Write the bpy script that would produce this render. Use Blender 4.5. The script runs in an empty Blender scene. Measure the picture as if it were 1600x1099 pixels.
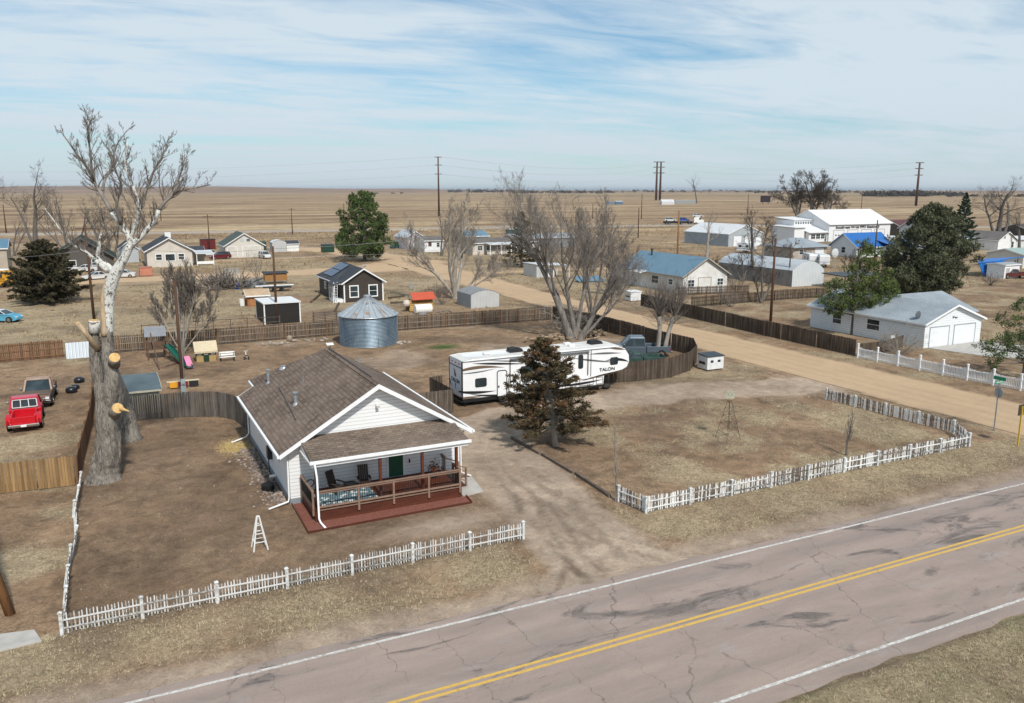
import bpy, math, random
import numpy as np
from mathutils import Vector, Matrix, Quaternion
sc = bpy.context.scene
col = sc.collection
R = math.radians
# ------------------------------------------------------------ camera, sky, sun
CAM_H, FPX, AZ = 16.0, 1290.0, R(26.2)
PITCH = math.atan(252.5 / FPX)
cd = bpy.data.cameras.new('camera'); cam = bpy.data.objects.new('camera', cd); col.objects.link(cam)
cam.location = (0, 0, CAM_H); cam.rotation_euler = (R(90) - PITCH, 0, -AZ)
cd.sensor_width = 36; cd.lens = FPX / 1600 * 36; cd.clip_start = 0.5; cd.clip_end = 60000
sc.camera = cam
sc.view_settings.view_transform = 'Standard'; sc.view_settings.look = 'None'
sc.view_settings.exposure = 0.34; sc.view_settings.gamma = 1
SUN_EL = R(46); SUN_DIR = Vector((0.038, 1.0, -math.tan(SUN_EL))).normalized()
w = bpy.data.worlds.new('World'); sc.world = w; w.use_nodes = True
nt = w.node_tree; nt.nodes.clear()
def wn(t, **k):
    n = nt.nodes.new(t)
    for a, b in k.items(): setattr(n, a, b)
    return n
sky = wn('ShaderNodeTexSky', sky_type='NISHITA', sun_disc=False, sun_elevation=SUN_EL, sun_rotation=R(180), altitude=1500, air_density=1.2, dust_density=1.0, ozone_density=2.0)
tc = wn('ShaderNodeTexCoord'); sp = wn('ShaderNodeSeparateXYZ'); nt.links.new(tc.outputs['Generated'], sp.inputs[0])
mx = wn('ShaderNodeMath', operation='MAXIMUM'); nt.links.new(sp.outputs[2], mx.inputs[0]); mx.inputs[1].default_value = 0.0
ad = wn('ShaderNodeMath', operation='ADD'); nt.links.new(mx.outputs[0], ad.inputs[0]); ad.inputs[1].default_value = 0.07
dx = wn('ShaderNodeMath', operation='DIVIDE'); nt.links.new(sp.outputs[0], dx.inputs[0]); nt.links.new(ad.outputs[0], dx.inputs[1])
dy = wn('ShaderNodeMath', operation='DIVIDE'); nt.links.new(sp.outputs[1], dy.inputs[0]); nt.links.new(ad.outputs[0], dy.inputs[1])
cb = wn('ShaderNodeCombineXYZ'); nt.links.new(dx.outputs[0], cb.inputs[0]); nt.links.new(dy.outputs[0], cb.inputs[1])
mp = wn('ShaderNodeMapping'); nt.links.new(cb.outputs[0], mp.inputs[0]); mp.inputs['Rotation'].default_value = (0, 0, R(38)); mp.inputs['Scale'].default_value = (0.42, 1.0, 1); mp.inputs['Location'].default_value = (3.1, 1.7, 0)
n1 = wn('ShaderNodeTexNoise'); nt.links.new(mp.outputs[0], n1.inputs['Vector']); n1.inputs['Scale'].default_value = 0.55; n1.inputs['Detail'].default_value = 7; n1.inputs['Roughness'].default_value = 0.58; n1.inputs['Distortion'].default_value = 0.5
n2 = wn('ShaderNodeTexNoise'); nt.links.new(mp.outputs[0], n2.inputs['Vector']); n2.inputs['Scale'].default_value = 2.6; n2.inputs['Detail'].default_value = 8; n2.inputs['Roughness'].default_value = 0.62; n2.inputs['Distortion'].default_value = 0.8
am = wn('ShaderNodeMath', operation='MULTIPLY_ADD'); nt.links.new(n2.outputs[0], am.inputs[0]); am.inputs[1].default_value = 0.55; nt.links.new(n1.outputs[0], am.inputs[2])
cr = wn('ShaderNodeValToRGB'); nt.links.new(am.outputs[0], cr.inputs[0])
cr.color_ramp.elements[0].position = 0.57; cr.color_ramp.elements[0].color = (.06,.06,.06,1)
cr.color_ramp.elements[1].position = 0.84; cr.color_ramp.elements[1].color = (.95,.95,.95,1)
mxc = wn('ShaderNodeMixRGB'); nt.links.new(cr.outputs[0], mxc.inputs[0])
tint = wn('ShaderNodeMixRGB', blend_type='MULTIPLY'); tint.inputs[0].default_value = 1; nt.links.new(sky.outputs[0], tint.inputs[1]); tint.inputs[2].default_value = (0.52, 0.76, 0.84, 1)
nt.links.new(tint.outputs[0], mxc.inputs[1]); mxc.inputs[2].default_value = (5.3, 6.1, 6.7, 1)
hz1 = wn('ShaderNodeMath', operation='MULTIPLY_ADD'); nt.links.new(mx.outputs[0], hz1.inputs[0]); hz1.inputs[1].default_value = -9.0; hz1.inputs[2].default_value = 1.0
hz2 = wn('ShaderNodeClamp'); nt.links.new(hz1.outputs[0], hz2.inputs[0]); hz3 = wn('ShaderNodeMath', operation='MULTIPLY'); nt.links.new(hz2.outputs[0], hz3.inputs[0]); hz3.inputs[1].default_value = 0.8
mxh = wn('ShaderNodeMixRGB'); nt.links.new(hz3.outputs[0], mxh.inputs[0]); nt.links.new(mxc.outputs[0], mxh.inputs[1]); mxh.inputs[2].default_value = (4.7, 5.35, 5.9, 1)
bg = wn('ShaderNodeBackground'); bg.inputs[1].default_value = 0.1; nt.links.new(mxh.outputs[0], bg.inputs[0])
wo = wn('ShaderNodeOutputWorld'); nt.links.new(bg.outputs[0], wo.inputs[0])
sl = bpy.data.lights.new('sun', 'SUN'); sun = bpy.data.objects.new('sun', sl); col.objects.link(sun)
sl.energy = 3.2; sl.angle = R(3.0); sl.color = (1.0, 0.95, 0.87); sun.rotation_euler = SUN_DIR.to_track_quat('-Z', 'Y').to_euler()

# ------------------------------------------------------------ pixel (of the 1600 px photograph) -> place
def ray(x, y):
    r = (x - 800) / FPX; u = (549.5 - y) / FPX
    f = math.cos(PITCH) + u * math.sin(PITCH); z = -math.sin(PITCH) + u * math.cos(PITCH)
    return r * math.cos(AZ) + f * math.sin(AZ), -r * math.sin(AZ) + f * math.cos(AZ), z
def at(x, y, z=0.0):
    a, b, c = ray(x, y); t = (z - CAM_H) / c
    return Vector((a * t, b * t, z))
def top(x, yb, yt, xt=None):
    p = at(x, yb); a, b, c = ray(xt or x, yt)
    return CAM_H + c * math.hypot(p.x, p.y) / math.hypot(a, b)
def at_d(x, y, d):                       # point at forward distance d
    a, b, c = ray(x, y); t = d / (a * math.sin(AZ) + b * math.cos(AZ))
    return Vector((a * t, b * t, CAM_H + c * t))

# ------------------------------------------------------------ materials
MC = {}
def lin(c):
    return tuple(c) + (1,)
class NT:
    def __init__(s, name, rough=0.8, metal=0.0, spec=0.3):
        m = bpy.data.materials.new(name); m.use_nodes = True; s.m = m; s.t = m.node_tree
        s.b = s.t.nodes['Principled BSDF']; s.b.inputs['Roughness'].default_value = rough; s.b.inputs['Metallic'].default_value = metal
        s.b.inputs['Specular IOR Level'].default_value = spec
        s.tc = s.t.nodes.new('ShaderNodeTexCoord'); s.v = s.tc.outputs['Object']
    def n(s, t, **k):
        x = s.t.nodes.new(t)
        for a, b in k.items(): setattr(x, a, b)
        return x
    def l(s, a, b): s.t.links.new(a, b)
    def noise(s, scale, detail=4, rough=.6, dist=0, stretch=None):
        x = s.n('ShaderNodeTexNoise'); x.inputs['Scale'].default_value = scale; x.inputs['Detail'].default_value = detail
        x.inputs['Roughness'].default_value = rough; x.inputs['Distortion'].default_value = dist
        if stretch:
            mpn = s.n('ShaderNodeMapping'); mpn.inputs['Scale'].default_value = stretch; s.l(s.v, mpn.inputs[0]); s.l(mpn.outputs[0], x.inputs['Vector'])
        else: s.l(s.v, x.inputs['Vector'])
        return x.outputs[0]
    def ramp(s, f, a, b, ca=(0,0,0), cb_=(1,1,1)):
        x = s.n('ShaderNodeValToRGB'); x.color_ramp.elements[0].position = a; x.color_ramp.elements[1].position = b
        x.color_ramp.elements[0].color = lin(ca); x.color_ramp.elements[1].color = lin(cb_); s.l(f, x.inputs[0]); return x.outputs[0]
    def mix(s, f, a, b, mode='MIX'):
        x = s.n('ShaderNodeMixRGB', blend_type=mode)
        for i, q in ((0, f), (1, a), (2, b)):
            if isinstance(q, (int, float)): x.inputs[i].default_value = q
            elif isinstance(q, tuple): x.inputs[i].default_value = lin(q)
            else: s.l(q, x.inputs[i])
        return x.outputs[0]
    def math(s, op, a, b=0.0, c=0.0):
        x = s.n('ShaderNodeMath', operation=op)
        for i, q in ((0, a), (1, b), (2, c)):
            if isinstance(q, (int, float)): x.inputs[i].default_value = q
            else: s.l(q, x.inputs[i])
        return x.outputs[0]
    def attr(s, name, out='Fac'):
        x = s.n('ShaderNodeAttribute'); x.attribute_name = name; return x.outputs[out]
    def sep(s, v):
        x = s.n('ShaderNodeSeparateXYZ'); s.l(v, x.inputs[0]); return x.outputs
    def bump(s, h, strength=.4, dist=.02):
        x = s.n('ShaderNodeBump'); x.inputs['Strength'].default_value = strength; x.inputs['Distance'].default_value = dist
        s.l(h, x.inputs['Height']); s.l(x.outputs[0], s.b.inputs['Normal'])
    def col(s, c):
        if isinstance(c, tuple): s.b.inputs['Base Color'].default_value = lin(c)
        else: s.l(c, s.b.inputs['Base Color'])
def M(name, c1, c2=None, scale=3.0, rough=.75, metal=0.0, rnd=0.0, bump=0.0, spec=.3, stretch=None, lo=.35, hi=.65, detail=5):
    """noise between two colours, optional per-piece variation (rnd attribute)"""
    if name in MC: return MC[name]
    s = NT(name, rough, metal, spec)
    if c2 is None: c2 = tuple(x * .82 for x in c1)
    f = s.noise(scale, detail, .62, 0, stretch); c = s.mix(s.ramp(f, lo, hi), c1, c2)
    if rnd:
        a = s.attr('rnd'); k = s.math('MULTIPLY_ADD', a, rnd * 2, 1 - rnd)
        c = s.mix(1.0, c, k, 'MULTIPLY')
    s.col(c)
    if bump: s.bump(s.noise(scale * 6, 4, .7, 0, stretch), bump, .02)
    MC[name] = s.m; return s.m
def siding(name, c, pitch=.2, dirt=(.5, .47, .42), axis=2, amt=.22):
    if name in MC: return MC[name]
    s = NT(name, .6, 0, .3); z = s.sep(s.v)[axis]
    fr = s.math('FRACT', s.math('DIVIDE', z, pitch))
    line = s.math('LESS_THAN', fr, .12)
    d = s.mix(s.ramp(s.noise(.9, 5, .65, 0, (1, 1, 2.5)), .4, .75), c, tuple(a * (1 - amt) + b * amt for a, b in zip(c, dirt)))
    s.col(s.mix(line, d, tuple(x * .55 for x in c))); s.bump(fr, .5, .02); MC[name] = s.m; return s.m
def corrugated(name, c1, c2, pitch=.2, axis=0, rough=.45, metal=.3, rust=None, h=.03):
    if name in MC: return MC[name]
    s = NT(name, rough, metal, .4); z = s.sep(s.v)[axis]
    wv = s.math('SINE', s.math('MULTIPLY', z, 2 * math.pi / pitch))
    c = s.mix(s.ramp(s.noise(.7, 5, .7), .35, .7), c1, c2)
    k = s.math('MULTIPLY_ADD', wv, .07, .93); c = s.mix(1.0, c, k, 'MULTIPLY')
    if rust: c = s.mix(s.ramp(s.noise(.6, 6, .75, .4), .56, .7), c, rust)
    s.col(c); s.bump(wv, .5, h); MC[name] = s.m; return s.m
def shingle(name, cs, axis='y', row=.18, w_=.42, pale=None):
    """asphalt shingles: courses run along `axis` (ridge direction), rows step across the slope"""
    if name in MC: return MC[name]
    s = NT(name, .92, 0, .15); x, y, z = s.sep(s.v)[:3]
    cbn = s.n('ShaderNodeCombineXYZ'); s.l(y if axis == 'y' else x, cbn.inputs[0]); s.l(x if axis == 'y' else y, cbn.inputs[1])
    br = s.n('ShaderNodeTexBrick'); s.l(cbn.outputs[0], br.inputs['Vector'])
    br.inputs['Color1'].default_value = lin(cs[0]); br.inputs['Color2'].default_value = lin(cs[1]); br.inputs['Mortar'].default_value = lin(tuple(v * .45 for v in cs[0]))
    br.inputs['Scale'].default_value = 1; br.inputs['Brick Width'].default_value = w_; br.inputs['Row Height'].default_value = row
    br.inputs['Mortar Size'].default_value = .02; br.inputs['Bias'].default_value = 0; br.offset = .37
    c = s.mix(s.ramp(s.noise(2.2, 4, .7, 0, (1, 2.2, 1)), .35, .65), br.outputs[0], cs[2]); 
    c = s.mix(.4, br.outputs[0], c); c = s.mix(s.ramp(s.noise(30, 2, .7), .3, .8), c, tuple(v * .7 for v in cs[0]))
    c = s.mix(s.ramp(s.noise(.35, 3, .6), .3, .8), c, s.mix(.35, c, tuple(min(1, v * 1.6) for v in cs[1])))
    s.col(c); s.bump(br.outputs[1], .6, -.02); MC[name] = s.m; return s.m
def glassm(name='window_glass', c=(.02, .03, .035)):
    if name in MC: return MC[name]
    s = NT(name, .08, 0, .5); s.col(s.mix(s.ramp(s.noise(.8, 2), .4, .7), c, tuple(v * 2 + .01 for v in c))); MC[name] = s.m; return s.m
def plain(name, c, rough=.5, metal=0.0, spec=.4):
    if name in MC: return MC[name]
    s = NT(name, rough, metal, spec); s.col(s.mix(s.ramp(s.noise(2.5, 4), .35, .7), c, tuple(v * .86 for v in c))); MC[name] = s.m; return s.m

WHITE = M('white_paint', (.80, .80, .79), (.68, .68, .66), 2.5, .55)
TRIM = M('trim_white', (.82, .83, .83), (.72, .73, .74), 3, .5)
BLACK = plain('black_plastic', (.012, .012, .013), .5)
DARK = plain('dark_metal', (.03, .032, .035), .45, .3)
GLASS = glassm()
TYRE = plain('tyre_rubber', (.018, .018, .018), .9, 0, .2)
CHROME = plain('chrome', (.6, .6, .62), .18, 1.0)
GALV = M('galvanised', (.42, .45, .48), (.30, .33, .36), 3, .42, .55)
WOODF = M('weathered_fence_wood', (.105, .082, .064), (.17, .14, .115), 1.6, .9, 0, .35, .3, .15, (3, 3, .5))
WOODD = M('dark_fence_wood', (.066, .048, .036), (.11, .085, .066), 1.6, .9, 0, .32, .3, .15, (3, 3, .5))
WOODG = M('grey_fence_wood', (.085, .075, .066), (.14, .125, .11), 1.6, .9, 0, .3, .3, .15, (3, 3, .5))
WOODY = M('golden_fence_wood', (.30, .185, .085), (.20, .125, .06), 1.3, .85, 0, .3, .3, .15, (4, 4, .4))
WOODR = M('red_brown_fence_wood', (.14, .075, .042), (.20, .11, .062), 1.3, .9, 0, .3, .3, .15, (4, 4, .4))
CEDARW = M('orange_board_wood', (.42, .20, .08), (.33, .15, .06), 2, .75, 0, .2, .2)
POLEW = M('pole_wood', (.12, .062, .036), (.07, .042, .028), 1.2, .85, 0, .15, .4, .2, (6, 6, .3))
POLEO = M('orange_pole_wood', (.30, .15, .06), (.16, .085, .045), 1.0, .85, 0, .15, .4, .2, (6, 6, .25))
CONC = M('concrete', (.46, .44, .41), (.36, .345, .32), 1.5, .9, 0, 0, .3)

# ------------------------------------------------------------ mesh building
OFF = {}
def mesh_np(name, V, F, mats, rnd=None, mi=None, parent=None, smooth=False):
    V = np.asarray(V, dtype=np.float32).reshape(-1, 3)
    if parent is not None and parent.name in OFF: V = V - np.array(OFF[parent.name], dtype=np.float32)
    me = bpy.data.meshes.new(name)
    if isinstance(F, np.ndarray):
        k = F.shape[1]; me.vertices.add(len(V)); me.loops.add(F.size); me.polygons.add(len(F))
        me.vertices.foreach_set('co', V.ravel()); me.loops.foreach_set('vertex_index', F.astype(np.int32).ravel())
        me.polygons.foreach_set('loop_start', np.arange(0, F.size, k, dtype=np.int32)); me.polygons.foreach_set('loop_total', np.full(len(F), k, dtype=np.int32))
        me.update(calc_edges=True)
    else: me.from_pydata(V.tolist(), [], F)
    for mt in (mats if isinstance(mats, (list, tuple)) else [mats]): me.materials.append(mt)
    if mi is not None: me.polygons.foreach_set('material_index', np.asarray(mi, dtype=np.int32))
    if rnd is not None:
        a = me.attributes.new('rnd', 'FLOAT', 'POINT'); a.data.foreach_set('value', np.asarray(rnd, dtype=np.float32))
    me.polygons.foreach_set('use_smooth', np.full(len(me.polygons), bool(smooth)))
    o = bpy.data.objects.new(name, me); col.objects.link(o)
    if parent is not None:
        o.parent = parent; OFF[o.name] = OFF.get(parent.name, (0, 0, 0))
    return o
class MB:
    def __init__(s): s.v = []; s.f = []; s.r = []; s.m = []; s.mi = 0; s.rg = random.Random(7)
    def add(s, vs, fs, rnd=None):
        b = len(s.v); s.v += [tuple(p) for p in vs]; s.f += [tuple(b + i for i in f) for f in fs]
        rr = s.rg.random() if rnd is None else rnd
        s.r += [rr] * len(vs); s.m += [s.mi] * len(fs); return s
    def box(s, x0, x1, y0, y1, z0, z1, rnd=None):
        return s.add([(x0,y0,z0),(x1,y0,z0),(x1,y1,z0),(x0,y1,z0),(x0,y0,z1),(x1,y0,z1),(x1,y1,z1),(x0,y1,z1)],
              [(0,3,2,1),(4,5,6,7),(0,1,5,4),(1,2,6,5),(2,3,7,6),(3,0,4,7)], rnd)
    def beam(s, p, q, w_, h_, up=(0,0,1), rnd=None):      # rectangular bar from p to q
        p = Vector(p); q = Vector(q); d = (q - p).normalized(); u = Vector(up)
        if abs(d.dot(u)) > .98: u = Vector((1, 0, 0))
        a = d.cross(u).normalized(); b = a.cross(d).normalized(); a = a * w_ / 2; b = b * h_ / 2
        return s.add([p-a-b,p+a-b,p+a+b,p-a+b,q-a-b,q+a-b,q+a+b,q-a+b],[(0,1,2,3),(4,7,6,5),(0,4,5,1),(1,5,6,2),(2,6,7,3),(3,7,4,0)], rnd)
    def tube(s, pts, rad, n=6, caps=True, rnd=None):
        pts = [Vector(p) for p in pts]; 
        if not isinstance(rad, (list, tuple)): rad = [rad] * len(pts)
        vs = []; fs = []; a = None
        for i, p in enumerate(pts):
            d = (pts[min(i+1, len(pts)-1)] - pts[max(i-1, 0)])
            d = d.normalized() if d.length > 1e-9 else Vector((0,0,1))
            if a is None: a = d.orthogonal().normalized()
            else:
                a = a - d * a.dot(d); a = a.normalized() if a.length > 1e-6 else d.orthogonal().normalized()
            b = d.cross(a)
            for k in range(n):
                t = 2 * math.pi * k / n; vs.append(p + (a * math.cos(t) + b * math.sin(t)) * rad[i])
            if i:
                o = (i - 1) * n
                for k in range(n): fs.append((o + k, o + (k+1) % n, o + n + (k+1) % n, o + n + k))
        if caps: fs.append(tuple(range(n-1, -1, -1))); fs.append(tuple((len(pts)-1) * n + k for k in range(n)))
        return s.add(vs, fs, rnd)
    def cyl(s, p, q, r0, r1=None, n=16, rnd=None): return s.tube([p, q], [r0, r0 if r1 is None else r1], n, True, rnd)
    def poly(s, pts, rnd=None): return s.add(pts, [tuple(range(len(pts)))], rnd)
    def slab(s, pts, th, rnd=None):                        # polygon given thickness downward (vector or number)
        t = Vector((0, 0, -th)) if isinstance(th, (int, float)) else Vector(th)
        n = len(pts); vs = [Vector(p) for p in pts]; vs += [p + t for p in vs]
        fs = [tuple(range(n)), tuple(range(2*n-1, n-1, -1))] + [(i, i + n, (i+1) % n + n, (i+1) % n) for i in range(n)]
        return s.add(vs, fs, rnd)
    def loft(s, prof, cy=0.0, rnd=None):                   # closed side profile of (x, z, half width)
        n = len(prof); vs = [(x, cy - h, z) for x, z, h in prof] + [(x, cy + h, z) for x, z, h in prof]
        fs = [tuple(range(n)), tuple(range(2*n-1, n-1, -1))] + [(i, i + n, (i+1) % n + n, (i+1) % n) for i in range(n)]
        return s.add(vs, fs, rnd)
    def ball(s, c, r, n=8, sq=(1,1,1), rnd=None):
        vs = []; fs = []
        for i in range(1, n):
            th = math.pi * i / n
            for k in range(n * 2 if n < 6 else n + 4):
                m_ = n * 2 if n < 6 else n + 4; ph = 2 * math.pi * k / m_
                vs.append((c[0] + r*sq[0]*math.sin(th)*math.cos(ph), c[1] + r*sq[1]*math.sin(th)*math.sin(ph), c[2] + r*sq[2]*math.cos(th)))
        m_ = n * 2 if n < 6 else n + 4
        for i in range(n - 2):
            for k in range(m_): fs.append((i*m_+k, (i+1)*m_+k, (i+1)*m_+(k+1) % m_, i*m_+(k+1) % m_))
        fs.append(tuple(range(m_))); fs.append(tuple((n-2)*m_ + k for k in range(m_-1, -1, -1)))
        return s.add(vs, fs, rnd)
    def build(s, name, mat, parent=None, smooth=False, bevel=0):
        o = mesh_np(name, s.v, s.f, mat, s.r, s.m, parent, False)
        if smooth:
            for p in o.data.polygons: p.use_smooth = len(p.vertices) <= 4
        if bevel:
            b = o.modifiers.new('bevel', 'BEVEL'); b.width = bevel; b.segments = 2; b.limit_method = 'ANGLE'; b.angle_limit = R(35)
        return o
def tag(o, label=None, cat=None, group=None, kind=None):
    if label: o['label'] = label
    if cat: o['category'] = cat
    if group: o['group'] = group
    if kind: o['kind'] = kind
    return o
def thing(name, label, cat, loc=(0, 0, 0), group=None):     # Empty at the base; parts are given in world coordinates
    o = bpy.data.objects.new(name, None); o.empty_display_size = .3; col.objects.link(o); o.location = loc
    OFF[o.name] = tuple(loc); return tag(o, label, cat, group)
def local(name, label, cat, loc=(0, 0, 0), rz=0.0, group=None):   # parts given in local coordinates, x forward
    o = thing(name, label, cat, (0, 0, 0), group); o.location = loc; o.rotation_euler = (0, 0, rz); OFF[o.name] = (0, 0, 0); return o
def copy_tree(o, parent=None):
    c = o.copy(); col.objects.link(c); OFF[c.name] = OFF.get(o.name, (0,0,0))
    if parent is not None: c.parent = parent
    for ch in list(o.children): copy_tree(ch, c)
    return c
def text(body, size, mat, parent, org, ux, uz, name='lettering', ext=.008, bold=1.0, sx=1.0):
    """lettering on a plane: ux = reading direction, uz = up; org = lower left in world coordinates"""
    cu = bpy.data.curves.new(name, 'FONT'); cu.body = body; cu.size = size; cu.extrude = ext; cu.offset = .004 * bold * size / .3
    t = bpy.data.objects.new(name, cu); col.objects.link(t); me = bpy.data.meshes.new_from_object(t); col.objects.unlink(t); bpy.data.objects.remove(t)
    ux = Vector(ux).normalized(); uz = Vector(uz).normalized(); off = OFF.get(parent.name, (0,0,0)); n_ = ux.cross(uz)
    for v in me.vertices:
        q = Vector(org) + ux * v.co.x * sx + uz * v.co.y + n_ * v.co.z; v.co = q - Vector(off)
    me.materials.clear(); me.materials.append(mat); me.name = name
    o = bpy.data.objects.new(name, me); col.objects.link(o); o.parent = parent; OFF[o.name] = off; return o
# ------------------------------------------------------------ ground
def vnoise(x, y, s, seed=0):
    x = x * s + seed * 17.3; y = y * s + seed * 9.1; xi = np.floor(x).astype(np.int64); yi = np.floor(y).astype(np.int64); fx = x - xi; fy = y - yi
    fx = fx * fx * (3 - 2 * fx); fy = fy * fy * (3 - 2 * fy)
    def h(a, b):
        n = (a * 374761393 + b * 668265263 + seed * 1442695041) & 0xffffffff; n = ((n ^ (n >> 13)) * 1274126177) & 0xffffffff
        return ((n ^ (n >> 16)) & 0xffff) / 65535.0
    return (h(xi, yi) * (1-fx) + h(xi+1, yi) * fx) * (1-fy) + (h(xi, yi+1) * (1-fx) + h(xi+1, yi+1) * fx) * fy
def fbm(x, y, s, seed=0, o=4):
    t = 0; a = .5; n = 0
    for i in range(o): t = t + a * vnoise(x, y, s * 2**i, seed + i); n += a; a *= .55
    return t / n
def sst(a, b, x):
    t = np.clip((x - a) / (b - a), 0, 1); return t * t * (3 - 2 * t)
def pathdist(x, y, pts):
    """distance / local half width along a polyline of (x, y, halfwidth)"""
    best = np.full(x.shape, 1e9)
    for (x0, y0, w0), (x1, y1, w1) in zip(pts[:-1], pts[1:]):
        dx_, dy_ = x1 - x0, y1 - y0; t = np.clip(((x-x0)*dx_ + (y-y0)*dy_) / (dx_*dx_ + dy_*dy_), 0, 1)
        best = np.minimum(best, np.hypot(x - x0 - t*dx_, y - y0 - t*dy_) / (w0 + (w1 - w0) * t))
    return best
DRIVE = [(18.6,26,4.6),(18.8,29,3.2),(19.4,34,2.7),(20.0,40,2.9),(20.6,45,2.7),(22.5,49.5,2.6),(25.5,52.6,1.9)]
LOT = [(25.5,52.6,1.9),(31,52.4,2.3),(38,52.2,3.0),(44,51.5,3.4),(50,49.6,3.0),(55,49,3.6)]
STREET = [(57.6,24,5.0),(57.6,30,4.3),(57.6,60,4.2),(58,90,4.0),(58.6,116,4.2),(60,150,5.2),(62,185,6),(58,215,7),(46,240,5)]
ALLEY = [(-60,165,4.5),(-15,166,5),(20,163.5,5.5),(50,165,7),(62,178,8)]
FARLANE = [(60,150,4),(90,146,2),(150,140,1.6)]
YARDLANE = [(-60,197,1.2),(0,199,1.4),(30,200,1.6),(60,205,1.5)]
def paint(x, y):
    e = (fbm(x, y, .35, 3) - .5); e2 = fbm(x, y, 1.6, 5) - .5; d = x * math.sin(AZ) + y * math.cos(AZ)
    street = 1 - sst(.86, 1.08, pathdist(x, y, STREET) + e * .35 + e2 * .12)
    alley = 1 - sst(.8, 1.15, pathdist(x, y, ALLEY) + e * .5); lane = 1 - sst(.6, 1.3, np.minimum(pathdist(x, y, FARLANE), pathdist(x, y, YARDLANE)) + e * .5)
    sand = np.maximum(np.maximum(street, alley), lane * .8)
    bare = 1 - sst(.7, 1.25, pathdist(x, y, DRIVE) + e * .7 + e2 * .3)
    lot = 1 - sst(.55, 1.3, pathdist(x, y, LOT) + e * 1.2 + e2 * .5); bare = np.maximum(bare, lot)
    nb = fbm(x, y, .12, 11); patch = sst(.52, .68, nb)
    # shoulder of the paved road
    bare = np.maximum(bare, (1 - sst(27.4, 29.3 + e * 2.4, y)) * (y > 20) * .8 * (x < 70))
    backyard = ((x > -2) & (x < 50) & (y > 60) & (y < 90)).astype(float); bare = np.maximum(bare, patch * .55 * backyard)
    frontyard = ((x > -2.4) & (x < 17) & (y > 33) & (y < 60)).astype(float)
    bare = np.maximum(bare, np.clip(1 - np.hypot((x - 14) / 6, (y - 35.4) / 2.2), 0, 1) * 1.0)
    straw = sst(.36, .66, fbm(x, y, .25, 21)) * .75
    verge = ((y > 27) & (y < 33)).astype(float); straw = np.where((y > 27) & (y < 32.3) & (x < 15), .62 + e * 1.1, straw)
    straw = np.where((y > 27) & (y < 32.3) & (x > 23), .66 + e * 1.0, straw)
    straw = np.where(frontyard > 0, sst(.62, .8, fbm(x, y, .4, 8)) * .35, straw)
    straw = np.where(backyard > 0, straw * .4, straw); straw = np.where(y < 17.9, .78 + e * .8, straw)
    lotg = ((x > 22.9) & (x < 49.5) & (y > 32.3) & (y < 50)); straw = np.where(lotg, sst(.35, .62, fbm(x, y, .3, 31)) * .85 * sst(24, 30, x + 6 * e) , straw)
    straw = np.where(y > 90, .35 + .55 * sst(.35, .65, fbm(x, y, .05, 41)), straw)
    straw = np.where(d > 330, .55 + .45 * sst(.3, .7, fbm(x, y, .006, 51)), straw)
    right = x * math.cos(AZ) - y * math.sin(AZ)
    band = sst(1000, 1100, d) * (1 - sst(1600, 1900, d)) * sst(-.05, .1, right / d + .0)
    straw = np.maximum(straw, band * 1.0)
    hay = np.clip(1.5 - np.hypot((x - 6.6) / .9, (y - 52.8) / 1.8) + e, 0, 1); straw = np.maximum(straw, hay)
    straw = np.clip(straw * (1 - .9 * np.maximum(sand, bare)), 0, 1)
    green = np.clip(1.15 - np.hypot((x - 30.8) / 2.2, (y - 78.6) / 1.6) + e * .8 , 0, 1)
    green = np.maximum(green, np.clip(.8 - np.hypot((x - 28.5) / 1.5, (y - 80.6) / .8) + e, 0, 1) * .5)
    green = np.maximum(green, sst(2000, 2150, d) * (1 - sst(2500, 2700, d)) * .30 * sst(-.1, .0, right / d))
    green = np.maximum(green, ((y < 17.9) * (.14 + .45 * (fbm(x, y, .3, 77) - .4))) + (y > 27) * (y < 32) * .035)
    # tyre ruts and darker soil
    rut = 0
    for off, s0 in ((-1.3, .9), (-.2, .9), (1.0, .7)):
        pts = [(p[0] + off * (1 if p[1] < 36 else .8), p[1], .15) for p in DRIVE]; rut = np.maximum(rut, s0 * (1 - sst(.5, 2.3, pathdist(x + (fbm(x, y, .12, 66) - .5) * 2.6, y, pts) + e2 * 2.6)) * sst(.34, .56, fbm(x, y, .35, 61)) * (1 - .7 * sst(33, 42, y)))
    for pts, s0 in (([(15.2,26.8,.11),(17.6,30,.11),(18.6,35,.11)],.9),([(16.6,26.8,.11),(18.6,30.4,.11),(19.6,36,.11)],.9),([(22.6,26.8,.11),(20.4,30.5,.11),(19.3,36,.11)],.8),([(21.2,26.8,.11),(19.4,30.8,.11),(18.4,37,.11)],.8),([(19.2,26.8,.2),(20.6,34,.2),(21.3,41,.2)],.7)):
        rut = np.maximum(rut, s0 * .62 * (1 - sst(.4, 1.9, pathdist(x + (fbm(x, y, .2, 65) - .5) * .8, y, pts) + e2 * 2.4)) * sst(.32, .5, fbm(x, y, .6, 64)))
    for off in (-2.2, -.7, .9, 2.3):
        pts = [(p[0] + off, p[1], .25) for p in STREET[:6]]; rut = np.maximum(rut, .13 * (1 - sst(.5, 2.2, pathdist(x, y, pts) + e2 * 2)) * sst(.3, .6, fbm(x, y, .2, 62)))
    dark_soil = sst(.55, .72, fbm(x, y, .18, 71)) * .55 * (d < 300)
    dark_soil = np.where(frontyard > 0, np.maximum(dark_soil, .35 + e * .8), dark_soil)
    dark_soil = np.maximum(dark_soil, np.clip(1 - np.abs(y - 27.1 + e * .6) / .35, 0, 1) * .9 * (x > 22) * (x < 70)); dark_soil = np.maximum(dark_soil, np.clip(1 - np.abs(y - 17.5 + e * .5) / .35, 0, 1))
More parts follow.
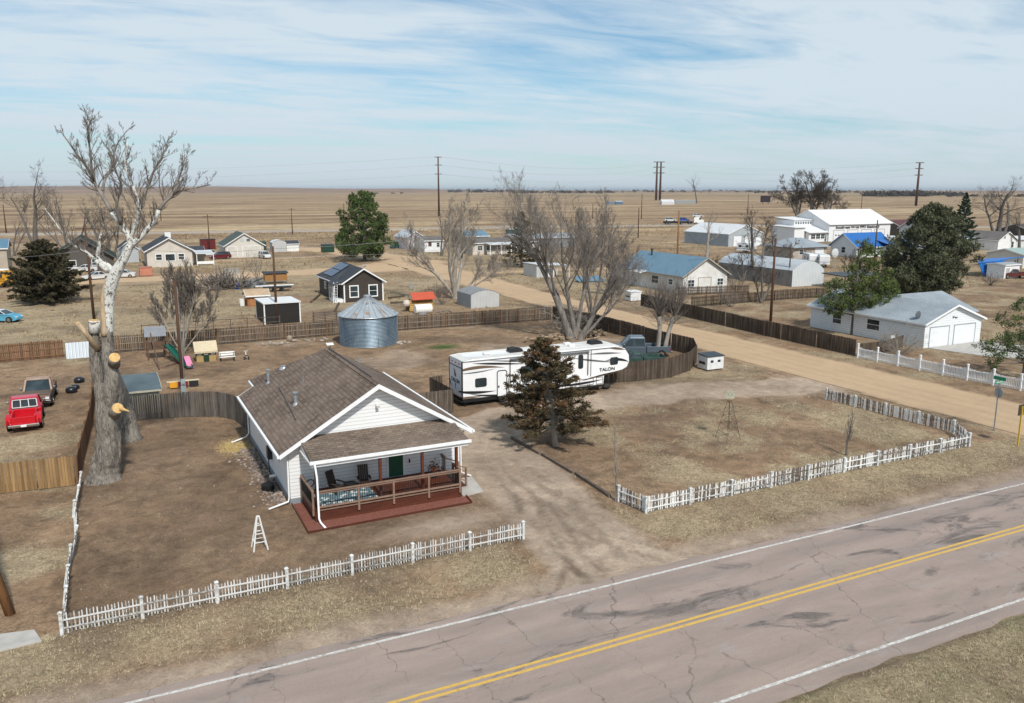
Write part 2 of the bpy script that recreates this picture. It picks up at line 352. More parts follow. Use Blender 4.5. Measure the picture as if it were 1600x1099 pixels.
    dark_soil = np.maximum(dark_soil, np.clip(1 - np.abs(y - 32.0 + e * .8) / .9, 0, 1) * .6 * (x > -3) * (x < 16.5)); dark_soil = np.maximum(dark_soil, np.clip(1 - np.hypot((x - 24.8) / 3.2, (y - 44.5) / 2.6), 0, 1) * .8)  # darker along the front pickets and round the foot of the cedar
    dark_soil = dark_soil * (1 - hay); dark = np.clip(np.maximum(rut, dark_soil * (1 - .8 * sand) * (1 - .6 * bare)), 0, 1)
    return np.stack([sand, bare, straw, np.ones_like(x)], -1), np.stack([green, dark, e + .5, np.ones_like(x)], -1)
def ground_material():
    s = NT('dry_ground', .96, 0, .1)
    a = s.n('ShaderNodeAttribute'); a.attribute_name = 'zone_a'; b = s.n('ShaderNodeAttribute'); b.attribute_name = 'zone_b'
    A = s.n('ShaderNodeSeparateColor'); s.l(a.outputs['Color'], A.inputs[0]); B = s.n('ShaderNodeSeparateColor'); s.l(b.outputs['Color'], B.inputs[0])
    fine = s.noise(9, 8, .78, .3); mid = s.noise(1.7, 6, .7, .6); big = s.noise(.11, 5, .62, .5); huge = s.noise(.004, 6, .6, 0, (1, 1, 1)); tuft = s.noise(3.6, 8, .75, 1.2)
    brown = s.mix(s.ramp(fine, .32, .7), (.125, .083, .051), (.385, .262, .166))
    brown = s.mix(s.ramp(mid, .38, .64), brown, s.mix(s.ramp(fine, .35, .65), (.185, .127, .082), (.44, .31, .20)))
    brown = s.mix(s.ramp(big, .4, .7), brown, s.mix(.5, brown, (.28, .175, .105)))
    brown = s.mix(s.math('MULTIPLY', s.ramp(s.noise(.55, 7, .74, .9), .50, .60), .55), brown, s.mix(s.ramp(fine, .3, .7), (.07,.048,.032), (.19,.135,.092)))
    strawc = s.mix(s.ramp(fine, .3, .7), (.18, .128, .076), (.62, .50, .335))
    strawc = s.mix(s.ramp(tuft, .40, .60), s.mix(.5, strawc, (.12, .090, .055)), strawc)
    strawf = s.mix(s.ramp(huge, .35, .65), (.37, .265, .165), (.50, .385, .24))
    mpf = s.n('ShaderNodeMapping'); mpf.inputs['Rotation'].default_value = (0, 0, AZ); mpf.inputs['Scale'].default_value = (.22, 1, 1); s.l(s.v, mpf.inputs[0]); nf = s.n('ShaderNodeTexNoise'); nf.inputs['Scale'].default_value = .03; nf.inputs['Detail'].default_value = 8; nf.inputs['Roughness'].default_value = .72; s.l(mpf.outputs[0], nf.inputs['Vector'])
    strawf = s.mix(s.ramp(nf.outputs[0], .43, .585), strawf, (.195, .130, .082))
    d = s.n('ShaderNodeCameraData')  # replaced below by a world-space distance, see 'far'
    s.t.nodes.remove(d)
    xyz = s.sep(s.v); r_ = s.math('SQRT', s.math('ADD', s.math('MULTIPLY', xyz[0], xyz[0]), s.math('MULTIPLY', xyz[1], xyz[1])))
    far = s.math('MULTIPLY', s.math('SUBTRACT', r_, 150), 1 / 200.); far_n = s.n('ShaderNodeClamp'); s.l(far, far_n.inputs[0]); far = far_n.outputs[0]
    strawc = s.mix(far, strawc, strawf)
    brown = s.mix(far, brown, s.mix(s.ramp(s.noise(.02, 6, .7), .35, .65), (.19, .125, .08), (.32, .22, .138)))
    sandc = s.mix(s.ramp(fine, .3, .7), (.43, .30, .188), (.55, .40, .262)); sandc = s.mix(s.ramp(s.noise(.9, 6, .7, .8), .42, .62), sandc, (.48, .345, .222))
    barec = s.mix(s.ramp(fine, .3, .7), (.28, .215, .16), (.54, .44, .34)); barec = s.mix(s.ramp(mid, .4, .68), barec, (.37, .27, .20))
    sf = s.ramp(s.math('ADD', A.outputs[2], s.math('MULTIPLY', s.math('SUBTRACT', tuft, .5), .9)), .25, .75)
    c = s.mix(sf, brown, strawc); bf = s.ramp(s.math('ADD', A.outputs[1], s.math('MULTIPLY', s.math('SUBTRACT', mid, .5), .7)), .2, .8)
    c = s.mix(bf, c, barec); c = s.mix(A.outputs[0], c, sandc)
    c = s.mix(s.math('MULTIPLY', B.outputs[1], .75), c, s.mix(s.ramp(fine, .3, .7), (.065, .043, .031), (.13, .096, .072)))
    gf = s.ramp(s.math('MULTIPLY', B.outputs[0], s.math('MULTIPLY_ADD', tuft, 1.2, .4)), .1, .95); c = s.mix(gf, c, (.05, .095, .02))
    c = s.mix(s.math('MULTIPLY', s.ramp(s.noise(26, 3, .6), .66, .74), s.math('SUBTRACT', 1, A.outputs[0])), c, (.40, .34, .26))
    k1 = s.math('MULTIPLY_ADD', s.ramp(s.noise(.16, 7, .72, .8), .36, .64), .42, .74); k2 = s.math('MULTIPLY_ADD', s.ramp(s.noise(1.3, 7, .75, .8), .36, .64), .34, .80)
    kk = s.math('MULTIPLY', k1, k2); kk = s.math('ADD', s.math('MULTIPLY', kk, s.math('SUBTRACT', 1, s.math('MULTIPLY', A.outputs[0], .75))), s.math('MULTIPLY', A.outputs[0], .75)); c = s.mix(1.0, c, kk, 'MULTIPLY')
    s.col(c); hgt = s.math('ADD', s.math('MULTIPLY', fine, .7), s.math('MULTIPLY', tuft, .8)); s.bump(hgt, .9, .07)
    return s.m
GROUND = ground_material()
def axis(stops):
    out = [stops[0][0]]
    for (a, _), (b, st) in zip(stops[:-1], stops[1:]):
        n = max(1, int(round((b - a) / st))); out += list(np.linspace(a, b, n + 1)[1:])
    return np.array(out)
def sheet(name, X, Y, z=0.0, keep=None, mat=None, relief=True):
    gx, gy = np.meshgrid(X, Y); nx, ny = len(X), len(Y); za, zb = paint(gx, gy)
    gz = np.full(gx.shape, z)
    if relief: gz = gz + (fbm(gx, gy, .8, 81, 3) - .5) * .05 * (np.hypot(gx, gy) < 300) * (1 - .8 * np.maximum(za[..., 0], za[..., 1])) * (1 - ((gy > 16.9) & (gy < 27.6)))
    i = np.arange(nx * ny).reshape(ny, nx); F = np.stack([i[:-1,:-1], i[:-1,1:], i[1:,1:], i[1:,:-1]], -1).reshape(-1, 4)
    if keep is not None:
        k = keep(gx, gy); kf = (k[:-1,:-1] & k[:-1,1:] & k[1:,1:] & k[1:,:-1]).reshape(-1); F = F[kf]
        used = np.unique(F); remap = np.full(nx*ny, -1); remap[used] = np.arange(len(used)); F = remap[F]
    else: used = np.arange(nx * ny)
    V = np.stack([gx, gy, gz], -1).reshape(-1, 3)[used]
    o = mesh_np(name, V, F, mat or GROUND, smooth=True)
    for nm, q in (('zone_a', za), ('zone_b', zb)):
        a = o.data.attributes.new(nm, 'FLOAT_COLOR', 'POINT'); a.data.foreach_set('color', q.reshape(-1, 4)[used].astype(np.float32).ravel())
    return o
GX = axis([(-26000,0),(-8000,3000),(-2000,500),(-500,50),(-120,8),(-40,1.2),(-14,.4),(72,.28),(130,1),(320,4),(900,20),(2500,80),(9000,500),(40000,3000)])
GY = axis([(-3000,0),(-200,400),(0,20),(12,1),(16,.3),(62,.28),(100,.5),(260,1.3),(600,4),(1200,12),(3000,60),(9000,500),(40000,3000)])
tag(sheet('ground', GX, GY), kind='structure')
tag(sheet('dirt_driveway', axis([(12,0),(27,.22)]), axis([(26.95,0),(54,.22)]), .012, lambda x, y: pathdist(x, y, DRIVE) + (fbm(x, y, .9, 4) - .5) * .3 < 1.05), kind='structure')
tag(sheet('gravel_street', axis([(46,0),(72,.4)]), axis([(26.95,0),(120,.4),(245,.8)]), .03, lambda x, y: pathdist(x, y, STREET) + (fbm(x, y, .4, 4) - .5) * .25 < 1.02, relief=False), kind='structure')
tag(sheet('dirt_alley', axis([(-60,0),(56,.8)]), axis([(155,0),(175,.6)]), .03, lambda x, y: pathdist(x, y, ALLEY) + (fbm(x, y, .3, 4) - .5) * .3 < 1.0, relief=False), kind='structure')
# paved road
def asphalt():
    s = NT('old_asphalt', .85, 0, .25); xyz = s.sep(s.v)
    agg = s.noise(42, 4, .8); base = s.mix(s.ramp(agg, .3, .7), (.245, .187, .158), (.43, .34, .292))
    base = s.mix(s.ramp(s.noise(.5, 6, .65, .4, (.35, 1.6, 1)), .38, .66), base, s.mix(.5, base, (.20, .168, .152)))
    lane = s.math('ABSOLUTE', s.math('SUBTRACT', s.math('PINGPONG', s.math('ADD', xyz[1], .9), 1.95), .9))
    base = s.mix(s.math('MULTIPLY', s.math('MULTIPLY', s.ramp(lane, .25, .8, (1,1,1), (0,0,0)), .4), s.ramp(s.noise(.22, 5, .7, .5, (.4, 2.2, 1)), .42, .66)), base, (.145, .128, .12))
    blot = s.ramp(s.noise(.42, 7, .68, 1.1, (.42, 1.25, 1)), .555, .63); base = s.mix(s.math('MULTIPLY', blot, .62), base, (.072, .068, .066))
    pale = s.ramp(s.noise(.6, 6, .7, .8, (.5, 1.5, 1)), .56, .68); base = s.mix(s.math('MULTIPLY', pale, .45), base, (.33, .30, .285))
    # cracks: voronoi cell edges and long transverse ones
    def cracks(scale, wd, stretch, seed):
        mpn = s.n('ShaderNodeMapping'); mpn.inputs['Scale'].default_value = stretch; mpn.inputs['Location'].default_value = (seed, seed * 2, 0)
        wob = s.n('ShaderNodeTexNoise'); wob.inputs['Scale'].default_value = 1.6; wob.inputs['Detail'].default_value = 5; s.l(s.v, wob.inputs['Vector'])
        addv = s.n('ShaderNodeVectorMath', operation='MULTIPLY_ADD'); s.l(wob.outputs['Color'], addv.inputs[0]); addv.inputs[1].default_value = (.9, .9, 0); s.l(s.v, addv.inputs[2]); s.l(addv.outputs[0], mpn.inputs[0])
        vo = s.n('ShaderNodeTexVoronoi', feature='DISTANCE_TO_EDGE'); vo.inputs['Scale'].default_value = scale; s.l(mpn.outputs[0], vo.inputs['Vector'])
        return s.math('LESS_THAN', vo.outputs['Distance'], wd)
    mask = s.ramp(s.noise(.33, 4, .6), .52, .60)
    k1 = s.math('MULTIPLY', cracks(.22, .0024, (1, .22, 1), 3), s.ramp(s.noise(.5, 3), .36, .5)); k2 = s.math('MULTIPLY', cracks(.6, .0036, (1, .7, 1), 9), mask)
    k3 = s.math('MULTIPLY', cracks(3.2, .03, (1, 1, 1), 5), s.ramp(s.noise(.42, 7, .68, 1.1, (.42, 1.25, 1)), .58, .66))
    k = s.math('MAXIMUM', s.math('MAXIMUM', k1, k2), k3); s.cr = k
    s.col(s.mix(s.math('MULTIPLY', k, .42), base, (.06, .052, .048))); s.bump(s.math('SUBTRACT', agg, k), .5, .01); return s.m
ASPH = asphalt()
def roadpaint(name, c, wear=.5):
    s = NT(name, .7, 0, .3); f = s.ramp(s.noise(5, 6, .75, .5, (1, 2, 1)), wear - .07, wear + .07); under = s.mix(s.noise(42, 3), (.17, .14, .12), (.30, .25, .22))
    g = s.ramp(s.noise(.33, 3), .45, .75); f = s.math('MULTIPLY', f, s.math('MULTIPLY_ADD', g, .5, .5)); s.col(s.mix(f, c, under)); return s.m
PW = roadpaint('white_road_paint', (.62, .61, .58), .49); PYL = roadpaint('yellow_road_paint', (.60, .38, .08), .58)
def strip(name, y0, y1, z, mat, x0=-60, x1=420, st=.5, rag=0, seed=1):
    X = np.arange(x0, x1 + st, st); a = y0 + rag * (fbm(X, X * 0, .8, seed) - .5); b = y1 + rag * (fbm(X, X * 0 + 5, .8, seed) - .5); n = len(X)
    V = np.concatenate([np.stack([X, a, X*0+z], -1), np.stack([X, b, X*0+z], -1), np.stack([X, b, X*0-.03], -1), np.stack([X, a, X*0-.03], -1)]); i = np.arange(n - 1)
    F = np.concatenate([np.stack([i, i+1, i+1+n, i+n], -1), np.stack([i+n, i+1+n, i+1+2*n, i+2*n], -1), np.stack([i+3*n, i+1+3*n, i+1, i], -1)])
    return mesh_np(name, V, F, mat)
tag(strip('paved_road', 17.55, 27.0, .04, ASPH, rag=.35), kind='structure')
tag(strip('road_edge_line', 26.42, 26.55, .045, PW), kind='structure'); tag(strip('road_edge_line', 18.17, 18.30, .045, PW), kind='structure')
tag(strip('road_centre_line', 22.76, 22.89, .045, PYL), kind='structure'); tag(strip('road_centre_line', 22.46, 22.59, .045, PYL), kind='structure')
# highway on its low bank, and the parallel line of the second carriageway
HWY = M('pale_highway', (.36, .31, .26), (.28, .235, .19), .05, .9); BANKM = M('grassy_bank', (.21, .145, .092), (.30, .215, .13), .05, .95, 0, 0, .4)
def band(name, pts, w_, z, mat, kind='structure', slope=2.0):
    V = []; F = []
    for i, p in enumerate(pts):
        p = Vector((p[0], p[1], 0)); q0 = Vector(pts[max(i-1,0)]).to_3d() if False else Vector((pts[max(i-1,0)][0], pts[max(i-1,0)][1], 0)); q1 = Vector((pts[min(i+1,len(pts)-1)][0], pts[min(i+1,len(pts)-1)][1], 0))
        n_ = (q1 - q0).normalized(); n_ = Vector((-n_.y, n_.x, 0))
        for o_, zz in ((-w_/2 - slope, -.05), (-w_/2, z), (w_/2, z), (w_/2 + slope, -.05)): V.append((p.x + n_.x*o_, p.y + n_.y*o_, zz))
        if i: 
            for k in range(3): F.append(((i-1)*4+k, (i-1)*4+k+1, i*4+k+1, i*4+k))
    return tag(mesh_np(name, V, F, mat), kind=kind)
def hw(pys, off=0): return [tuple(at(x, y)[:2]) for x, y in pys]
band('highway', hw([(-500,371),(0,367),(400,363),(800,355.5),(1100,352.5),(1600,356),(2100,366)]), 9, .35, HWY)
band('highway_bank', hw([(-500,350),(0,348.5),(400,347),(800,345),(1100,345.5),(1600,348),(2100,354)]), 9, .9, BANKM, slope=6)
# low ridges along the horizon
def hills():
    V = []; F = []; n = 260; rows = [(5200, 0), (6200, .75), (7200, 1), (8600, .5), (9500, 0)]
    for j, (dist, k) in enumerate(rows):
        for i in range(n + 1):
            t = i / n; x = -900 + 2900 * t; a_, b_, c_ = ray(x, 297); L_ = math.hypot(a_, b_)
            env = max(0, 1 - max(0, (x - 250)) / 700.) * .8 + .10
            h = 44 * env * k * (.55 + .75 * float(fbm(np.array([x * .011]), np.array([j * .35]), 1, 90)[0])) + (6 * k)
            V.append((a_ / L_ * dist, b_ / L_ * dist, h - 1))
            if j and i: q = j * (n+1) + i; F.append((q - n - 2, q - n - 1, q, q - 1))
    s = NT('far_hills', 1, 0, 0); s.col(s.mix(s.ramp(s.noise(.0035, 6, .7), .38, .62), (.30, .205, .15), (.20, .15, .115)))
    return mesh_np('hills', V, F, s.m, smooth=True)
tag(hills(), kind='structure')
# distant treeline clumps
# ------------------------------------------------------------ building kit
def fbox(mb, face, w0, u0, u1, z0, z1, o0, o1):
    """box on a wall: face '-y','+y','-x','+x'; w0 wall coordinate; o0..o1 outward"""
    sg = -1 if face[0] == '-' else 1; a, b = sorted((w0 + sg * o0, w0 + sg * o1))
    if face[1] == 'y': mb.box(u0, u1, a, b, z0, z1)
    else: mb.box(a, b, u0, u1, z0, z1)
def window(par, face, w0, u, z, wd, ht, tw=.09, trim=None, mull=1, glass=None, name='window'):
    trim = trim or TRIM; u0, u1, z1 = u - wd/2, u + wd/2, z + ht; f = MB()
    fbox(f, face, w0, u0 - tw, u0, z - tw, z1 + tw, -.02, .05); fbox(f, face, w0, u1, u1 + tw, z - tw, z1 + tw, -.02, .05)
    fbox(f, face, w0, u0, u1, z1, z1 + tw, -.02, .05); fbox(f, face, w0, u0, u1, z - tw, z, -.02, .07)
    if mull & 1: fbox(f, face, w0, u0, u1, z + ht*.48, z + ht*.48 + .05, 0, .035)
    if mull & 2: fbox(f, face, w0, u - .025, u + .025, z, z1, 0, .03)
    o = f.build(name, trim, par); p = MB(); fbox(p, face, w0, u0, u1, z, z1, -.02, .012); p.build('pane', glass or GLASS, o); return o
def door(par, face, w0, u, z, wd, ht, mat, tw=.1, trim=None, panels=0, name='door', glass=0):
    f = MB(); trim = trim or TRIM; u0, u1, z1 = u - wd/2, u + wd/2, z + ht
    fbox(f, face, w0, u0 - tw, u0, z, z1 + tw, -.02, .05); fbox(f, face, w0, u1, u1 + tw, z, z1 + tw, -.02, .05); fbox(f, face, w0, u0, u1, z1, z1 + tw, -.02, .05)
    d = MB(); fbox(d, face, w0, u0, u1, z, z1, -.02, .02)
    for k in range(1, panels): fbox(d, face, w0, u0, u1, z + ht*k/panels - .012, z + ht*k/panels + .012, 0, .03)
    o = d.build(name, mat, par); f.build('frame', trim, o)
    if glass: g = MB(); fbox(g, face, w0, u0 + wd*.12, u1 - wd*.12, z + ht*.3, z1 - ht*.06, 0, .035); g.build('pane', GLASS, o)
    return o
def gable(name, label, cat, x0, x1, y0, y1, eave, ridge, ax, wall, roof, over=.35, trim=None, group=None, th=.12, base=None, rakes=True, z0=0.0):
    """gabled block; ax 'y' = ridge along y"""
    t = thing(name, label, cat, ((x0+x1)/2, (y0+y1)/2, z0), group); trim = trim or TRIM
    m = MB()
    if ax == 'y':
        xm = (x0+x1)/2; pr = [(x0, z0), (x1, z0), (x1, eave), (xm, ridge - .02), (x0, eave)]; n = 5
        m.add([(x, y0, z) for x, z in pr] + [(x, y1, z) for x, z in pr], [tuple(range(n)), tuple(range(2*n-1, n-1, -1))] + [(i, i+n, (i+1) % n + n, (i+1) % n) for i in range(n) if i not in (2, 3)])
    else:
        ym = (y0+y1)/2; pr = [(y0, z0), (y1, z0), (y1, eave), (ym, ridge - .02), (y0, eave)]; n = 5
        m.add([(x0, y, z) for y, z in pr] + [(x1, y, z) for y, z in pr], [tuple(range(n)), tuple(range(2*n-1, n-1, -1))] + [(i, i+n, (i+1) % n + n, (i+1) % n) for i in range(n) if i not in (2, 3)])
    m.build('wall', wall, t)
    half = (x1-x0)/2 if ax == 'y' else (y1-y0)/2; sl_ = (ridge - eave) / half; ez = eave - over * sl_; r = MB(); g = MB()
    for sgn in (-1, 1):
        if ax == 'y':
            xe = xm + sgn * (half + over); r.slab([(xm, y0-over, ridge+th), (xm, y1+over, ridge+th), (xe, y1+over, ez+th), (xe, y0-over, ez+th)], th)
            for yy, e in ((y0-over, -.03), (y1+over, .03)):
                if rakes: g.add([(xm, yy, ridge+th+.01), (xe, yy, ez+th+.01), (xe, yy, ez-.08), (xm, yy, ridge-.08), (xm, yy+e, ridge+th+.01), (xe, yy+e, ez+th+.01), (xe, yy+e, ez-.08), (xm, yy+e, ridge-.08)], [(0,1,2,3),(7,6,5,4),(0,4,5,1),(2,6,7,3)])
            g.box(min(xe, xe+sgn*.06), max(xe, xe+sgn*.06), y0-over, y1+over, ez-.06, ez+th-.01)
        else:
            ye = ym + sgn * (half + over); r.slab([(x0-over, ym, ridge+th), (x1+over, ym, ridge+th), (x1+over, ye, ez+th), (x0-over, ye, ez+th)], th)
            for xx, e in ((x0-over, -.03), (x1+over, .03)):
                if rakes: g.add([(xx, ym, ridge+th+.01), (xx, ye, ez+th+.01), (xx, ye, ez-.08), (xx, ym, ridge-.08), (xx+e, ym, ridge+th+.01), (xx+e, ye, ez+th+.01), (xx+e, ye, ez-.08), (xx+e, ym, ridge-.08)], [(0,1,2,3),(7,6,5,4),(0,4,5,1),(2,6,7,3)])
            g.box(x0-over, x1+over, min(ye, ye+sgn*.06), max(ye, ye+sgn*.06), ez-.06, ez+th-.01)
    ro = r.build('roof', roof, t); g.build('fascia', trim, ro); return t
# ------------------------------------------------------------ fences
def board_fence(name, label, pts, h, mat, post=None, rails=None, bay=2.44, bw=.14, gap=.006, z0=.05, group=None, thick=.02, pw=.1, seed=1, lean=0.0, top='flat'):
    """rails: +1/-1 = side (left/right of travel) the posts and rails stand on, 0 = none"""
    t = thing(name, label, 'fence', (pts[0][0], pts[0][1], 0), group); rg = random.Random(seed); post = post or mat
    for (xa, ya), (xb, yb) in zip(pts[:-1], pts[1:]):
        L_ = math.hypot(xb-xa, yb-ya); nb = max(1, round(L_ / bay)); ux, uy = (xb-xa)/L_, (yb-ya)/L_; nx, ny = -uy, ux
        for k in range(nb):
            s0, s1 = L_*k/nb, L_*(k+1)/nb; m = MB(); m.rg = rg; s_ = s0 + .01; sag = rg.uniform(-.03, .03); ln = lean * rg.uniform(.5, 1.3)
            while s_ < s1 - .05:
                e = min(s_ + bw, s1); zt = h + sag + rg.uniform(-.03, .02); o_ = rg.uniform(-.006, .006); w_ = thick/2
                P = lambda s, d, z: (xa + ux*s + nx*(d + ln*z), ya + uy*s + ny*(d + ln*z), z)
                m.add([P(s_, -w_+o_, z0), P(e, -w_+o_, z0), P(e, w_+o_, z0), P(s_, w_+o_, z0), P(s_+.01, -w_+o_, zt), P(e-.01, -w_+o_, zt), P(e-.01, w_+o_, zt), P(s_+.01, w_+o_, zt)],
                      [(4,5,6,7),(0,1,5,4),(1,2,6,5),(2,3,7,6),(3,0,4,7)], rg.random())
                s_ = e + gap * rg.uniform(.3, 2.5)
            pn = m.build('board_panel', mat, t)
            if rails:
                q = MB(); q.rg = rg; dd = rails * (thick/2 + .03)
                for zz in (.28, h*.52, h - .22):
                    q.beam(P(s0, dd, zz), P(s1, dd, zz + rg.uniform(-.02, .02)), .05, .09)
                q.build('rail', RAILP if mat.name == 'brown_fence_wood' else mat, pn)
            if rails or k == 0:
                d2 = (rails or 0) * (thick/2 + .055); q = MB(); q.rg = rg; q.beam(P(s0, d2, 0), P(s0, d2, h + (.04 if rails else -.02)), pw, pw, rnd=rg.random()); q.build('post', post, t)
    return t
def picket_fence(name, label, pts, h, mat, postmat, bay=2.74, pitch=.15, pw=.06, missing=.05, tilt=.05, seed=1, group=None, lean=0, endpost=True, ph=.12, postw=.15, scallop=0, rnd_lo=0):
    t = thing(name, label, 'fence', (pts[0][0], pts[0][1], 0), group); rg = random.Random(seed)
    def post(x, y, lean_=0):
        q = MB(); w_ = postw/2; lx, ly = lean_
        q.add([(x-w_,y-w_,0),(x+w_,y-w_,0),(x+w_,y+w_,0),(x-w_,y+w_,0),(x-w_+lx,y-w_+ly,h+ph),(x+w_+lx,y-w_+ly,h+ph),(x+w_+lx,y+w_+ly,h+ph),(x-w_+lx,y+w_+ly,h+ph)],[(0,3,2,1),(4,5,6,7),(0,1,5,4),(1,2,6,5),(2,3,7,6),(3,0,4,7)])
        c = w_ + .025; z = h + ph; q.add([(x-c+lx,y-c+ly,z),(x+c+lx,y-c+ly,z),(x+c+lx,y+c+ly,z),(x-c+lx,y+c+ly,z),(x-c+lx,y-c+ly,z+.03),(x+c+lx,y-c+ly,z+.03),(x+c+lx,y+c+ly,z+.03),(x-c+lx,y+c+ly,z+.03),(x+lx,y+ly,z+.09)],[(0,3,2,1),(0,1,5,4),(1,2,6,5),(2,3,7,6),(3,0,4,7),(4,5,8),(5,6,8),(6,7,8),(7,4,8)])
        q.build('post', postmat, t)
    for si, ((xa, ya), (xb, yb)) in enumerate(zip(pts[:-1], pts[1:])):
        L_ = math.hypot(xb-xa, yb-ya); nb = max(1, round(L_ / bay)); ux, uy = (xb-xa)/L_, (yb-ya)/L_; nx, ny = -uy, ux
        for k in range(nb):
            s0, s1 = L_*k/nb, L_*(k+1)/nb; m = MB(); ln = lean * rg.uniform(.2, 1.4); sag = rg.uniform(-.04, .04)
            P = lambda s, d, z: (xa + ux*s + nx*(d + ln*z), ya + uy*s + ny*(d + ln*z), z)
            s_ = s0 + postw * .6
            while s_ < s1 - postw * .5:
                if rg.random() > missing:
                    dz = scallop * -4 * ((s_-s0)/(s1-s0)) * (1 - (s_-s0)/(s1-s0))
                    tt = rg.gauss(0, tilt) * h; ht = h + dz + sag + rg.uniform(-.05, .04); o_ = .03 + rg.uniform(-.004, .004); a = pw/2 * rg.uniform(.8, 1.15); zb = rg.uniform(.03, .09); rr = max(rnd_lo, rg.random())
                    m.add([P(s_-a, o_-.01, zb), P(s_+a, o_-.01, zb), P(s_+a, o_+.01, zb), P(s_-a, o_+.01, zb), P(s_-a+tt, o_-.01, ht), P(s_+a+tt, o_-.01, ht), P(s_+a+tt, o_+.01, ht), P(s_-a+tt, o_+.01, ht), P(s_+tt, o_-.01, ht+.05), P(s_+tt, o_+.01, ht+.05)],
                          [(0,1,5,8,4),(1,2,6,5),(3,7,9,6,2),(3,0,4,7),(4,8,9,7),(8,5,6,9)], rr)
                s_ += pitch * rg.uniform(.85, 1.15)
            pn = m.build('picket_panel', mat, t); q = MB(); q.rg = rg
            for zz in (.26, h - .2): q.beam(P(s0, 0, zz + rg.uniform(-.02, .02)), P(s1, 0, zz + rg.uniform(-.03, .03)), .03, .055, rnd=max(rnd_lo, rg.uniform(.15, .8)))
            q.build('rail', mat, pn)
            post(xa + ux*s0, ya + uy*s0, (nx*ln*h, ny*ln*h))
    if endpost: post(pts[-1][0], pts[-1][1], (0, 0))
    return t
# ------------------------------------------------------------ trees
class Tubes:                                                # many thin tubes gathered fast
    def __init__(s): s.V = []; s.F = []; s.n = 0; s.R = []; s.C = []
    def add(s, pts, rad, k):
        a = None; m_ = len(pts)
        for i, p in enumerate(pts):
            d = pts[min(i+1, m_-1)] - pts[max(i-1, 0)]; d.normalize()
            a = d.orthogonal().normalized() if a is None else (a - d * a.dot(d)).normalized()
            b = d.cross(a); r = rad[i]
            for q in range(k):
                t = 6.2832 * q / k; s.V.append(p + (a * math.cos(t) + b * math.sin(t)) * r); s.C.append(p)
            if i:
                o = s.n + (i-1) * k
                for q in range(k): s.F.append((o+q, o+(q+1) % k, o+k+(q+1) % k, o+k+q))
        s.n += m_ * k; s.R += [len(s.V) * .618 % 1] * (m_ * k)
    def cap(s, k):
        s.F.append(tuple(s.n - k + q for q in range(k)))
    def build(s, name, mat, parent, smooth=True):
        if all(len(f) == 4 for f in s.F): F = np.array(s.F, dtype=np.int32)
        else: F = s.F
        return mesh_np(name, [tuple(v) for v in s.V], F, mat, s.R, None, parent, smooth)
def rdir(rg, d, ang, up=0.0):
    a = d.orthogonal().normalized(); b = d.cross(a); t = rg.uniform(0, 6.2832); q = (d * math.cos(ang) + (a * math.cos(t) + b * math.sin(t)) * math.sin(ang)); q.z += up
    return q.normalized()
def grow(rg, p, d, L_, r, lev, T, C, P, minlev=0):
    """P: dict(levels, kids, ratio, ang, wob, up)"""
    seg = 6 if lev <= 1 else (4 if lev == 2 else (3 if lev < P['levels'] else 2)); pts = [p.copy()]; rad = [r]; dd = d.copy()
    for i in range(seg):
        dd = rdir(rg, dd, rg.uniform(.3, 1) * P['wob'] * (1 + .25 * lev), P['up'] * (.6 if lev else P.get('up0', .2))); pts.append(pts[-1] + dd * (L_ / seg)); rad.append(r * (1 - .68 * (i+1) / seg) if lev < P['levels'] else r * (1 - .85 * (i+1) / seg))
    k = 9 if lev == 0 else (6 if lev == 1 else (4 if lev == 2 else 3))
    (T if lev <= P.get('tl', 1) else C).add(pts, rad, k)
    if lev >= P['levels']: return
    n = P['kids'][lev] + (P.get('xt', 4) if lev == P['levels'] - 1 else 0)
    for i in range(n):
        f = (P.get('f0', .35) if lev == 0 else .18) + (1 - (P.get('f0', .35) if lev == 0 else .18)) * (i + rg.random()) / n; f = min(f, .99); j = min(int(f * seg), seg - 1); q = pts[j].lerp(pts[j+1], f*seg - j)
        base = (pts[j+1] - pts[j]).normalized(); ang = rg.uniform(.6, 1.25) * P['ang'] * (1 if i < n - 1 else .35)
        nd = rdir(rg, base, ang, P['up'] * (1 - .2*lev)); rr = (rad[j] + (rad[j+1]-rad[j]) * (f*seg-j)) * rg.uniform(.38, .62)
        grow(rg, q, nd, L_ * P['ratio'] * rg.uniform(.65, 1.2) * (1.1 - .45 * f), max(rr, P.get('rmin', .008)), lev + 1, T, C, P)
def bare_tree(name, label, base, h, r, seed, mats, P=None, stems=None, group=None, cat='tree'):
    """stems: list of (direction, length, radius) starting at the base"""
    rg = random.Random(seed); t = thing(name, label, cat, tuple(base), group); T = Tubes(); C = Tubes(); b = Vector(base)
    pp = dict(levels=4, kids=(6, 6, 5, 5), ratio=.6, ang=.75, wob=.16, up=.12, rmin=.011); pp.update(P or {})
    for (d, L_, rr) in (stems or [((0, 0, 1), h * .5, r)]):
        d = Vector(d).normalized(); T.add([b - Vector((0,0,.05)), b + d * .12 * L_], [rr * 1.45, rr * 1.02], 9); grow(rg, b + d * .1 * L_, d, L_, rr, 0, T, C, pp)
    zs = [v.z for v in T.V] + [v.z for v in C.V]; zs.sort(); k_ = h / max(.5, zs[int(len(zs)*.999)] - b.z)
    if name == 'bare_tree' or name == 'sapling':
        k_ = min(k_, 2.2)
        for q in (T, C): q.V = [v + (c_ - b) * (k_ - 1) for v, c_ in zip(q.V, q.C)]
    T.build('trunk', mats[0], t); C.build('crown', mats[1], t); return t
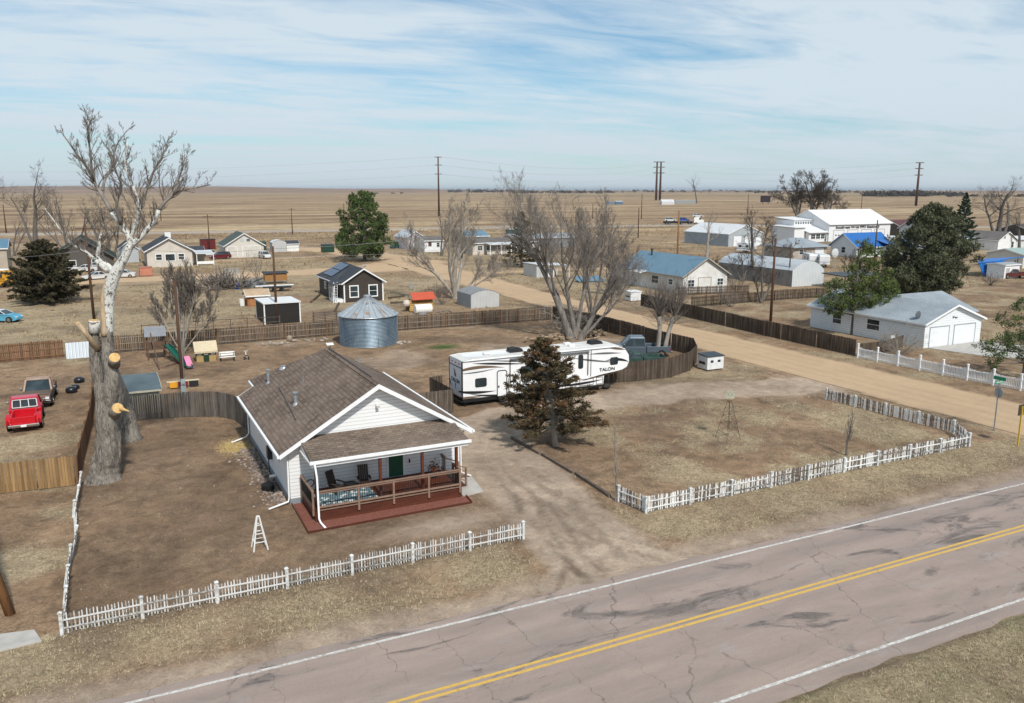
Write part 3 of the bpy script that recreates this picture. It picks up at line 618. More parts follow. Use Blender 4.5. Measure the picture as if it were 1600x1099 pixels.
def leaves(name, cen, size, mat, parent, seed, dirs=None, elong=3.0, quad=False, rnd=None):
    """cloud of small leaf faces: cen (N,3), size (N,)"""
    rg = np.random.default_rng(seed); cen = np.asarray(cen, dtype=float); N = len(cen); size = np.asarray(size).reshape(-1, 1) * rg.uniform(.6, 1.3, (N, 1))
    u = rg.normal(size=(N, 3)); 
    if dirs is not None: u = u * .55 + np.asarray(dirs) * 1.0
    u /= np.linalg.norm(u, axis=1, keepdims=True) + 1e-9; v = np.cross(u, rg.normal(size=(N, 3))); v /= np.linalg.norm(v, axis=1, keepdims=True) + 1e-9
    a = cen + u * size; b = cen + v * size / elong; c = cen - u * size * .6; d = cen - v * size / elong
    V = np.stack([a, b, c, d], 1).reshape(-1, 3); F = np.arange(4 * N).reshape(N, 4)
    rn = rg.random(N) if rnd is None else np.clip(np.asarray(rnd) + rg.normal(size=N) * .12, 0, 1)
    return mesh_np(name, V, F, mat, np.repeat(rn, 4), None, parent)
def leafmat(name, lo, hi, rust=None):
    if name in MC: return MC[name]
    s = NT(name, .8, 0, .2); a = s.attr('rnd'); c = s.mix(a, lo, hi)
    if rust: c = s.mix(s.ramp(s.noise(.55, 3, .6), .48, .64), c, rust)
    s.col(c); s.b.inputs['Transmission Weight'].default_value = 0; MC[name] = s.m; return s.m
def ovoid(h, w_, z0, n, r0, r1, seed, peak=.38, sq=1.0):
    """clumps covering an uneven egg shaped crown"""
    rg = random.Random(seed); out = []
    for i in range(n):
        f = (i + .5) / n; z = z0 + (h - z0) * f; g = (f / peak) ** .5 if f < peak else (1 - ((f - peak) / (1 - peak)) ** 1.7) ** .62; th = i * 2.399 + rg.uniform(-.3, .3)
        R_ = w_/2 * max(.12, g) * rg.uniform(.52, 1.10) * (1 if i % 4 else .45); rr = rg.uniform(r0, r1) * (1 - .35 * f); out.append(((R_*math.cos(th), R_*math.sin(th)*sq, z), rr))
    return out
def conifer(name, label, base, h, w_, seed, mat, trunkmat, z0=.12, nb=90, shape=1.0, droop=-.1, lsize=.14, dens=70, tr=.16, group=None, lean=(0, 0), jag=.35, belly=.12, elong=2.6):
    """ragged conifer: limbs along the trunk, each carrying sprays of small leaf faces"""
    rg = random.Random(seed); t = thing(name, label, 'tree', tuple(base), group); b = Vector(base); T = Tubes(); cen = []; siz = []; dr = []; rn = []
    tp = b + Vector((lean[0], lean[1], h)); T.add([b - Vector((0,0,.05)), b + Vector((lean[0]*.3, lean[1]*.3, h*.35)), b.lerp(tp, .7), tp], [tr*1.3, tr*.85, tr*.45, .02], 8)
    for i in range(nb):
        f = z0 + (1 - z0) * ((i + rg.random()) / nb); prof = ((1 - f) / (1 - z0)) ** shape; low = min(1, (f - z0) / belly + .45)
        L_ = w_/2 * prof * low * rg.uniform(1 - jag, 1 + jag * .5) + .12; th = i * 2.4 + rg.uniform(-.5, .5); up = droop + .5 * f + rg.uniform(-.12, .12)
        d = Vector((math.cos(th), math.sin(th), up)).normalized(); p0 = b.lerp(tp, f); p1 = p0 + d * L_ * .55; p2 = p0 + d * L_ + Vector((0, 0, .08 * L_))
        T.add([p0, p1, p2], [.03 + .02 * L_, .02, .006], 4)
        n = int(dens * (L_ + .25)); tone = rg.random()
        nsp = max(3, int(L_ * 4.5))
        for k in range(nsp):
            g = .22 + .78 * (k + rg.random()) / nsp; q = p0.lerp(p1, g*2) if g < .5 else p1.lerp(p2, g*2 - 1)
            sd = Vector((rg.gauss(0, 1), rg.gauss(0, 1), rg.gauss(0, .5))).normalized(); sl_ = (.16 + .22 * L_ * (1.15 - g)) * rg.uniform(.5, 1.2); e = q + (sd * .8 + d * .7) * sl_; t2 = min(1, max(0, tone * .5 + rg.random() * .5))
            for j in range(max(2, n // nsp)):
                c = q.lerp(e, rg.random()); sp_ = .05 + .07 * sl_; cen.append((c.x + rg.gauss(0, sp_), c.y + rg.gauss(0, sp_), c.z + rg.gauss(0, sp_ * .8))); siz.append(lsize); dr.append(tuple((sd + d).normalized())); rn.append(t2)
    T.build('trunk', trunkmat, t); leaves('crown', cen, siz, mat, t, seed, dr, elong, rnd=rn); return t
def clump_tree(name, label, base, h, clumps, seed, mat, trunkmat, tr=.2, per=420, lsize=.16, stems=None, group=None):
    """pine: rounded needle tufts at the ends of limbs. clumps: list of (centre offset, radius)"""
    rg = random.Random(seed); t = thing(name, label, 'tree', tuple(base), group); b = Vector(base); T = Tubes(); cen = []; siz = []; rn = []; dr = []
    T.add([b - Vector((0,0,.05)), b + Vector((0,0,h*.4)), b + Vector((0,0,h*.97))], [tr*1.2, tr*.8, .03], 8)
    for (c, r) in clumps:
        c = b + Vector(c); r0 = b + Vector((0, 0, max(.2*h, min(.95*h, c.z - b.z - r*.8)))); m_ = r0.lerp(c, .5) + Vector((0, 0, -.1*r)); T.add([r0, m_, c], [.02 + tr*.28, .02 + tr*.15, .02], 5)
        nt_ = max(5, int(r * r * 16))
        for k in range(nt_):
            o = Vector((rg.gauss(0, 1), rg.gauss(0, 1), rg.gauss(0, 1))).normalized() * r * rg.uniform(.35, 1) ** .6; o.z *= .62; q = c + o; tone = rg.random()
            T.add([c, q], [.018, .008], 3)
            for j in range(max(6, int(per * r * r / nt_))):
                v = Vector((rg.gauss(0, 1), rg.gauss(0, 1), rg.gauss(0, 1))); cen.append(tuple(q + v * .13 * (.6 + r * .35))); siz.append(lsize); rn.append(tone * .6 + .4 * rg.random()); dr.append(tuple((v.normalized() + Vector((0, 0, .6)))))
    T.build('trunk', trunkmat, t); leaves('crown', cen, siz, mat, t, seed, dr, 4.0, rnd=rn); return t
# ------------------------------------------------------------ vehicles (local, x forward, wheels on z=0)
def paintm(name, c, rough=.28): return plain(name, c, rough, .0, .5)
def wheel(par, x, y, r=.34, w_=.22, side=1, rim=None):
    m = MB(); m.cyl((x, y - w_/2, r), (x, y + w_/2, r), r, n=20); o = m.build('wheel', TYRE, par); q = MB(); yy = y + side * (w_/2 + .004)
    q.cyl((x, yy - side*.03, r), (x, yy, r), r*.62, n=14); q.cyl((x, yy, r), (x, yy + side*.012, r), r*.2, n=8); q.build('rim', rim or CHROME, o)
def car(name, label, px, rz, paint, cat='car', L_=4.6, W=1.8, H=1.45, suv=False, group=None, two=None, scale=1.0):
    t = local(name, label, cat, tuple(px), rz, group); hw_ = W/2; l = L_/2
    bz = .95 if not suv else 1.05
    b = MB(); b.loft([(-l, .32, hw_*.9), (-l-.02, .72, hw_*.96), (-l+.06, bz-.02, hw_*.93), (-l+.9 if not suv else -l+.3, bz+.02, hw_*.95), (l-1.45, bz+.01, hw_*.97), (l-.35, bz-.16, hw_*.9), (l-.02, bz-.36, hw_*.82), (l, .34, hw_*.82), (l-.3, .24, hw_*.9), (-l+.3, .24, hw_*.92)])
    b.build('body', paint, t, bevel=.05)
    r0, r1 = (-l+.95, -l+1.5) if not suv else (-l+.12, -l+.42); g = MB()
    g.loft([(r0, bz, hw_*.9), (r1, H-.03, hw_*.74), (l-2.05, H-.03, hw_*.74), (l-1.3, bz, hw_*.88)]); g.build('window', GLASS, t)
    rf = MB(); rf.loft([(r1-.06, H-.04, hw_*.76), (r1+.15, H+.01, hw_*.72), (l-2.25, H+.01, hw_*.72), (l-2.0, H-.05, hw_*.76)])
    for sy in (-1, 1):
        for (xa, xb) in ((r0, r1), ((r0+l-1.3)/2, (r1+l-2.05)/2), (l-1.3, l-2.05)): rf.beam((xa, sy*hw_*.9, bz), (xb, sy*hw_*.755, H-.03), .08, .05)
    rf.build('roof', two or paint, t)
    for sx in (-l+.85, l-.88):
        for sy in (-1, 1): wheel(t, sx, sy*(hw_-.1), .33 if not suv else .37, .22, sy)
    for sy in (-1, 1):
        m = MB(); m.box(l-.2, l+.0, sy*hw_*.62-.14, sy*hw_*.62+.14, .62, .76); m.build('headlight', plain('lamp_glass', (.75,.76,.78), .15), t)
        m = MB(); m.box(-l-.035, -l+.06, sy*hw_*.72-.14, sy*hw_*.72+.14, .72, .88); m.build('tail_light', plain('red_lens', (.35,.01,.01), .2), t)
    return t
def pickup(name, label, px, rz, paint, W=1.95, L_=5.3, H=1.8, cab=(-.35, 1.15), crew=False, group=None, step=False, frame=None, bedm=None, roofm=None, hoodm=None):
    t = local(name, label, 'pickup truck', tuple(px), rz, group); l = L_/2; hw_ = W/2; cx0, cx1 = cab; bz = 1.08
    b = MB(); b.loft([(cx0-.1, .42, hw_*.95), (cx0-.1, bz, hw_*.97), (cx1+.15, bz+.0, hw_*.97), (l-.15, bz-.06, hw_*.93), (l, bz-.2, hw_*.92), (l, .45, hw_*.93), (l-.4, .36, hw_*.93)])
    b.build('body', paint, t, bevel=.05)
    h = MB(); h.slab([(cx1+.1, -hw_*.8, bz+.03), (l-.12, -hw_*.76, bz-.02), (l-.12, hw_*.76, bz-.02), (cx1+.1, hw_*.8, bz+.03)], .05); h.build('hood', hoodm or paint, t)
    g = MB(); g.loft([(cx0-.02, bz, hw_*.9), (cx0+.1, H-.04, hw_*.78), (cx1-.62, H-.04, hw_*.78), (cx1+.1, bz, hw_*.9)]); g.build('window', GLASS, t)
    rf = MB(); rf.loft([(cx0+.0, H-.07, hw_*.80), (cx0+.12, H+.02, hw_*.74), (cx1-.72, H+.02, hw_*.74), (cx1-.58, H-.07, hw_*.80)])
    mids = ([(cx0 + .5*(cx1-cx0)+.05,)*2] if crew else [])
    for sy in (-1, 1):
        for (xa, xb) in [(cx0-.0, cx0+.1), (cx1+.1, cx1-.62)] + mids: rf.beam((xa, sy*hw_*.91, bz), (xb, sy*hw_*.79, H-.04), .11, .06)
        rf.beam((cx0+.02, sy*hw_*.86, bz+.0), (cx0+.1, sy*hw_*.76, H-.04), .09, .09)
    rf.build('roof', roofm or paint, t)
    if frame:
        f = MB()
        for y0_, y1_ in ((-hw_*.74, hw_*.74),):
            f.beam((cx0-.03, y0_, bz+.1), (cx0-.03, y1_, bz+.1), .03, .05); f.beam((cx0+.06, y0_*.94, H-.14), (cx0+.06, y1_*.94, H-.14), .03, .05)
            for k in (-1, -.33, .33, 1): f.beam((cx0-.03, k*hw_*.74, bz+.1), (cx0+.06, k*hw_*.70, H-.14), .05, .03)
        f.build('window_frame', frame, t)
    # bed: floor, two walls, front wall, tailgate
    bd = MB(); bh = hw_*(.72 if step else .97)
    bd.box(-l, cx0-.14, -bh, bh, .58, .64)
    for sy in (-1, 1): bd.box(-l, cx0-.14, min(sy*bh, sy*(bh-.08)), max(sy*bh, sy*(bh-.08)), .5, bz+.02)
    bd.box(cx0-.2, cx0-.14, -bh, bh, .5, bz+.02)
    if step:
        for sy in (-1, 1):
            prof = [(-l+.05, .55), (-l+.1, .85), (-l+.35, 1.08), (-l+.85, 1.14), (-l+1.3, 1.05), (-l+1.55, .8), (-l+1.6, .55)]
            bd.slab([(x, sy*hw_*1.02, z) for x, z in prof], (0, -sy*(hw_*1.02-bh), 0))
            bd.box(-l+1.6, cx0-.2, min(sy*bh, sy*hw_*.98), max(sy*bh, sy*hw_*.98), .45, .52)
    bd.build('bed', bedm or paint, t, bevel=.03)
    tg = MB(); tg.box(-l-.05, -l, -bh+.02, bh-.02, .55, bz); tg.build('tailgate', paint, t, bevel=.02)
    bp = MB(); bp.box(-l-.22, -l-.08, -hw_*.9, hw_*.9, .42, .6); bp.box(l+.0, l+.14, -hw_*.95, hw_*.95, .42, .62); bp.build('bumper', CHROME, t, bevel=.03)
    p_ = MB(); p_.box(-l-.235, -l-.222, -.17, .17, .44, .57); p_.build('licence_plate', WHITE, t)
    for sx in (-l+.85, l-.85):
        for sy in (-1, 1): wheel(t, sx, sy*(hw_-.1), .38, .25, sy)
    for sy in (-1, 1):
        m = MB(); m.box(l-.02, l+.03, sy*hw_*.72-.13, sy*hw_*.72+.13, .68, .86); m.build('headlight', plain('lamp_glass', (.75,.76,.78), .15), t)
        m = MB(); m.box(-l-.08, -l+.0, sy*hw_*.9-.06, sy*hw_*.9+.06, .72, .92); m.build('tail_light', plain('red_lens', (.35,.01,.01), .2), t)
        m = MB(); m.box(cx1-.12, cx1+.02, sy*(hw_+.1)-.09, sy*(hw_+.1)+.09, bz+.05, bz+.25); m.build('mirror', CHROME, t, bevel=.02)
    return t
def pole(name, label, base, h, r, mat, arms=(), group=None, cat='utility pole', lean=(0, 0), insul=True, armx=(1, 0)):
    t = thing(name, label, cat, tuple(base), group); b = Vector(base); tp = b + Vector((lean[0], lean[1], h)); m = MB(); m.tube([b - Vector((0,0,.1)), b.lerp(tp, .5), tp], [r*1.15, r, r*.75], 10); m.build('pole', mat, t, smooth=True)
    for (z, L_) in arms:
        c = b.lerp(tp, z / h); m = MB(); ax = Vector((armx[0], armx[1], 0)).normalized(); m.beam(c - ax*L_/2, c + ax*L_/2, .09 * max(1, r/.16), .11 * max(1, r/.16)); o = m.build('crossarm', mat, t)
        if insul:
            q = MB()
            for k in (-.46, -.2, .2, .46): e = c + ax*L_*k; q.cyl(e + Vector((0,0,.05)), e + Vector((0,0,.22)), .05, .035, 8)
            q.build('insulator', plain('porcelain', (.28,.26,.24), .3), o)
    return t
def wire(label, p, q, sag=.6, r=.014, mat=None, group=None):
    pts = []; p = Vector(p); q = Vector(q)
    for i in range(13):
        t = i / 12; v = p.lerp(q, t); v.z -= sag * 4 * t * (1 - t); pts.append(v)
    m = MB(); m.tube(pts, r, 4); o = m.build('power_line', mat or DARK); return tag(o, label, 'cable', group)
# ------------------------------------------------------------ the white house with the porch
SH_MAIN = shingle('brown_shingles', ((.092, .069, .055), (.265, .203, .162), (.170, .131, .106)), 'y', .2, .4)
SH_PORCH = shingle('brown_shingles_porch', ((.098, .074, .058), (.265, .208, .165), (.178, .14, .112)), 'x', .2, .4)
SIDW = siding('white_lap_siding', (.80, .81, .82), .19, (.55, .53, .5), 2, .12)
REDWOOD = M('stained_deck_wood', (.13, .038, .02), (.085, .025, .014), 1.4, .6, 0, .25, .1, .3, (.6, .6, 4))
RAILW = M('tan_rail_wood', (.27, .175, .13), (.20, .13, .095), 3, .7, 0, .12)
def house():
    t = thing('farmhouse', 'white clapboard bungalow with brown shingle roof and railed front porch', 'house', (12.3, 49, 0)); yf, xm, rz, sl_ = 41.4, 12.32, 6.0, .595
    m = MB()
    m.add([(7.6,yf,.3),(17.05,yf,.3),(17.05,yf,3.02),(xm,yf,rz-.1),(7.6,yf,3.02)], [(0,1,2,3,4)]); m.add([(7.6,yf,.3),(7.6,54.2,.3),(7.6,54.2,3.05),(7.6,yf,3.05)], [(0,3,2,1)])
    m.add([(7.6,54.2,.3),(8.5,54.2,.3),(8.5,54.2,3.6),(7.6,54.2,3.05)], [(0,3,2,1)]); m.add([(8.5,54.2,.3),(8.5,56,.3),(8.5,56,3.5),(8.5,54.2,3.6)], [(0,3,2,1)])
    m.add([(8.5,56,.3),(17.05,56.9,.3),(17.05,56.9,3.0),(8.5,56,3.3)], [(0,3,2,1)]); m.add([(17.05,yf,.3),(17.05,56.9,.3),(17.05,56.9,3.02),(17.05,yf,3.02)], [(0,1,2,3)])
    m.build('wall', SIDW, t)
    m = MB(); m.box(7.56,17.09,yf-.04,54.2,0,.3); m.box(8.46,17.09,54.2,56.0,0,.3); m.build('foundation', M('foundation_grey',(.25,.27,.30)), t)
    Z = lambda x: rz - abs(x - xm) * sl_
    r = MB(); r.slab([(xm,40.8,rz),(xm,52.1,rz),(8.05,56.35,Z(8.05)),(8.05,54.5,Z(8.05)),(7.05,54.5,Z(7.05)),(7.05,40.8,Z(7.05))], .13)
    r.slab([(17.6,40.8,Z(17.6)),(17.6,57.4,Z(17.6)),(xm,52.1,rz),(xm,40.8,rz)], .13); r.slab([(8.05,56.35,Z(8.05)-.003),(xm,52.1,rz-.003),(17.6,57.4,Z(17.6)-.003)], .1)
    ro = r.build('roof', SH_MAIN, t)
    m = MB(); m.slab([(xm-.16,40.8,rz-.02),(xm-.16,52.1,rz-.02),(xm,52.1,rz+.07),(xm,40.8,rz+.07)],.05); m.slab([(xm,40.8,rz+.07),(xm,52.1,rz+.07),(xm+.16,52.1,rz-.02),(xm+.16,40.8,rz-.02)],.05); m.build('ridge_cap', SH_MAIN, ro)
    m = MB(); m.beam((xm+.12,42.6,rz+.03),(xm+.12,52.0,rz+.03),.06,.06); m.build('ridge_vent_shadow', DARK, ro)  # dark strip standing in for the shadow line along the ridge vent
    f = MB()                                             # rake boards, gutters
    for xe in (7.05, 17.6):
        f.add([(xm,40.77,rz+.03),(xe,40.77,Z(xe)+.03),(xe,40.77,Z(xe)-.2),(xm,40.77,rz-.22),(xm,40.8,rz+.03),(xe,40.8,Z(xe)+.03),(xe,40.8,Z(xe)-.2),(xm,40.8,rz-.22)],[(0,1,2,3),(7,6,5,4),(0,4,5,1),(2,6,7,3)])
    f.build('rake_board', TRIM, ro)
    for nm_, q0, q1, w_ in (('gutter',(6.98,40.75,2.79),(6.98,54.55,2.79),.13),('gutter',(17.68,40.75,2.79),(17.68,57.4,2.79),.13),('rake_board',(7.05,54.53,2.8),(8.05,54.53,3.38),.06),('gutter',(8.0,54.5,3.36),(8.0,56.3,3.36),.11)): f = MB(); f.beam(q0,q1,w_,.13); f.build(nm_, TRIM, ro)
    m = MB(); m.add([(7.05,40.82,2.72),(17.6,40.82,2.72),(17.6,yf,2.72),(7.05,yf,2.72)],[(0,1,2,3)]); 
    m = MB(); m.slab([(xm-.05,40.81,rz-.2),(7.1,40.81,2.68),(7.1,yf,2.68),(xm-.05,yf,rz-.2)],.03); m.slab([(xm+.05,40.81,rz-.2),(17.5,40.81,2.68),(17.5,yf,2.68),(xm+.05,yf,rz-.2)],.03); m.build('soffit', TRIM, ro)
    for (x, y, h_, rr, cap) in ((9.05, 46.2, .62, .11, 1), (8.75, 53.1, .8, .09, 1), (10.1, 49.0, .35, .035, 0), (15.2, 55.0, .4, .04, 0), (9.9, 54.0,.16,.16,0)):
        m = MB(); z = Z(x); m.cyl((x,y,z-.1),(x,y,z+.1),rr*1.9,rr*1.2,12); m.cyl((x,y,z+.08),(x,y,z+h_),rr,n=12)
        if cap: m.cyl((x,y,z+h_),(x,y,z+h_+.08),rr*1.5,n=12); m.cyl((x,y,z+h_*.6),(x,y,z+h_*.66),rr*1.25,n=12)
        m.build('flue_pipe', GALV, ro)
    m = MB(); m.beam((8.55,43.9,Z(8.55)+.012),(9.0,51.0,Z(9.0)+.012),.05,.015); m.build('flashing', DARK, ro)
    # porch roof
    pr = MB(); pr.slab([(8.15,38.75,2.98),(16.55,38.75,2.98),(16.55,yf-.02,3.55),(8.15,yf-.02,3.55)], .1); p = pr.build('porch_roof', SH_PORCH, t)
    g = MB(); g.box(8.08,16.62,38.62,38.75,2.88,3.02); g.build('gutter', TRIM, p); g = MB(); g.box(8.12,8.16,38.75,yf-.03,2.80,2.92); g.build('rake_board', TRIM, p)
    g = MB(); g.box(8.2,16.5,38.8,41.3,2.80,2.86); g.box(8.2,16.5,38.76,38.9,2.70,2.88); g.build('ceiling', TRIM, p)
    for xx in (8.16, 16.52): g = MB(); g.add([(xx,38.8,2.84),(xx,yf-.03,2.84),(xx,yf-.03,3.46),(xx,38.8,2.88)],[(0,1,2,3)]); g.build('side_panel', SIDW, p)
    # deck
    dk = MB(); 
    for k in range(21): dk.box(8.2,15.95,38.45+k*.14,38.45+k*.14+.134,.58,.62)
    d = dk.build('porch_deck', REDWOOD, t)
    s_ = MB()
    for k in range(4): s_.box(8.2,15.95,38.47-.02,38.47,.02+k*.15,.02+k*.15+.144); s_.box(8.2,8.22,38.49,41.35,.02+k*.15,.02+k*.15+.144); s_.box(15.93,15.95,38.49,41.35,.02+k*.15,.02+k*.15+.144)
    s_.build('skirt', REDWOOD, d)
    for x in (8.42, 11.68, 13.95, 15.86): q = MB(); q.box(x-.07,x+.07,38.86,39.0,.62,2.8); q.build('porch_post', REDWOOD, t)
    def railing(a, b, posts):
        a = Vector(a); b = Vector(b); u = (b-a).normalized(); L_ = (b-a).length; q = MB()
        q.beam(a+Vector((0,0,1.56)), b+Vector((0,0,1.56)), .13, .045); q.beam(a+Vector((0,0,1.47)), b+Vector((0,0,1.47)), .04, .09); q.beam(a+Vector((0,0,.76)), b+Vector((0,0,.76)), .045, .09); q.beam(a+Vector((0,0,.60)), b+Vector((0,0,.60)), .06, .05)
        o = q.build('railing', RAILW, t); q = MB()
        for k in range(int(L_/.115)): c = a + u*(.06+k*.115); q.beam(c+Vector((0,0,.76)), c+Vector((0,0,1.47)), .022, .022)
        q.build('baluster', BLACK, o)
        for s in posts: c = a+u*s*L_; q = MB(); q.beam(c+Vector((0,0,.3)), c+Vector((0,0,1.56)), .1, .1); q.build('railing_post', RAILW, o)
    railing((8.32,38.40,0),(15.9,38.40,0),(.005,.27,.51,.76,.99)); railing((8.14,38.55,0),(8.14,41.2,0),(.02,.97))
    railing((15.9,38.5,0),(15.9,39.6,0),(.95,)); railing((15.9,40.75,0),(15.9,41.3,0),(.05,)); 
    q = MB(); q.box(15.95,16.3,39.65,40.7,.02,.41); q.box(16.3,16.62,39.65,40.7,.02,.21); q.build('step', REDWOOD, t)
    for yy in (39.62, 40.74):
        q = MB(); q.beam((15.9,yy,1.5),(16.75,yy,1.12),.11,.05); q.beam((16.7,yy,0),(16.7,yy,1.12),.1,.1); q.beam((15.95,yy,.75),(16.7,yy,.4),.04,.08); q.build('handrail', RAILW, t)
    door(t, '-y', yf, 13.3, .64, .82, 1.88, plain('green_door', (.012,.085,.045), .35), .1, glass=0)
    m = MB(); fbox(m,'-y',yf,12.99,13.61,2.44,2.50,.0,.035); m.build('transom', GLASS, t)
    window(t,'-y',yf,10.4,1.95,1.35,.42,.09,mull=0); window(t,'-y',yf,15.0,1.95,1.3,.4,.09,mull=0)
    m = MB(); m.box(12.3,12.4,yf-.12,yf,1.95,2.15); m.build('wall_light', BLACK, t); m = MB(); m.box(14.05,14.12,yf-.06,yf,1.3,1.5); m.build('socket_cover', BLACK, t)
    m = MB(); m.box(xm-.05,xm+.05,yf-.15,yf,4.75,4.87); m.cyl((xm+.0,yf-.12,4.8),(xm+.02,yf-.3,4.72),.07,.09); m.build('flood_light', WHITE, t)
    for y in (44.5, 47.5, 51.2): window(t,'-x',7.6,y,1.55,.9,.7,.08)
    dsp = MB(); dsp.tube([(8.3,38.62,2.93),(8.3,38.42,2.73),(8.32,38.28,2.3),(8.32,38.22,.25),(8.34,38.0,.12),(8.42,37.35,.08)],.052,8); dsp.build('downspout', TRIM, t, smooth=True)
    dsp = MB(); dsp.tube([(7.0,41.3,2.75),(7.3,41.36,2.55),(7.52,41.36,2.4),(7.52,41.36,.4),(7.45,41.3,.2),(6.4,41.0,.08)],.05,8); dsp.build('downspout', TRIM, t, smooth=True)
    dsp = MB(); dsp.tube([(7.0,54.3,2.75),(7.5,54.2,2.5),(7.5,54.2,.4),(7.3,54.1,.2),(6.3,53.6,.08)],.05,8); dsp.build('downspout', TRIM, t, smooth=True)
    dsp = MB(); dsp.tube([(17.4,41.35,2.75),(17.12,41.35,2.5),(17.12,41.35,.3),(17.6,41.0,.1)],.05,8); dsp.build('downspout', TRIM, t, smooth=True)
    m = MB(); m.box(7.35,7.6,46.2,46.7,1.0,1.7); m.cyl((7.42,46.45,.2),(7.42,46.45,2.5),.03); m.box(7.4,7.6,43.2,43.5,1.9,2.25); m.build('meter_box', DARK, t)
    m = MB(); m.cyl((7.2,45.2,.35),(7.55,45.2,.35),.09); m.build('dryer_vent', WHITE, t)
house()
def chair(label, x, y, rz):
    t = local('porch_chair', label, 'chair', (x, y, .62), rz, 'brown slatted chairs on the porch'); c = plain('brown_chair', (.045,.028,.022), .6); m = MB()
    for k in range(5): m.box(-.25,.25,-.26+k*.105,-.17+k*.105,.36,.385)
    m.build('seat', c, t); m = MB()
    for k in range(5): x0 = -.27+k*.11; m.slab([(x0,.24,.34),(x0+.1,.24,.34),(x0+.1,.5,1.12),(x0,.5,1.12)],(0,.03,0))
    m.build('backrest', c, t)
    for s in (-1,1):
        m = MB(); m.box(s*.3-.06,s*.3+.06,-.32,.3,.55,.58); m.build('armrest', c, t)
        m = MB(); m.box(s*.29-.025,s*.29+.025,-.3,-.22,0,.55); m.build('leg', c, t); m = MB(); m.beam((s*.28,-.25,.34),(s*.28,.5,.02),.03,.09); m.build('leg', c, t)
    return t
chair('brown slatted porch chair left of the small round table', 9.75, 40.35, R(32)); chair('brown slatted porch chair between the round table and the front door', 11.25, 40.45, R(-8))
t = thing('side_table', 'small round dark table between the two porch chairs', 'table', (10.45, 40.2, .5)); m = MB(); m.cyl((10.45,40.2,1.07),(10.45,40.2,1.10),.33,n=20); m.build('tabletop', BLACK, t)
for k in range(3): a = k*2.1; m = MB(); m.beam((10.45+.22*math.cos(a),40.2+.22*math.sin(a),.62),(10.45+.1*math.cos(a),40.2+.1*math.sin(a),1.07),.03,.03); m.build('leg', BLACK, t)
def rug():
    s = NT('rug_pattern', .95, 0, .1); v = s.n('ShaderNodeTexVoronoi'); v.inputs['Scale'].default_value = 3.2; s.l(s.v, v.inputs['Vector']); s.col(s.mix(s.ramp(v.outputs['Distance'], .36, .42), (.58,.61,.60), (.12,.19,.22)))
    m = MB(); m.box(8.6,11.5,38.7,40.6,.624,.635); return tag(m.build('porch_rug', s.m), 'blue and white patterned rug on the porch floor', 'rug')
rug()
t = thing('potted_plant', 'dry reddish plant in a dark pot at the right end of the porch', 'plant', (15.1,40.3,.62)); m = MB(); m.cyl((15.1,40.3,.62),(15.1,40.3,.97),.16,.2); m.build('pot', DARK, t)
rg = random.Random(4); leaves('foliage', [(15.1+rg.gauss(0,.16),40.3+rg.gauss(0,.16),1.17+rg.gauss(0,.15)) for _ in range(220)], [.08]*220, leafmat('rusty_leaf',(.08,.025,.015),(.2,.07,.03)), t, 4)
m = MB(); m.tube([(8.55+.2*math.cos(a*.7),40.9+.05*a*.2,1.15+.2*math.sin(a*.7)) for a in range(10)],.03,6); tag(m.build('garden_hose', BLACK), 'coiled black hose hung on the left end of the porch', 'hose')
m = MB(); m.box(13.0,13.7,40.5,41.1,.624,.64); tag(m.build('door_mat', DARK), 'dark door mat in front of the green door', 'mat')
m = MB(); m.slab([(7.72,41.3,.03),(7.62,37.3,.03),(16.05,37.45,.03),(16.15,38.42,.03),(8.15,38.42,.03),(8.15,41.3,.03)],.08)
MUL = M('red_mulch', (.15,.05,.036), (.25,.10,.072), 14, .95, 0, 0, .9); tag(m.build('mulch_bed', MUL), kind='structure')
m = MB(); m.beam((7.62,41.3,.05),(7.56,37.26,.05),.04,.12); m.beam((7.56,37.26,.05),(16.08,37.4,.05),.04,.12); m.beam((16.08,37.4,.05),(16.18,38.4,.05),.04,.12); tag(m.build('bed_edging', REDWOOD), 'thin dark red edging board around the red mulch bed', 'garden edging')
m = MB(); m.slab([(16.0,38.45,.1),(17.25,38.6,.1),(17.6,40.9,.1),(16.65,40.9,.1),(16.65,39.6,.1),(16.0,39.6,.1)],.14); tag(m.build('concrete_pad', CONC, None), kind='structure')
m = MB(); m.slab([(-7.5,33.6,.06),(-3.5,32.9,.06),(-3.2,31.9,.06),(-7.5,31.6,.06)],.1); tag(m.build('concrete_slab', CONC), kind='structure')
rg = random.Random(9); m = MB()                          # stones along the side wall
for _ in range(620):
    y = rg.uniform(41.6, 52); x = 7.45 - abs(rg.gauss(0, .55)); r = rg.uniform(.04, .11); m.ball((x, y, r*.4), r, 4, (1, rg.uniform(.7,1.2), .7))
tag(m.build('side_rocks', M('river_rock', (.30,.24,.20), (.17,.14,.125), 1.2, .9, 0, .45)), 'loose stones lying along the left wall of the white bungalow', 'stones', kind='stuff')
m = MB(); m.cyl((6.9,44.0,0),(6.9,44.0,.35),.32,.36,18); m.cyl((6.9,44.0,.3),(6.9,44.0,.352),.30,n=18); tag(m.build('black_tub', BLACK), 'black rubber tub on the stones beside the bungalow wall', 'tub')
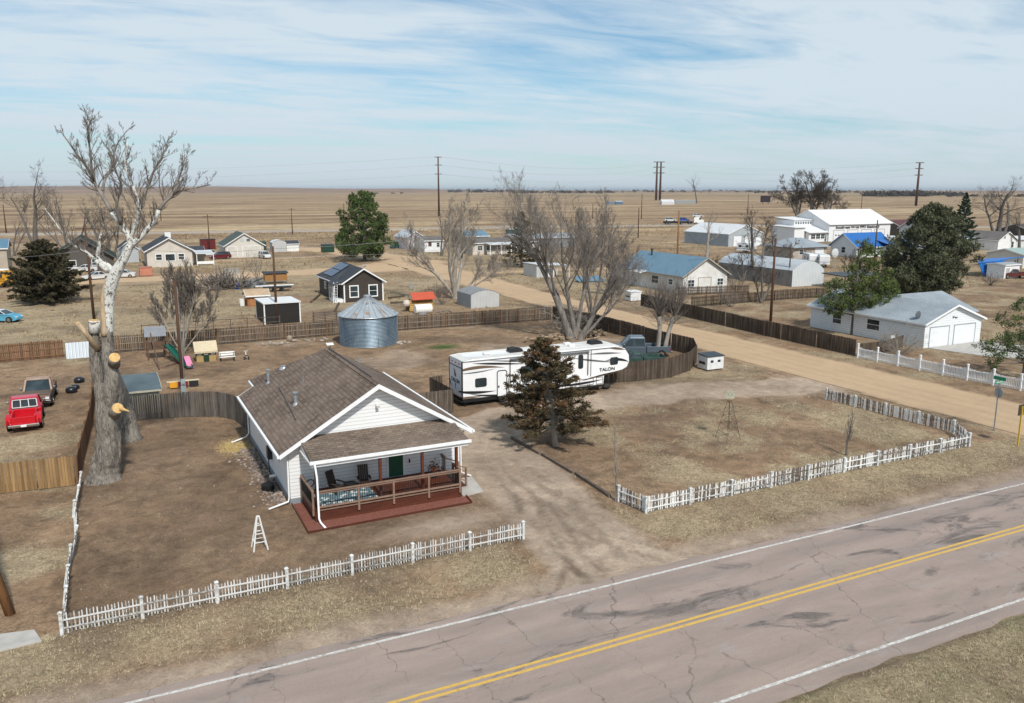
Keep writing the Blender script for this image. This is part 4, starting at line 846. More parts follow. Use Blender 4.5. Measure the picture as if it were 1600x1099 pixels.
# ------------------------------------------------------------ fifth wheel trailer
def rv():
    y0, y1, x0 = 55.3, 57.85, 23.1; ym = (y0+y1)/2; t = thing('fifth_wheel_trailer', 'long white fifth wheel trailer with dark swooshes and TALON lettering', 'trailer', (30, ym, 0)); RVW = M('trailer_white', (.80,.81,.82), (.74,.75,.77), 1.2, .3); BR = plain('bronze_stripe', (.16,.11,.075), .4); BK = plain('black_stripe', (.018,.019,.022), .3); GY = plain('grey_stripe', (.12,.125,.13), .4)
    prof = [(x0,.62),(35.5,.5),(35.55,1.2),(36.0,1.36),(37.1,1.45),(37.75,1.75),(37.95,2.2),(37.9,2.75),(37.5,3.3),(36.6,3.62),(24,3.62),(x0,3.5)]
    m = MB(); n = len(prof); m.add([(x,y0,z) for x,z in prof]+[(x,y1,z) for x,z in prof], [tuple(range(n)),tuple(range(2*n-1,n-1,-1))]+[(i,i+n,(i+1)%n+n,(i+1)%n) for i in range(n)]); m.build('body', RVW, t, bevel=.06)
    m = MB(); m.slab([(x0-.02,y0+.04,3.56),(23.9,y0+.04,3.66),(36.6,y0+.04,3.66),(37.3,y0+.04,3.47),(37.3,y1-.04,3.47),(36.6,y1-.04,3.66),(23.9,y1-.04,3.66),(x0-.02,y1-.04,3.56)],.03); rf = m.build('roof', M('trailer_roof', (.66,.655,.63), (.56,.555,.53), .8, .7), t)
    for x in (28.1, 35.4):
        m = MB(); m.loft([(x-.6,3.66,.38),(x-.55,3.95,.35),(x-.1,4.02,.33),(x+.45,3.9,.3),(x+.6,3.66,.36)], ym); m.build('air_conditioner', BLACK, rf, bevel=.04)
    for x, y in ((25.6,ym-.1),(30.1,ym+.2),(33.1,ym-.1),(33.2,ym+.8)): m = MB(); m.box(x-.25,x+.25,y-.2,y+.2,3.66,3.82); m.build('roof_vent', RVW, rf, bevel=.03)
    m = MB(); m.box(x0,36.6,y0-.03,y0+.02,3.44,3.5); m.build('roof_edge', GY, t)
    # chassis, wheels
    m = MB(); m.box(x0+.05,35.3,y0+.06,y1-.06,.34,.60); m.box(x0-.12,x0+.0,y0+.1,y1-.1,.38,.5); m.build('chassis', BLACK, t)
    for x in (28.6, 29.55, 30.5):
        for yy, sd in ((y0+.16,-1),(y1-.16,1)): wheel(t, x, yy, .38, .24, sd)
    m = MB(); m.box(36.4,36.7,ym-.15,ym+.15,.95,1.42); m.cyl((36.55,ym,.75),(36.55,ym,.95),.08); m.build('kingpin', BLACK, t)
    for yy in (y0+.35, y1-.35): m = MB(); m.beam((35.2,yy,.0),(35.2,yy,.9),.09,.09); m.box(35.08,35.32,yy-.12,yy+.12,0,.03); m.build('landing_leg', DARK, t)
    for yy in (y0+.2, y1-.2): m = MB(); m.beam((x0+.3,yy,0),(x0+.3,yy,.5),.07,.07); m.build('stabiliser', BLACK, t)
    def side(name, pts, mat, par=t, d=.012): 
        m = MB(); m.slab([(x, y0-d, z) for x, z in pts], (0, d+.01, 0)); return m.build(name, mat, par)
    def win(x, z, w_, h_):
        def rr(w_, h_, c): return [(x-w_/2+c,z),(x+w_/2-c,z),(x+w_/2,z+c),(x+w_/2,z+h_-c),(x+w_/2-c,z+h_),(x-w_/2+c,z+h_),(x-w_/2,z+h_-c),(x-w_/2,z+c)]
        o = side('window', rr(w_, h_, .09), BK, d=.03); x_, z_ = x, z; m = MB(); m.box(x-w_/2+.05,x+w_/2-.05,y0-.036,y0-.01,z+.05,z+h_-.05); m.build('pane', GLASS, o)
    win(24.6,1.45,.95,.68); win(28.9,1.75,1.9,.95); win(33.3,2.02,.45,1.12); win(36.45,2.05,.75,.62); win(31.4,2.2,.7,.55)
    # door with dark surround
    m = MB()
    for (a, b) in (((25.95,.55),(25.95,2.45)),((25.95,2.45),(26.08,2.55)),((26.08,2.55),(26.62,2.55)),((26.62,2.55),(26.75,2.45)),((26.75,2.45),(26.75,.55)),((26.75,.55),(25.95,.55))): m.beam((a[0],y0-.02,a[1]),(b[0],y0-.02,b[1]),.05,.05,(0,1,0))
    m.build('door_frame', BK, t); m = MB(); m.box(26.0,26.7,y0-.02,y0,.58,2.5); dr_ = m.build('door', RVW, t); m = MB(); m.box(26.02,26.12,y0-.06,y0-.02,1.25,1.4); m.build('handle', BK, dr_)
    m = MB()
    for k in range(3): m.box(26.0,26.7,y0-.28-.22*k,y0-.05-.22*k,.44-.16*k,.48-.16*k)
    m.beam((26.02,y0-.1,.5),(26.02,y0-.7,.05),.03,.08); m.beam((26.68,y0-.1,.5),(26.68,y0-.7,.05),.03,.08); m.build('steps', DARK, t)
    m = MB(); m.beam((26.9,y0-.03,.9),(26.9,y0-.03,1.9),.03,.03); m.build('grab_bar', DARK, t)
    m = MB(); m.cyl((27.0,y0-.1,3.34),(34.0,y0-.1,3.34),.075,n=10); aw = m.build('awning_roll', GY, t); 
    for x in (27.02, 33.95): m = MB(); m.beam((x,y0-.06,3.3),(x,y0-.06,1.45),.07,.05); m.build('awning_arm', BK, aw)
    # swooshes: lens shaped strips along a bent line
    def sw(pts, mat, name='stripe', d=.011):
        n = 14; P_ = [Vector(p) for p in pts]; up_, dn = [], []
        for i in range(n+1):
            u = i/n; q = (1-u)**2*P_[0] + 2*u*(1-u)*P_[1] + u*u*P_[2]; tn = (2*(1-u)*(P_[1]-P_[0])+2*u*(P_[2]-P_[1])).normalized(); w_ = P_[3][0]*math.sin(math.pi*min(1,max(0,u*(1-P_[3][1])+P_[3][1])))*.5
            up_.append((q.x - tn.y*w_, q.y + tn.x*w_)); dn.append((q.x + tn.y*w_, q.y - tn.x*w_))
        V = [(x,y0-d,z) for x,z in up_+dn]; F = [(i,i+1,n+2+i,n+1+i) for i in range(n)]; m = MB(); m.add(V, [tuple(reversed(f)) for f in F]); m.add([(x,y+.004,z) for x,y,z in V], F); m.build(name, mat, t)
    sw([(23.12,2.86),(24.6,3.12),(26.6,2.75),(.24,.25)],BR); sw([(23.12,2.6),(24.3,2.55),(25.9,2.75),(.1,.1)],GY); sw([(23.9,3.3),(25.5,3.15),(28.6,2.85),(.16,0)],BK); sw([(25.2,3.42),(27,3.2),(29.4,2.95),(.1,0)],GY)
    sw([(22.95,1.22),(24.2,.98),(25.9,1.02),(.22,.2)],BK); sw([(23.7,.98),(25,.62),(27.4,.62),(.14,0)],BK); sw([(23.12,.74),(23.8,.72),(24.7,.72),(.16,.3)],BR); sw([(26.9,.66),(29,.78),(31,1.3),(.1,0)],BK)
    sw([(29.6,1.5),(31,1.2),(33.2,1.0),(.16,0)],BK); sw([(32.6,2.95),(34,2.6),(36.9,2.2),(.14,0)],GY,d=.015); sw([(34.0,3.12),(35.6,3.1),(37.2,2.95),(.16,0)],GY); sw([(35.6,2.45),(37,2.6),(37.9,2.15),(.22,.0)],BK,d=.015); sw([(35.9,3.45),(36.8,3.4),(37.55,3.2),(.2,0)],BR)
    sw([(33.2,.95),(35.3,1.35),(37.5,1.5),(.14,0)],BR); sw([(31.2,.78),(33.5,.72),(35.5,.95),(.2,.1)],BK,d=.015); sw([(34.0,1.18),(35.9,1.3),(37.8,1.65),(.08,0)],BK)
    m = MB(); m.beam((34.25,y0-.02,1.3),(34.25,y0-.02,3.42),.045,.04,(0,1,0)); m.beam((x0+.0,y0-.02,.6),(x0+.0,y0-.02,3.5),.05,.05); m.build('seam_trim', BK, t)
    for (xa, xb, za, zb) in ((31.9,32.9,.6,1.05),(33.2,34.5,.62,1.12),(34.8,35.4,.6,1.15)):
        m = MB()
        for a, b in (((xa,za),(xb,za)),((xb,za),(xb,zb)),((xb,zb),(xa,zb)),((xa,zb),(xa,za))): m.beam((a[0],y0-.018,a[1]),(b[0],y0-.018,b[1]),.03,.025,(0,1,0))
        m.build('storage_hatch', BK, t)
    text('TALON', .37, BK, t, (35.05,y0-.03,1.62), (1,0,0), (0,0,1), sx=1.2, bold=1.2)
    # rear wall: ramp door, frame, lamps, emblem
    m = MB()
    for a, b in (((y0+.05,.66),(y0+.05,3.46)),((y1-.05,.66),(y1-.05,3.46)),((y0+.05,3.0),(y1-.05,3.0)),((y0+.05,.68),(y1-.05,.68))): m.beam((x0-.012,a[0],a[1]),(x0-.012,b[0],b[1]),.05,.07,(1,0,0))
    m.build('ramp_door_frame', BK, t); m = MB(); m.box(x0-.03,x0,y0+.12,y1-.12,.75,2.93); m.build('ramp_door', M('trailer_rear_white',(.74,.76,.79),(.66,.69,.73),1,.35), t)
    for y in (y0+.6,ym,y1-.6): m = MB(); m.box(x0-.03,x0,y-.1,y+.1,3.2,3.28); m.build('marker_lamp', plain('red_lens',(.35,.01,.01),.2), t)
    for y in (y0+.25,y0+.6,y1-.25,y1-.6): m = MB(); m.box(x0-.045,x0,y-.12,y+.12,.66,.76); m.build('tail_light', plain('red_lens',(.35,.01,.01),.2), t)
    text('TALON', .42, BK, t, (x0-.045,y1-.42,1.72), (0,-1,0), (0,0,1), sx=1.2)
    m = MB(); E_ = lambda pts: m.slab([(x0-.04, ym+a, b) for a, b in pts], (.01,0,0)); E_([(.28,2.78),(.05,2.62),(-.12,2.32),(-.1,2.2),(.12,2.3),(.2,2.5)]); E_([(.2,2.45),(.1,2.28),(-.2,2.14),(0,2.16),(.2,2.25)]); E_([(.12,1.62),(-.12,1.62),(-.04,1.5),(-.04,1.3),(.0,1.2),(.04,1.3),(.04,1.5)]); m.build('emblem', BK, t)
    m = MB(); m.slab([(x0-.035,y0+.1,1.3),(x0-.035,y0+.9,1.05),(x0-.035,y0+.1,1.12)],(.01,0,0)); m.slab([(x0-.035,y1-.1,1.9),(x0-.035,y1-.55,1.25),(x0-.035,y1-.1,1.5)],(.01,0,0)); m.build('stripe', BK, t)
rv()
m = MB(); m.ball((35.95,55.6,.25),.3,6,(1.3,1,.8)); tag(m.build('covered_generator', plain('dark_tarp',(.025,.024,.02),.7)), 'dark covered bundle on the ground under the trailer nose', 'bundle')
# ------------------------------------------------------------ grain bin
def grain_bin():
    cx, cy, r, h, pk = 24.55, 84.4, 3.05, 3.15, 5.0; t = thing('grain_bin', 'round corrugated galvanised grain bin with conical ribbed roof', 'grain bin', (cx, cy, 0))
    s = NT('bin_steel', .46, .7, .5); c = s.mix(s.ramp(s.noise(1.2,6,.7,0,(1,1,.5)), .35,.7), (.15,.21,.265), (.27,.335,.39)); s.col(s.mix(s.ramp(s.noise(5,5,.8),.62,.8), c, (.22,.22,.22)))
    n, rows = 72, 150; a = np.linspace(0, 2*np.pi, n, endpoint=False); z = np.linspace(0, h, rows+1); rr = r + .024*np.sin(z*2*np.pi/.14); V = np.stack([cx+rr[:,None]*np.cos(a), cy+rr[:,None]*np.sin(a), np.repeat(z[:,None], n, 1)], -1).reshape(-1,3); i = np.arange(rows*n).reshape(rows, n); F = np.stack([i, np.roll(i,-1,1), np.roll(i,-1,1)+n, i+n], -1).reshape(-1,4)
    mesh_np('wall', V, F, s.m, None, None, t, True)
    m = MB(); rg = random.Random(2)
    for k in range(14):
        an = -1.15 - 1.57*.25 + k*.45; 
        zz = (.0,.0)[0] + (k%3)*1.05; m.beam((cx+(r+.03)*math.cos(an), cy+(r+.03)*math.sin(an), zz), (cx+(r+.03)*math.cos(an), cy+(r+.03)*math.sin(an), zz+1.04), .06,.03)
    m.build('seam', M('seam_steel',(.2,.23,.26),None,3,.5,.5), t)
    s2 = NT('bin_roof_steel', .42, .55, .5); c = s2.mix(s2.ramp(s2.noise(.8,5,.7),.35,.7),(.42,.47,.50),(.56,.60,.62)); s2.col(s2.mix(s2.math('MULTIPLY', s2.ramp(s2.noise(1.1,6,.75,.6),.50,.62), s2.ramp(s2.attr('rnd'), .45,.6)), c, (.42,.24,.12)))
    m = MB(); N = 28; m.rg = random.Random(12)
    for k in range(N):
        a0, a1 = 2*math.pi*k/N, 2*math.pi*(k+1)/N; R_ = r+.12; m.add([(cx+R_*math.cos(a0),cy+R_*math.sin(a0),h-.03),(cx+R_*math.cos(a1),cy+R_*math.sin(a1),h-.03),(cx+.38*math.cos(a1),cy+.38*math.sin(a1),pk-.15),(cx+.38*math.cos(a0),cy+.38*math.sin(a0),pk-.15)],[(0,1,2,3)])
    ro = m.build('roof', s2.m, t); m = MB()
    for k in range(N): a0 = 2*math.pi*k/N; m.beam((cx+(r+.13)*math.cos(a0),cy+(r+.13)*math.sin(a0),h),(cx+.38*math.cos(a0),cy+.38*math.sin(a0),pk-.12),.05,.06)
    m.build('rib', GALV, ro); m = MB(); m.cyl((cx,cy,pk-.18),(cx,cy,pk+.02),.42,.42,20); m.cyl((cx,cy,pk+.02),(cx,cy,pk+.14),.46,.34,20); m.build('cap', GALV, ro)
    m = MB(); m.tube([(cx+(r+.12)*math.cos(x*math.pi/24),cy+(r+.12)*math.sin(x*math.pi/24),h-.06) for x in range(49)],.05,6,False); m.build('eave_ring', GALV, t)
    m = MB(); 
    for k in range(2): a0 = -1.9 + k*.55; q = .45; x_, y_ = cx+1.2*math.cos(a0), cy+1.2*math.sin(a0); m.box(x_-.12,x_+.12,y_-.12,y_+.12,4.1,4.5)
    m.build('roof_vent', GALV, ro)
grain_bin()
m = MB(); m.cyl((19.2,79.6,0),(19.2,79.6,1.05),.035); tg_ = thing('stand_sign','small white tray on a post left of the grain bin','post',(19.2,79.6,0)); m.build('post', DARK, tg_); m = MB(); m.slab([(18.85,79.4,1.05),(19.55,79.4,1.05),(19.55,79.85,1.2),(18.85,79.85,1.2)],.03); m.build('tray', WHITE, tg_)
# ------------------------------------------------------------ fences
PICK = NT('worn_white_pickets', .8, 0, .2); _a = PICK.attr('rnd'); _f = PICK.math('ADD', PICK.noise(7, 5, .8), PICK.math('MULTIPLY', PICK.math('SUBTRACT', _a, .5), .6)); PICK.col(PICK.mix(PICK.ramp(_f, .40, .54), (.13, .11, .095), (.74, .74, .73))); PICK = PICK.m
PICKA = NT('thin_white_pickets', .8, 0, .2); _a = PICKA.attr('rnd'); _f = PICKA.math('ADD', PICKA.noise(7, 5, .8), PICKA.math('MULTIPLY', PICKA.math('SUBTRACT', _a, .5), .5)); PICKA.col(PICKA.mix(PICKA.ramp(_f, .30, .56), (.17, .15, .135), (.62, .62, .61))); PICKA = PICKA.m
PPOST = M('worn_white_post', (.66, .68, .68), (.36, .35, .33), 6, .7, lo=.42, hi=.62)
VINYL = M('white_vinyl', (.82, .83, .84), (.76, .77, .79), 2, .35)
picket_fence('picket_fence', 'gappy white picket fence along the road before the porch, with worn leaning pickets', [(-2.56,32.09),(16.4,32.15)], .80, PICKA, PPOST, 2.72, .118, .045, .03, .014, 3, ph=.07, postw=.115)
picket_fence('picket_fence', 'leaning bluish white picket fence running back from the road on the left', [(-2.3,49.0),(-2.5,44.4),(-2.35,40.8),(-2.6,36.4),(-2.56,32.3)], .80, PICK, PPOST, 2.6, .15, .05, .12, .09, 5, lean=.2, endpost=False, ph=.06, postw=.11)
picket_fence('picket_fence', 'peeling white picket fence round the empty corner lot by the gravel street', [(23.02,34.2),(23.35,32.22),(48.2,32.3),(50.0,34.7),(49.4,45.1)], .82, PICK, PPOST, 2.72, .105, .062, .03, .02, 8, ph=.06, postw=.12)
picket_fence('vinyl_fence', 'clean white vinyl fence with scalloped pickets across the gravel street', [(64.7,55.6),(65.0,51.3),(65.3,44.6),(65.9,38),(66.2,24)], 1.12, VINYL, VINYL, 2.15, .125, .07, 0, 0, 9, ph=.26, postw=.13, scallop=.16, rnd_lo=1)
WOODK = M('brown_fence_wood', (.075,.055,.042), (.13,.10,.078), 1.6, .9, 0, .4, .3, .15, (3,3,.5)); RAILP = M('pale_rail_wood', (.26,.21,.165), (.17,.135,.105), 2, .9, 0, .2)
board_fence('board_fence', 'long weathered board fence with rails facing the yard behind the grain bin', [(-1.8,90.15),(21.5,90.5),(49.7,89.7)], 1.72, WOODK, WOODR, -1, 2.44, seed=2, gap=.02)
board_fence('board_fence', 'reddish brown board fence at the far left edge behind the parked trucks', [(-30,89.6),(-9.7,89.8),(-4.3,90.1)], 1.75, WOODR, WOODR, -1, seed=3, gap=.012)
board_fence('board_fence', 'old grey board fence across the yard behind the big stump and the meter pole', [(-1.2,61.6),(.2,62.4),(4.2,61.7),(6.3,60.8),(7.3,59.3),(7.75,55.4)], 1.85, WOODG, WOODG, 0, seed=4)
board_fence('board_fence', 'narrow brown board fence beside the big stump, running back from the road', [(-2.35,49.4),(-1.75,62),(-1.5,76.5)], 1.7, WOODR, WOODR, 1, seed=5, gap=.01, lean=-.03)
board_fence('board_fence', 'golden tan board fence in front of the red pickup at the left edge', [(-9.5,49.6),(-6.1,49.75),(-2.45,49.35)], 1.75, WOODY, WOODY, 0, seed=6)
board_fence('board_fence', 'dark brown board fence curving round the grey pickup behind the trailer', [(36.6,57.3),(40,56.75),(43.3,56.7),(46.4,58.1),(49.1,60.6),(51.1,63.6),(50.9,66.8)], 1.78, WOODD, WOODD, 0, seed=7)
board_fence('board_fence', 'dark board fence with rails inside, along the gravel street behind the bare trees', [(50.9,66.9),(51.0,80.8),(49.75,89.6)], 1.75, WOODD, WOODD, 1, seed=8)
board_fence('board_fence', 'short dark board fence with a gate gap at the rear of the trailer', [(19.4,54.45),(21.9,54.4)], 1.75, WOODF, WOODF, 0, seed=9)
board_fence('board_fence', 'dark fence return beside the trailer rear, seen end on', [(21.95,54.5),(21.9,58.9),(23.0,58.95)], 1.75, WOODD, WOODD, 0, seed=10)
board_fence('board_fence', 'new orange board panel beside the bungalow roof', [(18.0,54.5),(19.35,54.47)], 1.78, CEDARW, CEDARW, 0, seed=11)
board_fence('board_fence', 'dark plank fence along the far side of the gravel street', [(66.9,95),(66.0,82.8),(65.3,69),(65.0,56.1)], 1.75, WOODD, WOODD, 0, seed=12)
board_fence('board_fence', 'dark fence return in front of the pale bungalow with the garage', [(65.2,56.0),(69,56.1),(73.5,57.6)], 1.3, WOODD, WOODD, 0, seed=13)
board_fence('board_fence', 'old fence with gaps in front of the curved steel shed', [(72.5,91.0),(90.7,91.5),(98.5,90.6)], 1.5, WOODD, WOODD, -1, seed=14, gap=.04)
board_fence('board_fence', 'short fence beside the blue roofed white house', [(79,102.5),(91,100)], 1.3, WOODD, WOODD, -1, seed=15, gap=.04)
# low wire and pole pen behind the long fence
t = thing('wire_fence', 'low wire and pole fence behind the yard tree', 'fence', (8, 100, 0))
for k in range(9): x = 3 + k*1.9; m = MB(); m.beam((x,100+.2*math.sin(k),0),(x+.06,100+.2*math.sin(k),1.25),.09,.09); m.build('post', WOODG, t)
m = MB(); m.beam((3,100,1.1),(11,100.1,1.2),.07,.07); m.beam((11,100.1,1.2),(18.2,100,1.1),.06,.06); m.beam((3,100,.5),(18.2,100,.55),.05,.05); m.build('rail', WOODG, t)
t = thing('pole_corral', 'grey pole corral between the black shed and the grain bin', 'fence', (23, 99, 0))
for k in range(6): x = 21.6 + k*1.35; m = MB(); m.beam((x,97,0),(x,97,1.8),.1,.1); m.build('post', WOODG, t)
m = MB(); rg = random.Random(3)
for k in range(9): m.beam((21.4,97+rg.uniform(-.1,.1),.2+k*.19),(28.6,97+rg.uniform(-.1,.1),.2+k*.19+rg.uniform(-.06,.06)),.06,.07)
m.build('rail', WOODG, t)

# ------------------------------------------------------------ trees
BARKG = M('grey_bark', (.16, .145, .13), (.085, .075, .066), 3.2, .95, 0, .1, .8, .3, (1, 1, .35))
BARKP = M('pale_bark', (.36, .325, .28), (.22, .195, .165), 2.5, .9, 0, .15, .6, .3, (1, 1, .4))
TWIG = M('twig_brown', (.20, .172, .15), (.135, .115, .10), 2, .9, 0, .3)
BARKL = M('lighter_grey_bark', (.255, .235, .215), (.12, .105, .092), 3.2, .95, 0, .1, .8, .3, (1, 1, .35)); TWIGL = M('twig_grey', (.24, .215, .195), (.17, .15, .135), 2, .9, 0, .3)  # lighter, greyer bark and twigs for the clump behind the trailer
TWIGP = M('twig_pale', (.33, .29, .25), (.22, .19, .16), 2, .9, 0, .3)
TWIGD = M('twig_dark', (.085, .068, .056), (.06, .05, .042), 2, .9, 0, .3)
CUT = M('fresh_cut_wood', (.66, .45, .20), (.46, .27, .10), 9, .8, lo=.3, hi=.7)
LIMBG = M('grey_limb', (.30,.27,.245), (.15,.13,.115), 2.5, .9, 0, 0, .5, .3, (1,1,.5))
TANW = M('stripped_tan_wood', (.52,.40,.26), (.30,.22,.15), 3, .85, 0, 0, .5, .3, (2,2,.4))
def deep_bark(name, c1, c2, c3):
    s = NT(name, .95, 0, .15); f = s.noise(5.5, 8, .72, 1.2, (1.6, 1.6, .38)); f2 = s.noise(.9, 4, .6)
    c = s.mix(s.ramp(f, .40, .60), c2, c1); c = s.mix(s.ramp(f2, .35, .7), c, s.mix(.5, c, c3)); s.col(c); s.bump(f, 1.0, .09); return s.m
DBARK = deep_bark('furrowed_bark', (.30, .27, .235), (.048, .041, .035), (.36, .325, .28))
def birch():
    s = NT('white_limb_bark', .8, 0, .2); f = s.noise(4.5, 6, .7, 1.5, (1.2, 1.2, .8)); s.col(s.mix(s.ramp(f, .52, .60), (.60, .60, .57), (.075, .065, .058))); s.bump(f, .5, .03); return s.m
BIRCH = birch()
def hero_tree():
    base = at(166, 750); D0 = base.x*math.sin(AZ) + base.y*math.cos(AZ); px = 1 / FPX * (D0 + 2)
    t = thing('cottonwood_tree', 'huge cut back cottonwood with furrowed trunk, pale limbs and fresh orange saw cuts', 'tree', tuple(base))
    def pt(x, y, d=0): return at_d(x, y, D0 + d)
    def limb(name, pts, mat, n=16, sub=3, cap=None, par=t, wob=.0, seed=1):
        P_ = [pt(p[0], p[1], p[3] if len(p) > 3 else 0) for p in pts]; Rr = [p[2]*px*(.88 if mat is DBARK and p[1] < 745 else 1) for p in pts]; q = []; r = []; rg = random.Random(seed)
        for i in range(len(P_)-1):                      # Catmull-Rom
            a, b, c, d = P_[max(i-1,0)], P_[i], P_[i+1], P_[min(i+2,len(P_)-1)]
            for k in range(sub):
                u = k/sub; q.append(.5*((2*b)+(c-a)*u+(2*a-5*b+4*c-d)*u*u+(3*b-a-3*c+d)*u**3)); r.append((Rr[i]*(1-u)+Rr[i+1]*u)*(1+rg.uniform(-wob,wob)*.12))
        q.append(P_[-1]); r.append(Rr[-1]); m = MB(); m.tube(q, r, n); 
        if wob:
            A_ = np.array(m.v); nx_ = fbm(A_[:,0]*2.6, A_[:,1]*2.6 + A_[:,2]*.45, 1., 3) - .5; ny_ = fbm(A_[:,0]*2.6 + 7, A_[:,1]*2.6 - A_[:,2]*.45, 1., 4) - .5; A_[:,0] += nx_*wob*3.4; A_[:,1] += ny_*wob*3.4; m.v = [tuple(v) for v in A_]
        return m.build(name, mat, par, smooth=True), q, r
    tr, _, _ = limb('trunk', [(161,764,36),(162,752,28),(164,735,23),(168,712,20.5),(169,680,18.5),(169,650,17.5,-.1),(165,618,17),(163,600,13)], DBARK, 44, 8, wob=.13)
    limb('trunk', [(168,640,13,-.15),(173,612,13,-.2),(175,586,11.5,-.3),(171,560,9.5,-.2),(169,540,9),(168,520,8.5),(167,508,7)], DBARK, 24, 5, wob=.07)
    limb('trunk', [(158,640,9,.3),(157,610,9.5,.4),(152,580,10,.4),(149,548,9.5,.3),(148,520,8,.2),(147,502,7.5,.1)], DBARK, 20, 5, wob=.06)
    limb('root_flare', [(152,715,9,-.2),(143,742,8,-.4),(131,761,4,-.6)], DBARK, 12, 4, wob=.06)
    # saw cuts
    def stub(a, b, ra, rb, da, db, bark=DBARK):
        A, B = pt(a[0], a[1], da), pt(b[0], b[1], db); m = MB(); m.tube([A, A.lerp(B, .6), B], [ra*px, rb*px*1.05, rb*px], 16); o = m.build('cut_limb', bark, t, smooth=True)
        n_ = (B-A).normalized(); m = MB(); m.cyl(B + n_*.0, B + n_*.03, rb*px*.96, rb*px*.93, 18); m.build('saw_cut', CUT, o)
    stub((178,570), (179,559), 9, 8, -.3, -.95); stub((175,650), (184,638), 11, 8.5, 0, -.9); stub((148,520), (147,501), 8.3, 7.8, .15, .15, BIRCH); stub((153,545), (121,505), 6, 3.2, .2, -.5, TANW)
    m = MB(); a, b = pt(188,638,-.95), pt(202,643,-1.1); m.tube([a, b], [.12, .02], 6); m.build('splinter', CUT, t)
    # upper limbs
    T_ = []; W_ = lambda pts, sd: T_.append(limb('limb', [(p[0],p[1],p[2],(p[3] if len(p)>3 else 0)) for p in pts], BIRCH if pts[0][2] > 3.6 else LIMBG, 10, 3, wob=0 if pts[0][2] < 5 else .03, seed=sd)[1:])
    W_([(168,522,8.5),(170,495,7),(171,468,7.5),(174,444,9),(184,421,8),(196,400,6),(204,383,5.2)], 1)
    W_([(203,386,5),(220,370,4.2),(238,349,3.6),(248,328,3.1)], 2); W_([(248,328,3.1),(262,312,2.3),(285,298,1.5),(330,289,.5)], 12)
    W_([(204,384,5),(202,370,4.8),(189,351,4.2),(175,332,3.4)], 3); W_([(175,332,3.4),(160,306,2.8),(150,290,2.4),(138,265,1.8),(118,238,1.2),(94,204,.5)], 13)
    W_([(202,371,4.4),(212,352,4),(217,332,3.2),(214,312,2.6),(206,286,2),(196,260,1.5),(199,222,.7)], 4)
    W_([(216,330,3,.3),(228,297,2.1,.6),(241,266,1.5,.9),(256,240,1,1.1),(264,212,.5,1.2)], 5)
    W_([(178,424,5),(168,415,4),(153,404,3.6),(155,385,3),(158,366,2.2)], 6); W_([(170,425,4),(150,408,3,-.3),(134,394,2.2,-.6),(108,378,1.5,-1),(84,345,1,-1.4),(70,326,.5,-1.6)], 7)
    W_([(160,306,2.4,.2),(163,283,1.9,.6),(175,260,1.3,.9),(181,230,.9,1.2),(199,203,.5,1.4)], 8); W_([(145,280,2,-.2),(141,240,1.5,-.6),(138,205,1,-.9),(141,187,.5,-1)], 9)
    W_([(248,328,2.4,.2),(267,300,1.6,.8),(284,268,1,1.2),(289,243,.5,1.4)], 10); W_([(189,351,3,-.3),(182,320,2.2,-.9),(190,290,1.6,-1.2),(178,262,1,-1.5),(170,230,.6,-1.7)], 11)
    limb('debarked_limb', [(164,525,5,-.2),(163,500,4.2,-.2),(162,470,3.8,-.15),(167,436,3,-.1)], TANW, 10, 3, wob=.02)
    T = Tubes(); C = Tubes(); rg = random.Random(21); P = dict(levels=4, kids=(4, 4, 4, 3), ratio=.55, ang=.62, wob=.2, up=.14, rmin=.008, tl=-1, f0=.15, xt=2)
    for k, (q, r) in enumerate(T_):
        if k == 0: continue
        n = max(5, int(len(q) * 1.45))
        for j in range(n):
            i = int((.25 + .74 * (j + rg.random())/n) * (len(q)-1)); i = min(i, len(q)-2); b = (q[i+1]-q[i]).normalized(); d = rdir(rg, b, rg.uniform(.4, 1.0), .15)
            grow(rg, q[i], d, rg.uniform(.7, 1.9) * (1.15 - .9*i/len(q)), min(.035, r[i]*.45), 1, T, C, P)
    C.build('crown', TWIG, t)
hero_tree()
b2 = at(201, 687)
t = thing('tree_trunk', 'second furrowed trunk leaning behind the huge cut cottonwood', 'tree', tuple(b2)); D2 = b2.x*math.sin(AZ)+b2.y*math.cos(AZ)
m = MB(); m.tube([at_d(x, y, D2 + d) for x, y, d in ((203,696,0),(200,680,0),(196,650,0),(186,615,0),(172,580,-.4),(163,560,-.8))], [1.05,.72,.6,.55,.5,.45], 20); o = m.build('trunk', DBARK, t, smooth=True)
rg = random.Random(5)
def bt(name, label, px_, tp, r, seed, mats, P=None, stems=None, cat='tree', xt=None, hm=None):
    b = at(*px_); h = hm or (top(px_[0], px_[1], tp, xt) ); return bare_tree(name, label, b, h, r, seed, mats, P, stems, cat=cat)
GB = (BARKG, TWIG); PB = (BARKP, TWIGP); DB = (BARKG, TWIGD)
bt('bare_tree', 'multi stemmed bare yard tree with pale base, between the meter pole and playhouse', (286,553), 405, .3, 31, (BARKP, TWIG), dict(levels=4, kids=(8,9,8,8), ratio=.5, ang=.5, wob=.13, up=.16),
   [((.1,.1,1),4.2,.11),((-.22,0,1),4.2,.10),((.22,-.1,1),4.4,.11),((-.1,.3,1),4.4,.10),((.55,-.2,.9),3.6,.07),((-.5,.3,.9),3.4,.07),((.1,-.3,1),4.3,.09)])
bt('bare_tree', 'tall bare cottonwood with twisted dark limbs at the far left', (58,392), 248, .6, 32, DB, dict(levels=5, kids=(5,6,5,4,3), ratio=.58, ang=.9, wob=.22, up=.08), [((.0,0,1),15,.7),((-.5,.3,1),14,.4)])
